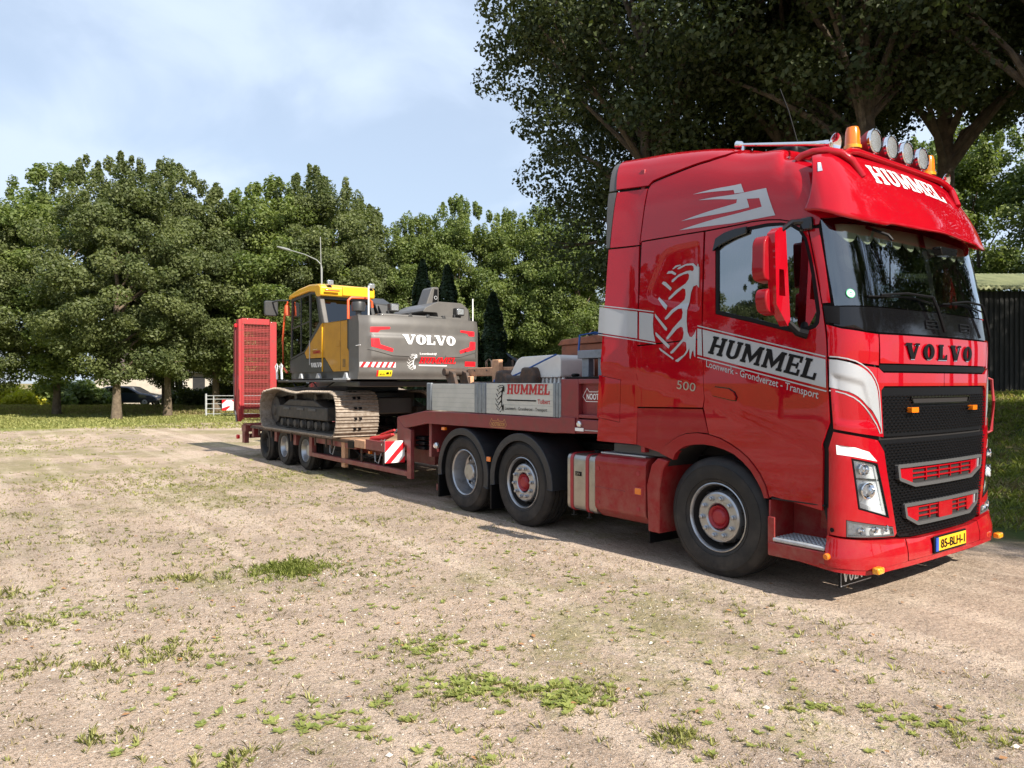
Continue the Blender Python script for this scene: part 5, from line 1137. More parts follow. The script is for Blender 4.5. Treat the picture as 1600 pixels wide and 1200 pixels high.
mb = MB(); mb.prism(rf, .0, 1.08); mb.build('cab_roof', 'exyel2', ex, .03, seg=3)
B('roof_visor', -8.80, -8.77, .42, .95, 3.27, 3.44, 'exyel2', ex, .01)
for y in (.12, .94):
    B('work_lamp', -8.80, -8.74, y, y+.11, 3.44, 3.53, 'lens', ex, .01); B('lamp_stay', -8.86, -8.80, y+.03, y+.08, 3.40, 3.48, 'exdark', ex, .004)
B('roof_rail', -8.76, -8.72, .06, .34, 3.33, 3.355, 'orange', ex, .008); MB().tube([(-8.8, .02, 3.45), (-8.8, .0, 4.3)], .008, 5).build('aerial', 'lampgrey', ex)
MB().tube([(-10.45, -.0, 3.27), (-10.56, -.02, 3.15), (-10.70, -.02, 2.5), (-10.66, -.02, 1.98), (-10.55, .02, 1.87)], .022, 8).build('handrail', 'orange', ex)
MB().tube([(-10.44, .02, 3.30), (-10.75, -.10, 3.32), (-10.95, -.14, 3.30)], .018, 6).build('mirror_arm', 'exdark', ex)
mb = MB(); mb.prism(rounded([(-.30, 3.02), (-.02, 3.02), (-.02, 3.33), (-.30, 3.33)], .05), -11.02, -10.95, 'x'); mb.build('side_mirror', 'exdark', ex, .02)
MB().tube([(-10.5, .0, 3.2), (-10.47, .0, 3.0)], .05, 8).build('mirror_clamp', 'orange', ex)
# white steps with hooks, lower step beam
mb = MB(); mb.box(-10.95, -7.62, -.03, .05, 1.68, 1.715); mb.box(-10.9, -10.4, -.06, .02, 1.70, 1.725); mb.build('step_beam', 'greyrub', ex, .005)
B('step_plate', -8.15, -7.55, -.035, .04, 1.716, 1.75, 'alu', ex, .004)
for x in (-10.95, -10.68): MB().tube([(x, -.05, 1.74), (x-.02, -.05, 1.9), (x-.08, -.05, 2.0), (x-.02, -.05, 2.07), (x+.05, -.05, 2.0), (x+.01, -.05, 1.9), (x+.03, -.05, 1.74)], .018, 6).build('step_hook', 'white', ex)
for x in (-9.75, -8.9, -7.7): MB().prism([(x-.09, 1.75), (x+.09, 1.75), (x+.04, 1.84), (x-.02, 1.84)], -.02, .03).build('step_bracket', 'alu', ex, .004)
# handrails and bits on the engine deck
MB().tube([(-7.6, .0, 2.74), (-7.6, .0, 3.05), (-7.6, .05, 3.10), (-7.6, .36, 3.11), (-7.6, .43, 3.05), (-7.6, .44, 2.95)], .022, 8).build('guard_rail', 'orange', ex)
MB().lathe([(0, .001), (0, .11), (.12, .12), (.15, .11), (.15, .001)], (-7.5, .14, 2.87), 'z', 20).build('exhaust_cap', 'exdark', ex); MB().tube([(-7.5, .14, 2.74), (-7.5, .14, 2.88)], .05, 8).build('exhaust_pipe', 'exdark', ex)
MB().tube([(-7.45, .30, 2.74), (-7.45, .30, 3.30)], .014, 6).build('lamp_post', 'white', ex)
B('deck_cover', -7.6, -7.3, .45, 2.2, 2.742, 2.84, 'exgrey', ex, .02)
for y in (.95, 1.3, 1.62): MB().prism([(y, 2.74), (y+.12, 2.74), (y+.08, 2.86), (y+.04, 2.86)], -7.36, -7.28, 'x').build('deck_hinge', 'exdark', ex, .006)
MB().tube([(-7.22, 1.30, 2.80), (-7.22, 1.62, 2.78)], .02, 6).build('camera_bracket', 'exdark', ex)
for y in (.60, 1.92):
    B('lamp_stay', -7.45, -7.35, y+.02, y+.12, 2.74, 2.90, 'exdark', ex, .01); w0 = B('work_lamp', -7.42, -7.30, y+.03, y+.20, 2.88, 3.02, 'exdark', ex, .012); B('lamp_lens', -7.30, -7.29, y+.05, y+.18, 2.90, 3.0, 'lens', w0, .006)
mb = MB(); mb.prism(rounded([(1.32, 2.92), (1.38, 3.0), (1.64, 3.12), (2.14, 3.12), (2.30, 3.0), (2.34, 2.76), (1.66, 2.76), (1.62, 2.92)], .03), -8.6, -7.42, 'x'); mb.build('engine_hood', 'exgrey', ex, .03)
MB().tube([(-7.3, 2.30, 2.76), (-7.3, 2.30, 3.2)], .012, 6).build('lamp_post', 'white', ex)
bm = MB(); bm.prism([(-9.6, 1.9), (-8.9, 2.6), (-9.1, 3.2), (-9.5, 3.36), (-9.75, 3.2), (-11.5, 2.2), (-12.7, 1.2), (-12.6, 1.05), (-10.8, 1.8)], 1.22, 1.62); bm.build('boom', 'exdark', ex, .03)
MB().prism([(1.68, 2.95), (1.74, 3.16), (1.84, 3.43), (1.88, 3.46), (2.0, 3.46), (2.0, 2.95)], -8.35, -8.0, 'x').build('boom_head', 'exgrey', ex, .015); MB().prism([(1.86, 3.17), (1.90, 3.42), (1.97, 3.42), (1.97, 3.17)], -8.0, -7.992, 'x').build('boom_opening', 'black', ex); MB().lathe([(0, .035), (.006, .035), (.006, .025)], (-7.992, 1.925, 3.26), 'x', 14).build('boom_pin', 'alu', ex)
# undercarriage and tracks
mb = MB(); mb.box(-11.2, -8.7, .62, 1.88, 1.15, 1.5); mb.box(-10.6, -9.2, .7, 1.8, 1.0, 1.72); mb.build('undercarriage', 'exdark', ex, .03)
mb = MB(); mb.box(-8.9, -8.3, .9, 1.6, 1.1, 1.4); mb.box(-8.6, -7.4, .1, 2.3, 1.60, 1.70); mb.build('underbelly', 'exdark', ex, .02)
def trackpath():
    xa, xb, z0, z1, r = -11.55, -8.18, .735, 1.485, .375
    P = []; L_ = xb-xa
    P += [(xa+L_*i/40, z0) for i in range(40)]
    P += [(xb+r*.8*math.sin(t)**.62, (z0+z1)/2-r*math.cos(t)) for t in [PI*i/24 for i in range(24)]]
    def top(u): return z1+.015+.055*math.sin(u*PI*1.0)*0+.045*sst(.45, .75, u)*sst(1.0, .82, u)-.03*sst(.3, .5, u)*sst(.8, .6, u)
    P += [(xb-L_*i/40, top(i/40)) for i in range(40)]
    P += [(xa-r*.85*math.sin(t)**.75, (z0+z1)/2+r*math.cos(t)) for t in [PI*i/24 for i in range(24)]]
    return P
TP = trackpath(); TL = [0]
for i in range(len(TP)): a, b = TP[i], TP[(i+1) % len(TP)]; TL.append(TL[-1]+math.hypot(b[0]-a[0], b[1]-a[1]))
def tat(s):
    s %= TL[-1]; i = min(bisect.bisect(TL, s)-1, len(TP)-1); a, b = TP[i], TP[(i+1) % len(TP)]; t = (s-TL[i])/(TL[i+1]-TL[i]); return Vector((a[0]+(b[0]-a[0])*t, 0, a[1]+(b[1]-a[1])*t))
npad = 50
shoe_me = None
for side_y in (-.10, 1.72):
    fr_ = MB(); fr_.box(-11.1, -8.55, side_y+.12, side_y+.46, .98, 1.22); fr_.prism([(-10.9, 1.22), (-8.8, 1.22), (-9.2, 1.34), (-10.5, 1.34)], side_y+.14, side_y+.44); tf = fr_.build('track_frame', 'trackd', ex, .02)
    for i in range(7): MB().lathe([(-.01, .001), (-.01, .07), (.04, .085), (.05, .10), (.09, .10), (.10, .08), (.22, .08), (.23, .1), (.28, .1), (.29, .001)], (-10.9+i*.36, side_y+.14, .88), 'y', 18).build('track_roller', 'trackd', tf)
    for x in (-10.3, -9.3): MB().lathe([(0, .001), (0, .07), (.22, .07), (.22, .001)], (x, side_y+.2, 1.38), 'y', 14).build('top_roller', 'trackd', tf)
    for x in (-11.55, -8.18): MB().lathe([(0, .001), (.0, .1), (.03, .13), (.05, .27), (.19, .27), (.21, .13), (.24, .001)], (x, side_y+.18, 1.11), 'y', 30).build('track_idler', 'trackd', tf)
    for x in (-10.75, -10.0, -9.4): B('frame_cover', x, x+.35, side_y+.105, side_y+.13, 1.14, 1.19, 'greyrub', tf, .006)
    chn = MB()
    for i in range(npad):
        s = TL[-1]*(i+.5)/npad; p = tat(s); d = (tat(s+.02)-tat(s-.02)).normalized(); n = Vector((d.z, 0, -d.x))
        T = Matrix(((d.x, 0, n.x, p.x), (0, 1, 0, 0), (d.z, 0, n.z, p.z), (0, 0, 0, 1)))
        for yy in (.3, .46): chn.box(-.085, .085, side_y+yy, side_y+yy+.03, -.13, -.012, 0, T)
        T2 = Matrix(((d.x, 0, n.x, p.x), (0, 1, 0, side_y), (d.z, 0, n.z, p.z), (0, 0, 0, 1)))
        if shoe_me is None:
            sh = MB(); pr_ = [(-.088, -.012), (.09, -.012), (.09, .002), (.06, .004), (.055, .03), (.045, .03), (.04, .004), (.005, .004), (0, .026), (-.01, .026), (-.015, .004), (-.045, .004), (-.05, .03), (-.062, .03), (-.066, .004), (-.088, .004)]
            sh.prism(pr_, .0, .80); sh.box(-.02, .02, .33, .38, .004, .034, 1); sh.box(-.02, .02, .42, .47, .004, .034, 1)
            shoe = sh.build('track_shoe', ['track', 'black'], ex, 0); shoe_me = shoe.data
        else:
            shoe = bpy.data.objects.new('track_shoe', shoe_me); link(shoe, ex)
        shoe.matrix_local = T2
    tag(chn.build('track_chain', 'trackd', ex, smooth=False), kind='stuff')
for dy in (0, .07, .14): MB().tube([(-8.6, 1.18+dy, 2.5), (-9.1, 1.15+dy, 3.15), (-9.6, 1.15+dy, 3.38), (-10.4, 1.16+dy, 3.0), (-11.4, 1.18+dy, 2.3)], .022, 6).build('hydraulic_hose', 'black', ex)
for y, x0 in ((-.0, -10.3), (-.02, -9.2)): MB().tube([(x0, y+.03, 1.70), (x0+.3, y, 1.58), (x0+.7, y+.02, 1.60), (x0+.9, y+.1, 1.70)], .014, 6).build('hose', 'black', ex)
rebase(ex, (-9.9, 1.19, .74))

# ------------------------------------------------------------ loose cargo on the trailer's neck
def cargo(name, label, cat, base): return thing(name, label, cat, base)
t = cargo('timber_frame', 'weathered orange-brown timber frame with upright posts standing on the trailer neck behind the side boards', 'timber frame', (-4.4, .45, 1.262))
B('beam', -.55, .95, .20, .27, .50, .62, 'wood2', t, .01); B('beam', -.5, -.36, .13, .19, .0, .50, 'wood2', t, .01); B('post', .18, .34, .12, .19, .0, .72, 'wood2', t, .01)
B('post', 1.25, 1.38, .40, .48, .0, .74, 'wood2', t, .01); B('beam', -.3, 1.6, .50, .57, .42, .56, 'wood2', t, .01)
for i in range(4): MB().lathe([(0, .001), (0, .014), (-.012, .014), (-.012, .001)], (-.35+i*.3, .198, .58), 'y', 8).build('bolt', 'rust', t)
for x in (-.12, .5): MB().tube([(x, .24, .62), (x-.01, .24, .70), (x+.05, .24, .745), (x+.12, .24, .70), (x+.13, .24, .62)], .016, 8).build('lifting_eye', 'rust', t)
t = cargo('quick_coupler', 'rusty steel bucket coupler arm poking over the rear end of the grey side boards', 'coupler', (-4.86, .35, 1.262))
MB().prism([(-.22, .52), (-.18, .60), (.0, .55), (.22, .05), (.14, .0), (.08, .05)], .0, .05).build('side_plate', 'rust', t, .008); MB().prism([(-.22, .52), (-.18, .60), (.0, .55), (.22, .05), (.14, .0), (.08, .05)], .22, .27).build('side_plate', 'rust', t, .008)
MB().tube([(-.16, -.05, .56), (-.16, .32, .56)], .055, 12).build('pin', 'rust', t)
t = cargo('digging_bucket', 'dark rusty digger bucket lying on the trailer neck behind the white board', 'bucket', (-3.75, .35, 1.262))
MB().prism([(-.2, .35), (-.16, .56), (.0, .575), (.08, .50), (.36, .50), (.40, .60), (.62, .60), (.68, .50), (.62, .1), (.3, .0), (-.1, .05)], .05, .75).build('shell', 'rust', t, .03)
for x in (-.05, .12, .29): B('tooth', x, x+.08, -.05, .06, .36, .42, 'rust', t, .01)
MB().prism([(-.9, .30), (-.85, .42), (-.3, .42), (-.2, .30), (-.2, .0), (-.9, .0)], .1, .7).build('lower_half', 'rust', t, .04)
t = cargo('white_tank', 'cream plastic tank with slotted skirt strapped down on the trailer neck', 'tank', (-3.2, .55, 1.262))
MB().prism(rounded([(-.55, .47), (-.36, .70), (-.28, .735), (.42, .745), (.50, .70), (.50, .47)], .04), -.05, .50).build('hood', 'cream', t, .03)
for i in range(14): MB().prism([(-.50+i*.075, .30), (-.465+i*.075, .30), (-.445+i*.075, .47), (-.48+i*.075, .47)], -.03, .0).build('slat', 'cream', t, .003)
B('inner_body', -.45, .48, .05, .46, .02, .47, 'black', t, .02)
t2 = cargo('blue_strap', 'blue lashing strap drawn slantwise across the cream tank', 'strap', (-3.5, .45, 1.262))
MB().tube([(-.25, .0, .45), (.05, -.02, .52), (.6, -.03, .68), (.80, -.02, .74)], .010, 6).build('webbing', 'bluestrap', t2); MB().tube([(-.45, -.02, .42), (-.3, 0, .47), (-.2, .0, .44)], .03, 6).build('strap_tail', 'bluestrap', t2)
t = cargo('steel_trestle', 'grey-blue galvanised steel trestle standing beside the cab on the trailer head', 'trestle', (-1.9, .35, 1.737))
B('top_rail', -.28, .42, -.05, .08, .20, .29, 'galv', t, .006); B('top_rail', -.28, .42, 1.5, 1.63, .20, .29, 'galv', t, .006)
for x in (-.24, .02): 
    for y in (-.02, 1.52): B('leg', x, x+.11, y, y+.08, -.02, .20, 'galv', t, .006)
B('cross_rail', -.28, -.20, .08, 1.5, .20, .27, 'galv', t, .006)
t = cargo('steel_box', 'brown painted steel box with a lid beyond the grey trestle behind the cab', 'box', (-3.0, 1.25, 1.262))
B('body', -.45, .75, -.1, .9, .0, .90, 'brown', t, .01); MB().prism([(-.50, .90), (-.42, .97), (.78, 1.03), (.80, .91)], -.13, .93).build('lid', 'brown', t, .01); 
for x in (-.2, .3): MB().lathe([(0, .001), (0, .02), (-.01, .02), (-.01, .001)], (x, -.1, .7), 'y', 10).build('rivet', 'rust', t)
t = cargo('blue_sheet', 'blue folded tarpaulin sheet tied on top of the brown steel box', 'tarpaulin', (-2.7, 1.2, 2.28))
mb = MB(); n = 12; V = []; F = []
for i in range(n+1):
    for j in range(n+1): V.append((-.2+.9*i/n, .7*j/n, .03+.06*mnoise.noise(Vector((i*.4, j*.35, 1)))+.10*i/n))
F = [(i*(n+1)+j, (i+1)*(n+1)+j, (i+1)*(n+1)+j+1, i*(n+1)+j+1) for i in range(n) for j in range(n)]
mb.add(V, F); o = mb.build('cloth', 'bluestrap', t); s_ = o.modifiers.new('s', 'SOLIDIFY'); s_.thickness = .03
MB().tube([(-.12, -.02, .02), (-.2, -.22, -.02), (-.22, -.24, -.4)], .014, 6).build('tie_rope', 'bluestrap', t)
# ------------------------------------------------------------ terrain height
DV = Vector((-math.cos(R_(36.55)), math.sin(R_(36.55)))); RV = Vector((math.sin(R_(36.55)), math.cos(R_(36.55))))
def hgt(x, y):
    h = 1.35*sst(4.6, 20.5, y)*sst(-26, -13, x)
    zd = (x-CX)*DV.x+(y-CY)*DV.y; xr = (x-CX)*RV.x+(y-CY)*RV.y
    h += .34*math.exp(-((zd-42.5)/3.0)**2)*sst(-7, -16, xr)*(.8+.35*mnoise.noise(Vector((xr*.25, 3, 1))))*(1 if zd < 60 else 0)
    if h > .02: h += .05*mnoise.noise(Vector((x*.6, y*.6, 0)))*min(1, h*3)
    return h
def axis(vals):
    o = []
    for a, b, st in vals:
        n = max(1, int(round((b-a)/st))); o += [a+(b-a)*i/n for i in range(n)]
    return o+[vals[-1][1]]
gx = axis([(-1500, -300, 300), (-300, -80, 40), (-80, 30, 1.0), (30, 100, 14), (100, 1500, 350)])
gy = axis([(-1500, -300, 300), (-300, -40, 40), (-40, -20, 5), (-20, 50, 1.0), (50, 120, 14), (120, 1500, 345)])
V = [(x, y, hgt(x, y)) for x in gx for y in gy]; ny_ = len(gy)
F = [(i*ny_+j, (i+1)*ny_+j, (i+1)*ny_+j+1, i*ny_+j+1) for i in range(len(gx)-1) for j in range(ny_-1)]
# ground material: trodden sand and fine gravel, thin turf in patches, grass verge and bank beyond
gm = bpy.data.materials.new('sandy_ground'); gm.use_nodes = True; T_ = gm.node_tree; gb = T_.nodes['Principled BSDF']; gb.inputs['Roughness'].default_value = .95; gb.inputs['Specular IOR Level'].default_value = .15
gn = T_.nodes.new('ShaderNodeNewGeometry'); gs = T_.nodes.new('ShaderNodeSeparateXYZ'); T_.links.new(gn.outputs['Position'], gs.inputs[0])
def nz(scale, det=6, rough=.6, dist=0, vec=None):
    n = T_.nodes.new('ShaderNodeTexNoise'); n.inputs['Scale'].default_value = scale; n.inputs['Detail'].default_value = det; n.inputs['Roughness'].default_value = rough; n.inputs['Distortion'].default_value = dist
    T_.links.new(vec or gn.outputs['Position'], n.inputs['Vector']); return n.outputs[0]
def mr(v, a, b, c=0, d=1, smooth=True):
    n = T_.nodes.new('ShaderNodeMapRange'); n.inputs[1].default_value = a; n.inputs[2].default_value = b; n.inputs[3].default_value = c; n.inputs[4].default_value = d
    if smooth: n.interpolation_type = 'SMOOTHSTEP'
    T_.links.new(v, n.inputs[0]); return n.outputs[0]
def cm(f, a, b, mode='MIX'):
    n = T_.nodes.new('ShaderNodeMix'); n.data_type = 'RGBA'; n.blend_type = mode
    if isinstance(f, (int, float)): n.inputs[0].default_value = f
    else: T_.links.new(f, n.inputs[0])
    for k, v in ((6, a), (7, b)):
        if isinstance(v, tuple): n.inputs[k].default_value = (*v, 1)
        else: T_.links.new(v, n.inputs[k])
    return n.outputs[2]
def mth(op, a, b=None):
    n = T_.nodes.new('ShaderNodeMath'); n.operation = op
    for k, v in ((0, a), (1, b)):
        if v is None: continue
        if isinstance(v, (int, float)): n.inputs[k].default_value = v
        else: T_.links.new(v, n.inputs[k])
    return n.outputs[0]
sand = cm(mr(nz(.55, 5), .35, .68), (.57, .43, .325), (.44, .34, .265))
sand = cm(mr(nz(2.2, 6, .65), .46, .74, 0, .85), sand, (.31, .23, .17))                     # damp, trodden spots
rutm = T_.nodes.new('ShaderNodeMapping'); rutm.inputs['Scale'].default_value = (.10, 2.2, 1); rutm.inputs['Rotation'].default_value = (0, 0, .06); T_.links.new(gn.outputs['Position'], rutm.inputs[0])
sand = cm(mr(nz(1.0, 3, .5, .3, rutm.outputs[0]), .48, .62, 0, .7), sand, (.70, .56, .44))          # lighter wheel tracks
sand = cm(mr(nz(38, 4, .75), .50, .68), sand, (.25, .19, .14))
sand = cm(mr(nz(70, 3, .7), .55, .70), sand, (.74, .66, .57))
sand = cm(mr(nz(150, 2, .8), .52, .66, 0, .85), sand, (.17, .13, .10))
grit = cm(mr(nz(120, 2, .8), .60, .72), sand, (.70, .64, .58))
# scattered straw-dark litter flecks, longer than wide
mpn = T_.nodes.new('ShaderNodeMapping'); mpn.inputs['Scale'].default_value = (1, 2.6, 1); mpn.inputs['Rotation'].default_value = (0, 0, .5); T_.links.new(gn.outputs['Position'], mpn.inputs[0])
col = cm(mr(nz(20, 5, .75, 1.2, mpn.outputs[0]), .555, .66, 0, .8), grit, (.17, .135, .08))
turf = cm(mr(nz(9, 6, .7), .38, .66), (.20, .20, .065), (.36, .31, .15)); turf = cm(mr(nz(55, 3, .8), .45, .7, 0, .6), turf, (.12, .13, .04))
pm_ = mth('ADD', nz(.28, 3, .5), mth('MULTIPLY', nz(1.9, 6, .7), .55)); 
px_ = mr(gs.outputs[0], 2.5, -8, -.06, .045); pm_ = mth('ADD', pm_, px_)
fine = mth('MULTIPLY', nz(14, 5, .8), .42)
pmf = mr(mth('ADD', pm_, fine), .99, 1.15, 0, .6)
col = cm(pmf, col, turf)
# verge: x runs away along the trailer
edge = mth('ADD', gs.outputs[0], mth('MULTIPLY', nz(.22, 5, .6), 9)); ymix = mth('MULTIPLY', gs.outputs[1], .12); edge = mth('ADD', edge, ymix)
vg = mr(edge, -22.0, -24.5); vgf = mr(nz(3, 6, .8), .30, .50, .55, 1); vg = mth('MULTIPLY', vg, vgf)
verge = cm(mr(nz(.7, 6, .65), .35, .65), (.27, .275, .08), (.17, .215, .055)); verge = cm(mr(nz(7, 5, .8), .5, .72, 0, .8), verge, (.40, .34, .16))
col = cm(vg, col, verge)
zd_ = mth('ADD', mth('MULTIPLY', mth('SUBTRACT', gs.outputs[0], CX), DV.x), mth('MULTIPLY', mth('SUBTRACT', gs.outputs[1], CY), DV.y))
dryv = cm(mr(nz(1.3, 6, .7), .4, .62), (.30, .24, .13), (.17, .15, .06))
col = cm(mr(mth('ADD', zd_, mth('MULTIPLY', nz(.4, 4), 6)), 40.5, 43), col, dryv)
# bank on the far side of the truck
bk_ = mr(mth('ADD', gs.outputs[1], mth('MULTIPLY', nz(.8, 5, .6), 1.6)), 3.9, 4.7); bk2 = mth('MULTIPLY', bk_, mr(gs.outputs[0], -24, -18))
bank = cm(mr(nz(.9, 6, .7), .38, .62), (.075, .115, .028), (.17, .15, .06)); bank = cm(mr(nz(6, 5, .8), .55, .75), bank, (.24, .17, .09))
col = cm(bk2, col, bank)
T_.links.new(col, gb.inputs['Base Color'])
bsum = mth('ADD', mth('MULTIPLY', nz(60, 4, .8), .35), mth('ADD', mth('MULTIPLY', nz(14, 5, .7), .9), mth('MULTIPLY', nz(2.0, 4, .6), 1.6)))
bp_ = T_.nodes.new('ShaderNodeBump'); bp_.inputs['Strength'].default_value = 1.0; bp_.inputs['Distance'].default_value = .05; T_.links.new(bsum, bp_.inputs['Height']); T_.links.new(bp_.outputs[0], gb.inputs['Normal'])
g = mesh_obj('ground', V, F, gm, None, True, 180); tag(g, kind='structure')

# ------------------------------------------------------------ foliage
def np_mesh(name, verts, nper, m, var=None, parent=None):
    """verts (n*nper,3) float32; faces of nper corners each"""
    n = len(verts)//nper; me = bpy.data.meshes.new(name)
    me.vertices.add(len(verts)); me.vertices.foreach_set('co', verts.astype(np.float32).ravel())
    me.loops.add(len(verts)); me.loops.foreach_set('vertex_index', np.arange(len(verts), dtype=np.int32))
    me.polygons.add(n); me.polygons.foreach_set('loop_start', np.arange(0, len(verts), nper, dtype=np.int32)); me.polygons.foreach_set('loop_total', np.full(n, nper, dtype=np.int32))
    me.update(calc_edges=True)
    if var is not None:
        a = me.attributes.new('var', 'FLOAT', 'FACE'); a.data.foreach_set('value', var.astype(np.float32))
    me.materials.append(M[m]); return link(bpy.data.objects.new(name, me), parent)
def unit(a): return a/np.maximum(np.linalg.norm(a, axis=1, keepdims=True), 1e-6)
def leaves(R, P, out, size, wide=.55, up=.4, jit=.9):
    """a rhombus leaf at every point, facing roughly outwards and up"""
    n = len(P); nrm = unit(out+np.array([0, 0, up])+R.normal(0, jit, (n, 3))); t = unit(np.cross(nrm, R.normal(0, 1, (n, 3)))); b = np.cross(nrm, t)
    s = (size*R.uniform(.6, 1.35, n))[:, None]
    V = np.stack([P-t*s*.5, P+b*s*wide*.5-t*s*.05+nrm*s*.08, P+t*s*.5, P-b*s*wide*.5-t*s*.05+nrm*s*.08], 1)
    return V.reshape(-1, 3)
def crown_mesh(name, seed, blobs, per, size, m, shell=.22, up=.45):
    R = np.random.RandomState(seed); VV = []; VA = []
    for (c, r, k) in blobs:
        n = int(per*k); d = unit(R.normal(0, 1, (n, 3))); rad = 1-np.abs(R.normal(0, shell, n)); rad = np.clip(rad, .1, 1.15)
        P = np.array(c)+d*rad[:, None]*np.array(r)
        VV.append(leaves(R, P, d, size, .6, up)); VA.append(np.clip(R.normal(.45, .25, n)+R.normal(0, .16), 0, 1))
    o = np_mesh(name, np.concatenate(VV), 4, m, np.concatenate(VA)); me = o.data; bpy.data.objects.remove(o); return me
def make_blobs(seed, H, z0, rx, nb, br, sprigs=10, flat=1.0, top=1.0):
    R = np.random.RandomState(seed); B_ = []
    zc = (z0+H)/2; hz = (H-z0)/2
    for i in range(nb):
        d = R.normal(0, 1, 3); d /= np.linalg.norm(d); k = R.uniform(.45, .95)**.6
        w_ = 1-.25*max(0, d[2])**2*top
        c = (d[0]*rx*k*w_, d[1]*rx*k*w_, zc+d[2]*hz*k*.93); s = br*R.uniform(.6, 1.25)
        B_.append((c, (s*1.1, s*1.1, s*.8*flat), s*s/br/br))
    for i in range(sprigs):
        a = R.uniform(0, 2*PI); k = R.uniform(0, .75); z = zc+hz*math.sqrt(max(0, 1-k*k))*R.uniform(.93, 1.07); s = br*R.uniform(.22, .5)
        B_.append(((math.cos(a)*rx*k, math.sin(a)*rx*k, z), (s*.8, s*.8, s*1.8), .25))
    return B_
def trunk_mesh(name, seed, blobs, H, z0, r0, m, nl=14, fork=None, lean=0):
    R = random.Random(seed); mb = MB(); top = H*.82
    pts = []; n = 8; R.random()
    for i in range(n+1):
        t = i/n; pts.append((lean*t+R.uniform(-.08, .08)*t*2, R.uniform(-.08, .08)*t*2, -.15+t*(top+.15)))
    rad = [r0*(1.35 if i == 0 else 1.0)*(1-.85*i/n) for i in range(n+1)]
    mb.tube(pts, rad, 12)
    bl = [b for b in blobs if b[2] > .3]; R.shuffle(bl)
    for c, r, k in bl[:nl]:
        t = max(.18 if r0 < .25 else .42, min(.92, (c[2]*.72)/top)); i = t*n; j = int(i); u = i-j; p = Vector(pts[j]).lerp(Vector(pts[min(j+1, n)]), u)
        q = Vector(c); mid = p.lerp(q, .5)+Vector((R.uniform(-.2, .2), R.uniform(-.2, .2), .25)); rr = r0*(1-.8*t)*.55
        mb.tube([p, p.lerp(mid, .5)+Vector((0, 0, .05)), mid, q], [rr, rr*.8, rr*.6, rr*.2], 7)
        for w_ in range(2):
            e = q+Vector((R.uniform(-1, 1)*r[0], R.uniform(-1, 1)*r[1], R.uniform(-.3, 1)*r[2])); mb.tube([mid.lerp(q, .4), q.lerp(e, .4), e], [rr*.35, rr*.2, rr*.08], 5)
    o = mb.build(name, m); me = o.data; bpy.data.objects.remove(o); return me
def species(n, H, z0, rx, nb, br, per, size, lm, bm, r0, seed, shell=.22, sprigs=12, nl=14, flat=1., top=1., up=.45):
    L_ = []
    for i in range(n):
        bl = make_blobs(seed+i, H, z0, rx, nb, br, sprigs, flat, top)
        L_.append((crown_mesh('crown', seed+50+i, bl, per, size, lm, shell, up), trunk_mesh('trunk', seed+90+i, bl, H, z0, r0, bm, nl)))
    return L_
def plant(sp, k, label, cat, loc, rz, s=1., name='tree', group=None, sz=None):
    t = thing(name, label, cat, loc, rz, group); t.scale = (s, s, sz or s)
    for nm, me in (('trunk', sp[k][1]), ('crown', sp[k][0])): link(bpy.data.objects.new(nm, me), t)
    return t
far_oak = species(4, 12, 1.4, 3.6, 165, .64, 540, .145, 'leaf', 'bark', .19, 11, .32, 44)
far_rob = species(3, 11.5, .8, 3.2, 135, .62, 500, .14, 'leaf2', 'bark', .14, 31, .33, 40)
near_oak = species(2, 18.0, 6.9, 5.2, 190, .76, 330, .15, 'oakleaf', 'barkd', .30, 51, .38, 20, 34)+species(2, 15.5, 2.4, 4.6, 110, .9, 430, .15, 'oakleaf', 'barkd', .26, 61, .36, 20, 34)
def at(px, Z): X = (px-800)/1160*Z; return (CX+Z*DV.x+X*RV.x, CY+Z*DV.y+X*RV.y)
# the row of trees at the far side of the field (positions measured on the ground, left to right)
rowA = [(-40.0, -4.6, 10.6, 'broad green tree at the outer end of the far row, cut by the picture edge'), (-40.4, -1.3, 13.4, 'tall green tree above the golden bush, second in the far row'),
        (-34.1, .5, 12.3, 'green tree with a thick pale trunk and a low bent limb, beside the dark car'), (-36.2, 3.1, 12.9, 'tall green tree whose trunk stands just beyond the dark car\'s bonnet'),
        (-36.8, 5.6, 12.0, 'green tree standing behind the field gate'), (-35.7, 8.2, 13.2, 'tall green tree with its peak above the lamp post arm'), (-35.4, 10.7, 13.7, 'tallest green tree of the far row, rising behind the excavator cab'),
        (-36.7, 13.8, 12.3, 'green tree ending the dark row at the gap of sky above the excavator')]
for i, (x, y, h, lb) in enumerate(rowA): plant(far_oak if i not in (1, 5) else far_rob, i % (4 if i not in (1, 5) else 3), lb, 'tree', (x, y, hgt(x, y)-.05), 1.3*i+.4, h/12.6*(1.12, 1.25, 1.05, .95, 1.1, 1.2, 1.0, 1.15)[i], sz=h/12.6, group='trees along the far side of the field')
rowB = [(-33.2, 15.6, 11.2, 'yellow-green tree first in the lighter group, behind the two tall dark conifers'), (-32.5, 18.0, 12.4, 'yellow-green tree with the highest top of the lighter group'),
        (-30.7, 20.1, 11.6, 'yellow-green tree rising above the lone dark conifer column'), (-28.7, 21.4, 11.7, 'yellow-green tree above the cream tank'), (-26.4, 21.9, 10.6, 'yellow-green tree partly covered by the rear of the red cab')]
for i, (x, y, h, lb) in enumerate(rowB): plant(far_rob, i % 3, lb, 'tree', (x, y, 0), 2.1*i+1, h/12, group='lighter trees behind the trailer')
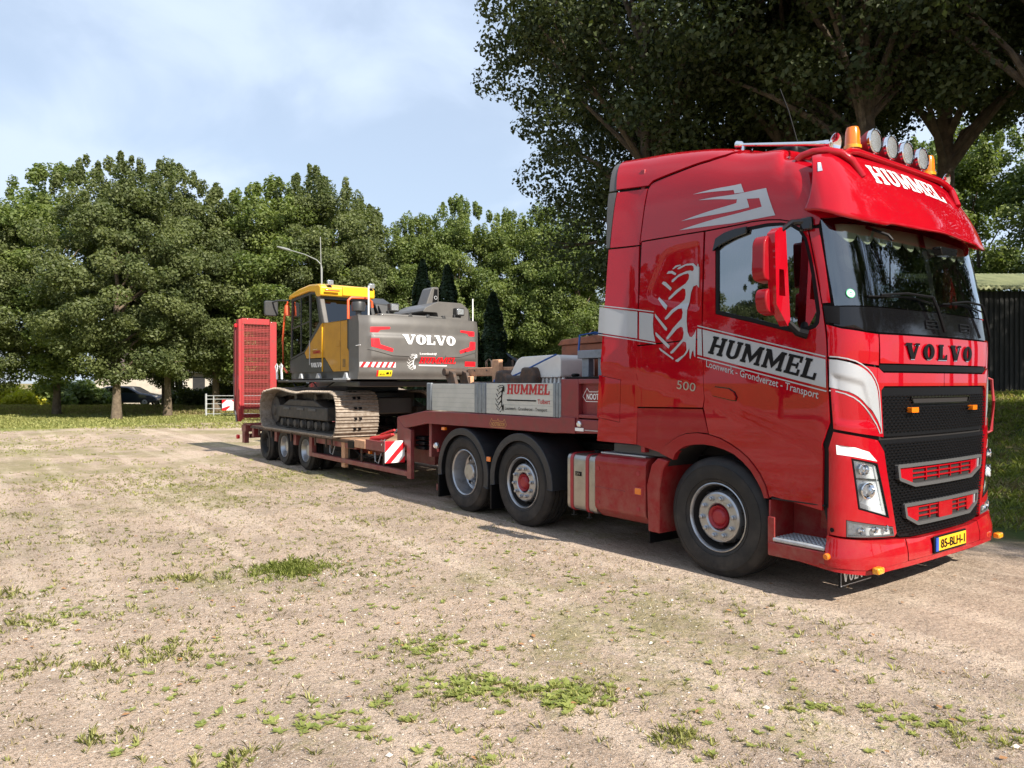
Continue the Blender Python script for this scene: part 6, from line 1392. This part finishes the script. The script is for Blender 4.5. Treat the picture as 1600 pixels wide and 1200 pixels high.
rowC = [(-44, 4.5, 9, 0), (-43, 8.5, 8.5, 1), (-42, 12, 9, 2), (-41, 16, 9, 3), (-39.5, 19, 8.5, 0), (-37, 22, 8.5, 1), (-35, 25, 9, 2), (-32, 27.5, 9, 3), (-45.5, -6.5, 8, 2), (-28, 28, 9.5, 1), (-24, 29, 9, 0)]
for i, (x, y, h, k) in enumerate(rowC): plant(far_oak, k, 'lower green tree showing only through the gaps behind the far row', 'tree', (x, y, 0), 1.7*i, h/12.6, group='second row of trees far behind')
# the dark oaks beyond the truck
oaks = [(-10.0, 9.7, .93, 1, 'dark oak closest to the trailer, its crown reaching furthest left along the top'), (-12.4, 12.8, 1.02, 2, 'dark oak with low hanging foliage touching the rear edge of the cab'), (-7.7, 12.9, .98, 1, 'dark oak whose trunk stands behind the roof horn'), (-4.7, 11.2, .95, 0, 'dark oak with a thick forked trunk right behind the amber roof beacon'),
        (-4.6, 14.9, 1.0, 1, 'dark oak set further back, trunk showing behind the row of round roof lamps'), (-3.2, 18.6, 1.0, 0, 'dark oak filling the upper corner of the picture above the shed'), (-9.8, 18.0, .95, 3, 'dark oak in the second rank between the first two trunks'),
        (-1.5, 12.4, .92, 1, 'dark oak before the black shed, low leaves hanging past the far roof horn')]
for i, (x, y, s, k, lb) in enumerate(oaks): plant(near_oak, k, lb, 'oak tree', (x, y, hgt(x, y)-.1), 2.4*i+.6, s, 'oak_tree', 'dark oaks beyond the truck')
# more of the same oak row beyond the picture edge; they shade the bank and the far side of the gravel
for i, (x, y, s, k) in enumerate([(3.8, 13.0, .95, 2), (9.5, 12.6, 1.0, 3), (13.6, 6.4, .80, 2), (17, 13.5, 1.0, 3), (20.5, 9.6, .9, 2), (7, 22, .95, 2), (11, 27, 1.0, 3)]):
    plant(near_oak, k, 'oak of the same row standing beyond the edge of the picture', 'oak tree', (x, y, hgt(x, y)-.1), 1.9*i, s, 'oak_tree', 'oaks beyond the picture edge')
# trees on the open side of the field, seen mirrored in the paint and windows
for i, (x, y, s) in enumerate([(-32, -24, .8), (-24, -27, .75), (-16, -25, .6), (-8, -28, .72), (0, -26, .6), (7, -29, .75), (-40, -18, 1.0), (-50, -14, 1.1), (-58, -18, 1.2), (-66, -25, 1.3), (-53, -25, 1.2), (-61, -11, 1.1), (-70, -16, 1.2)]):
    plant(far_oak, i % 4, 'tree behind the photographer, seen only as a reflection in the red paint', 'tree', (x, y, 0), 1.1*i, s, group='trees mirrored in the truck')
for i, (x, y, s, lb) in enumerate([(-10.6, 32.0, 1.1, 'olive-green sunlit tree behind the shed roof'), (-14.5, 35, 1.15, 'sunlit tree far behind the shed, further from the picture edge'), (-19, 31, 1.1, 'tree far behind the cab roof showing between the oak trunks'), (-5, 33, 1.2, 'sunlit tree behind the shed at the very edge of the picture')]):
    plant(far_rob, i % 3, lb, 'tree', (x, y, .5), 2*i, s, group='trees behind the shed')
# thuja columns
def thuja_mesh(seed):
    R = np.random.RandomState(seed); n = 9000; z = R.uniform(0, 1, n)**.85; a = R.uniform(0, 2*PI, n); r = (.5*np.minimum(1, (1-z)*2.6)**.6*(.82+.14*np.sin(a*3+z*9)+.08*np.sin(z*40)))*(1-np.abs(R.normal(0, .10, n)))
    P = np.stack([r*np.cos(a), r*np.sin(a), z*6], 1); out = np.stack([np.cos(a), np.sin(a), a*0+.2], 1)
    o = np_mesh('crown', leaves(R, P, out, .13, .5, .8, .5), 4, 'thuja', np.clip(R.normal(.4, .28, n), 0, 1)); me = o.data; bpy.data.objects.remove(o); return me
tmk = [thuja_mesh(5), thuja_mesh(6)]
mb = MB().tube([(0, 0, -.1), (0, 0, 1.5), (0, 0, 5)], [.09, .07, .02], 8); tko = mb.build('trunk', 'bark'); tkm = tko.data; bpy.data.objects.remove(tko)
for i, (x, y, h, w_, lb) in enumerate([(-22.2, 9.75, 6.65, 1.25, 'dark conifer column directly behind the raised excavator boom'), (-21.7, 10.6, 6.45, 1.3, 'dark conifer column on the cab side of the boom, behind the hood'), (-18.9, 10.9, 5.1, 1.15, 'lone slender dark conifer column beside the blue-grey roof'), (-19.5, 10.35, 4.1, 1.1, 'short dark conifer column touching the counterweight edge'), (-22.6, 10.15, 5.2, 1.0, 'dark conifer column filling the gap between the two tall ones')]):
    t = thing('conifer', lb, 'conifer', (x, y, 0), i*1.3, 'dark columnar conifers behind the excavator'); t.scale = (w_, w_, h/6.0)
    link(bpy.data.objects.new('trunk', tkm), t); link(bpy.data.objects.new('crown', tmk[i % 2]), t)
# bushes
def bush_mesh(seed, m, size=.16, per=260):
    R = random.Random(seed); B_ = []
    for i in range(16): B_.append(((R.uniform(-1.1, 1.1), R.uniform(-.7, .7), R.uniform(.3, .95)), (.5, .5, .42), 1))
    return crown_mesh('foliage', seed, B_, per, size, m, .25)
bm_ = {'yelbush': bush_mesh(71, 'yelbush'), 'leaf': bush_mesh(72, 'leaf', .2), 'leaf2': bush_mesh(73, 'leaf2', .2)}
stm = MB()
for i in range(5): stm.tube([(.1*i-.2, 0, -.1), (.25*i-.5, .1*(i-2), .8)], [.03, .012], 5)
sto = stm.build('stem', 'bark'); stmm = sto.data; bpy.data.objects.remove(sto)
for i, (px, Z, s, m, lb, nm) in enumerate([(20, 47, 1.25, 'yelbush', 'golden yellow-green clipped bush at the field edge', 'bush'), (48, 46.5, .9, 'yelbush', 'smaller golden bush beside the large golden one', 'bush'), (-20, 47, 1.2, 'yelbush', 'golden bush cut by the picture edge', 'bush'), (85, 48, 1.2, 'leaf2', 'green bush between the golden bush and the house', 'bush'), (118, 49, 1.3, 'leaf2', 'light green bush in front of the house corner', 'bush'), (142, 50, .9, 'leaf', 'dark green bush touching the house wall', 'bush'),
        (285, 47, .8, 'leaf', 'low dark bush beyond the car in front of the pale wall', 'bush'), (318, 46, .9, 'leaf', 'dark bush behind the gate end post', 'bush'), (365, 46, 1.1, 'leaf', 'dark bush behind the red and white gate board', 'bush'), (430, 44, 1.3, 'leaf', 'dark undergrowth bush seen past the ramp', 'bush'), (610, 42, 1.4, 'leaf', 'dark bush under the sky gap', 'bush'), (880, 38, 1.3, 'leaf2', 'light green bush close to the cab rear', 'bush'), (905, 34, 1.2, 'leaf2', 'light green shrub touching the cab edge above the brown box', 'bush'),
        (740, 40, 1.5, 'leaf', 'dark bush between conifers and roof', 'bush'), (830, 40, 1.6, 'leaf2', 'light shrub over the cream tank', 'bush')]):
    x, y = at(px, Z); t = thing(nm, lb, 'bush', (x, y, hgt(x, y)-.05), .9+i, 'bushes along the field edge'); t.scale = (s*1.2, s*1.2, s*1.15)
    link(bpy.data.objects.new('stem', stmm), t); link(bpy.data.objects.new('foliage', bm_[m]), t)
# ------------------------------------------------------------ buildings and things in the distance
AN = math.atan2(RV.y, RV.x)                                     # running square to the view
x, y = at(245, 56); hs = thing('house', 'low pale plastered house with brown tiled roof behind the far trees', 'house', (x, y, 0), AN)
B('wall', -4.6, 10.5, -.15, .15, 0, 2.55, 'plaster', hs, 0); B('wall', -4.6, -4.3, .15, 6, 0, 2.55, 'plaster', hs, 0)
MB().prism([(-.5, 2.5), (-.5, 2.6), (3.1, 4.3), (3.3, 4.3), (6.5, 2.6), (6.5, 2.5)], -5, 11, 'x').build('roof', 'tile', hs)
for x0 in (.8, 4.2, 7.0):
    wf = B('window', x0, x0+1.3, -.19, -.152, .9, 2.1, 'white', hs, 0); B('pane', x0+.07, x0+.62, -.2, -.191, .98, 2.02, 'blackgloss', wf, 0); B('pane', x0+.68, x0+1.23, -.2, -.191, .98, 2.02, 'blackgloss', wf, 0)
dr = B('door', 2.8, 3.7, -.19, -.152, .0, 2.1, 'exdark', hs, 0); B('handle', 2.88, 2.92, -.24, -.19, 1.0, 1.1, 'alu', dr, 0); B('gutter', -5, 11, -.6, -.5, 2.42, 2.5, 'alu', hs, 0)
# parked car
x, y = at(206, 52); cr_ = thing('parked_car', 'dark blue hatchback parked in front of the pale house behind the tree trunk', 'car', (x, y, 0), AN)
body = [(-2.05, .35), (-2.1, .75), (-2.0, 1.0), (-1.75, 1.28), (-1.3, 1.42), (-.5, 1.46), (.2, 1.38), (.95, .98), (1.75, .85), (2.05, .68), (2.1, .38), (1.7, .28), (-1.7, .28)]
MB().prism(body, -.85, .85).build('body', 'carpaint', cr_, .10, seg=3)
MB().prism([(-1.65, 1.02), (-1.2, 1.34), (-.45, 1.37), (-.45, 1.0)], -.865, -.845).build('window', 'blackgloss', cr_); MB().prism([(-.38, 1.0), (-.38, 1.37), (.15, 1.31), (.75, .98)], -.865, -.845).build('window', 'blackgloss', cr_)
for xx in (-1.3, 1.3):
    for yy, sg in ((-.88, 1), (.88, -1)):
        w0 = MB().lathe(flip(tyre_prof(.32, .2, .2), sg), (xx, yy, .32), 'y', 24).build('wheel', 'rubber', cr_); MB().lathe(flip([(.03, .2), (.02, .12), (.05, .001)], sg), (xx, yy, .32), 'y', 16).build('rim', 'rim', w0)
B('headlamp', 1.85, 2.02, -.80, -.45, .66, .78, 'lens', cr_, .02); B('tail_lamp', -2.06, -1.95, -.82, -.55, .85, 1.05, 'reflred', cr_, .02)
# field gate with its red and white board
x, y = at(322, 37); gt = thing('field_gate', 'galvanised tubular field gate at the edge of the grass', 'gate', (x, y, 0), AN)
for xx in (.0, .38, 2.9): MB().tube([(xx, 0, -.1), (xx, 0, 1.12 if xx == 0 else 1.0)], .05 if xx == 0 else .025, 8).build('upright', 'alu', gt)
for zz in (.12, .38, .62, .85, 1.02): MB().tube([(0, 0, zz), (3.2, 0, zz)], .022, 6).build('rail', 'alu', gt)
x, y = at(358, 36.8); wb_ = thing('gate_board', 'red and white warning board fixed on the field gate', 'sign', (x, y, .3), AN)
pb = B('panel', -.34, .36, -.02, .0, .0, .52, 'white', wb_, .0); fq = lambda a, b, off=0: Vector((-.34+a*.7, -.02-off, b*.52))
for P in ([(0, 1), (.33, 1), (0, .62)], [(0, .0), (.28, 0), (.62, .38), (.45, .42), (.0, .20)], [(.66, 1), (1, 1), (1, .6)]): lay('stripe', [P], fq, 'reflred', pb, .003)
# lamp post
x, y = at(503, 34); lp = thing('street_lamp', 'slender grey street lamp with a long curved arm in front of the far trees', 'street lamp', (x, y, 0), AN)
MB().tube([(0, 0, 0), (0, 0, 3.5), (0, 0, 6.9), (-.05, 0, 7.1), (-.25, 0, 7.3), (-.8, 0, 7.55), (-1.5, 0, 7.75)], [.05, .04, .032, .028, .025, .022, .022], 10).build('pole', 'lampgrey', lp); MB().tube([(-1.45, 0, 7.74), (-1.75, 0, 7.82), (-2.05, 0, 7.90)], [.05, .06, .03], 8).build('lamp_head', 'lampgrey', lp)
# small shed roof behind the conifer
x, y = at(780, 31); sh_ = thing('garden_shed', 'small dark shed with a blue-grey sloping roof beside the lone conifer', 'shed', (x, y, 0), AN+.1)
MB().prism([(-1.6, 0), (-1.6, 1.75), (.05, 3.0), (1.7, 1.75), (1.7, 0)], .0, 2.6).build('wall', 'shedwall', sh_)
for s_ in (1, -1): MB().prism([(.05, 3.02), (.05, 3.13), (s_*1.95+.05, 1.72), (s_*1.95+.05, 1.60)], -.15, 2.8).build('roof', 'slate', sh_)
# the corrugated shed on the bank
x, y = at(1490, 25); z = 1.30; sd_ = thing('corrugated_shed', 'black corrugated steel shed with a pale yellow-green roof on the grassy bank', 'shed', (x, y, z), AN)
def corr(n, w_, a, pitch):
    P = []; k = int(w_/pitch)
    for i in range(k): P += [(i*pitch, 0), (i*pitch+pitch*.35, 0), (i*pitch+pitch*.5, -a), (i*pitch+pitch*.85, -a)]
    P.append((k*pitch, 0)); return P
for i in range(9):
    P = corr(0, 1.02, .035, .17); V = [(a+i*1.03-.6, b, zz) for a, b in P for zz in (-1.0, 3.45)]; MB().add(V, [(2*j, 2*j+2, 2*j+3, 2*j+1) for j in range(len(P)-1)]).build('wall_sheet', 'shedwall', sd_, smooth=False)
B('wall_back', -.6, 8.7, .05, 6, -1.0, 3.4, 'shedwall', sd_, 0)
for i in range(9):
    P = corr(0, 1.02, .05, .17); n = len(P); V = [(a+i*1.03-.75, yy, b+zz) for a, b in P for yy, zz in ((-.30, 3.60), (3.4, 4.55))]; V2 = [(vx, vy, vz-.09) for vx, vy, vz in V]
    MB().add(V+V2, [(2*j, 2*j+2, 2*j+3, 2*j+1) for j in range(n-1)]+[(2*n+2*j+1, 2*n+2*j+3, 2*n+2*j+2, 2*n+2*j) for j in range(n-1)]+[(2*j, 2*n+2*j, 2*n+2*j+2, 2*j+2) for j in range(n-1)]).build('roof_sheet', 'shedroof', sd_, smooth=False)
# ------------------------------------------------------------ small ground cover
def grass_mesh(name, C, nb, hgt_, spread, m, seed, width=.006, lean=.6, wj=None, parent=None):
    """C: (n,4) x, y, z, size; nb blades a tuft"""
    R = np.random.RandomState(seed); n = len(C); A = np.repeat(C, nb, 0); k = len(A); a = R.uniform(0, 2*PI, k); r = np.abs(R.normal(0, spread, k))*A[:, 3]
    base = np.stack([A[:, 0]+r*np.cos(a), A[:, 1]+r*np.sin(a), A[:, 2]-.003], 1); b = a+R.normal(0, .7, k); ln = R.uniform(.2, 1, k)*lean; h = hgt_*A[:, 3]*R.uniform(.45, 1.15, k)
    dr = np.stack([np.cos(b)*ln, np.sin(b)*ln, np.sqrt(np.maximum(.05, 1-ln**2))], 1); sd_2 = np.stack([-np.sin(b), np.cos(b), b*0], 1)*(width*R.uniform(.6, 1.4, k)*np.sqrt(A[:, 3]))[:, None]
    mid = base+dr*(h*.55)[:, None]; tip = base+dr*h[:, None]+np.stack([np.cos(b)*h*.22, np.sin(b)*h*.22, -h*.12], 1)
    V = np.stack([base-sd_2, base+sd_2, mid+sd_2*.8, tip, mid-sd_2*.8], 1).reshape(-1, 3)
    return np_mesh(name, V, 5, m, np.clip(R.normal(.5, .28, k), 0, 1), parent)
RG = np.random.RandomState(21)
def clump(cx, cy, rx, ry, n, s=1., ang=0):
    d = RG.normal(0, .5, (n, 2)); x = d[:, 0]*rx; y = d[:, 1]*ry; c, s_ = math.cos(ang), math.sin(ang)
    X = cx+x*c-y*s_; Y = cy+x*s_+y*c
    return np.stack([X, Y, X*0, np.full(n, s)*RG.uniform(.6, 1.3, n)], 1)
VA_ = AN          # lies across the view
g1c = [clump(-2.5, -2.83, .34, .30, 200, .75, VA_), clump(-2.4, -2.8, .8, .5, 110, .6, VA_)]
bright = tag(grass_mesh('grass_clump', np.concatenate(g1c), 10, .075, .03, 'weed', 1, .0028, .7), 'bright green grass clump, the lushest one on the gravel', 'grass clump')
others = [(-2.72, -3.69, .22, .10, 80, .9), (-1.02, -4.29, .22, .16, 90, .8), (-.76, -4.11, .18, .1, 50, .7), (-1.02, -4.72, .30, .12, 80, .8), (-2.11, -4.84, .2, .12, 60, .8), (-.07, -2.82, .22, .22, 110, .55), (.2, -2.75, .2, .12, 50, .5),
          (.63, -2.95, .22, .14, 110, .6), (.97, -2.64, .25, .14, 100, .6), (.66, -3.05, .3, .1, 60, .6), (1.1, -2.5, .16, .2, 70, .6), (1.67, -2.48, .09, .09, 70, .8), (-4.25, -1.37, .9, .22, 130, .7), (-3.09, -1.62, .6, .2, 80, .6), (-10.1, -2.2, 2.2, .7, 420, .8), (-6.7, -2.3, .9, .4, 170, .8), (-9.3, -3.4, 1.8, .7, 220, .7),
          (1.89, -1.72, .28, .08, 60, .5), (2.4, -1.39, .2, .1, 40, .5), (2.6, -1.33, .2, .08, 50, .6), (-3.03, -4.92, .22, .12, 60, .9), (.07, -4.63, .1, .08, 30, .8), (.67, -4.23, .12, .08, 30, .8), (1.31, -3.4, .15, .08, 40, .6), (-1.9, -4.2, .3, .12, 50, .6), (-4.4, -3.3, .6, .2, 90, .6), (-5.2, -4.4, .8, .3, 130, .7), (-7.5, -5.2, 1.2, .4, 200, .8), (-5.5, -1.0, .6, .2, 60, .6)]
cl = [clump(a, b, c*1.45, d*1.5, int(n*.6), s*.75, VA_) for a, b, c, d, n, s in others]
# thin scatter over the whole yard, denser in patches
def scatter(n, x0, x1, y0, y1, thr, seed, s0, s1, sc_=.45):
    R = np.random.RandomState(seed); P = []
    X = R.uniform(x0, x1, n*3); Y = R.uniform(y0, y1, n*3); k = 0
    for a, b in zip(X, Y):
        v = mnoise.noise(Vector((a*sc_, b*sc_, seed)))*.6+mnoise.noise(Vector((a*sc_*4, b*sc_*4, seed)))*.4
        if v > thr+R.normal(0, .12): P.append((a, b, 0, R.uniform(s0, s1))); k += 1
        if k >= n: break
    return np.array(P)
c1_ = scatter(1200, -12, 3.6, -9, -.1, .08, 3, .3, .75); c2_ = scatter(3200, -28, -8, -16, -.2, .02, 4, .5, 1.0, .3); c3_ = scatter(500, -4, 3.4, -5.2, -.3, -.02, 5, .25, .55, .8)
tag(grass_mesh('grass', np.concatenate(cl+[c1_, c3_]), 8, .075, .022, 'grassm', 2, .0032, .75), kind='stuff')
tag(grass_mesh('grass', c2_, 7, .07, .05, 'grassm', 6, .006, .8), kind='stuff')
c4_ = scatter(9000, -11, 3.6, -8, -.1, -.25, 8, .25, .6, .7)
tag(grass_mesh('dry_grass', c4_, 4, .07, .02, 'grassdry', 7, .0026, .97), kind='stuff')
# broad-leaved weeds: rosettes of leaves close to the ground
def rosettes(C, m, seed, L0=.026):
    R = np.random.RandomState(seed); V = []
    for x, y, z, s in C:
        n = R.randint(5, 10); a0 = R.uniform(0, 6.28)
        for i in range(n):
            a = a0+i*2.4; l = L0*s*R.uniform(.6, 1.3); w_ = l*R.uniform(.20, .34); t = R.uniform(.1, .6); d = np.array([math.cos(a), math.sin(a), t]); sd3 = np.array([-math.sin(a), math.cos(a), 0])*w_
            o = np.array([x, y, z+.004]); V += [o, o+d*l*.45+sd3, o+d*l*np.array([1, 1, .75]), o+d*l*.45-sd3]
    V = np.array(V); return np_mesh('weeds', V, 4, m, np.clip(R.normal(.5, .25, len(V)//4), 0, 1))
wz = scatter(420, -2.6, 3.4, -5.2, -.6, .03, 12, .6, 1.5, 1.1); wz2 = scatter(260, -7, 0, -6, -.4, .10, 13, .8, 1.5, .7)
wc = np.concatenate([clump(.63, -2.95, .35, .16, 60, 1.5, VA_), clump(1.02, -2.6, .22, .22, 60, 1.5, VA_), clump(-.07, -2.82, .25, .2, 50, 1.1, VA_), clump(1.9, -1.7, .3, .1, 20, 1, VA_), clump(.55, -3.7, .5, .2, 30, 1.4, VA_), clump(2.3, -1.4, .3, .12, 24, 1.1, VA_)])
tag(rosettes(np.concatenate([wz, wz2, wc]), 'weed', 14), kind='stuff')
# pebbles
def pebbles(n, x0, x1, y0, y1, s0, s1, seed, m='stone'):
    R = np.random.RandomState(seed); ico = np.array([(1, 0, 0), (-1, 0, 0), (0, 1, 0), (0, -1, 0), (0, 0, .6), (0, 0, -.6)]); tri = [(0, 2, 4), (2, 1, 4), (1, 3, 4), (3, 0, 4), (2, 0, 5), (1, 2, 5), (3, 1, 5), (0, 3, 5)]
    V = []
    for i in range(n):
        s = s0+(s1-s0)*R.uniform(0, 1)**3; q = ico*(1+R.normal(0, .18, (6, 1)))*s; a = R.uniform(0, 6.28); c, s_ = math.cos(a), math.sin(a); q = np.stack([q[:, 0]*c-q[:, 1]*s_*.7, q[:, 0]*s_+q[:, 1]*c*.7, q[:, 2]], 1)+np.array([R.uniform(x0, x1), R.uniform(y0, y1), s*.25])
        for t in tri: V += [q[j] for j in t]
    return np_mesh('pebbles', np.array(V), 3, m)
M['stone2'] = mat('pale_pebble', (.62, .57, .50), .8, noise=(40, (.45, .40, .36), .4, .7))
tag(pebbles(9000, -3, 4.2, -5.2, -.2, .003, .012, 15, 'stone'), kind='stuff'); tag(pebbles(3500, -3, 4.2, -5.2, -.2, .003, .011, 16, 'stone2'), kind='stuff'); tag(pebbles(5000, -12, 0, -8, -.1, .004, .014, 17, 'stone'), kind='stuff')
# fallen oak leaves
R = np.random.RandomState(30); n = 260; P = np.stack([R.uniform(-5, 4, n), R.uniform(-5, 3, n), np.full(n, .012)], 1)
tag(np_mesh('fallen_leaves', leaves(R, P, np.tile([0, 0, 1.], (n, 1)), .04, .6, 2.5, .35), 4, 'leafdry'), kind='stuff')
# rougher grass on the verge, the berm and the bank
def area(n, f, seed, s0, s1):
    R = np.random.RandomState(seed); P = []
    while len(P) < n:
        x, y = f(R); P.append((x, y, hgt(x, y), R.uniform(s0, s1)))
    return np.array(P)
def fv(R): Z = R.uniform(27, 41); X = R.uniform(-30, 8); return CX+Z*DV.x+X*RV.x, CY+Z*DV.y+X*RV.y
def fb(R): Z = R.uniform(38.5, 47); X = R.uniform(-33, -14); return CX+Z*DV.x+X*RV.x, CY+Z*DV.y+X*RV.y
def fk(R): return R.uniform(-9, 5), R.uniform(4.3, 20)
tag(grass_mesh('verge_grass', area(9000, fv, 41, .6, 1.2), 7, .10, .10, 'grassm', 42, .014, .7), kind='stuff')
tag(grass_mesh('tall_dry_grass', area(3600, fb, 43, .6, 1.3), 9, .18, .16, 'grassdry', 44, .014, .5), kind='stuff'); tag(grass_mesh('berm_grass', area(2600, fb, 45, .6, 1.3), 10, .18, .16, 'grassm', 46, .016, .5), kind='stuff')
tag(grass_mesh('bank_grass', area(9000, fk, 47, .6, 1.3), 8, .13, .07, 'weed', 48, .007, .7), kind='stuff'); tag(grass_mesh('bank_dry_grass', area(3000, fk, 49, .6, 1.3), 6, .15, .08, 'grassdry', 50, .006, .8), kind='stuff')

M['litter'] = mat('dark_litter', (.10, .075, .05), .9, noise=(30, (.22, .16, .10), .4, .6))
c5_ = scatter(9000, -9, 3.6, -7, -.1, -.4, 60, .3, .9, .9)
tag(grass_mesh('plant_litter', c5_, 2, .035, .05, 'litter', 61, .0028, 1.0), kind='stuff')
M['straw'] = mat('pale_straw', (.62, .52, .36), .8)
c6_ = scatter(3500, -7, 3.6, -6, -.1, -.4, 62, .3, 1.0, .9)
tag(grass_mesh('straw_bits', c6_, 1, .05, .05, 'straw', 63, .0022, 1.0), kind='stuff')

M['stone3'] = mat('dark_pebble', (.16, .14, .125), .8, noise=(40, (.30, .26, .22), .4, .7))
tag(pebbles(6000, -3, 4.2, -5.2, -.2, .002, .008, 71, 'stone3'), kind='stuff'); tag(pebbles(60, -3, 3.8, -5, -.6, .012, .026, 72, 'stone2'), kind='stuff')
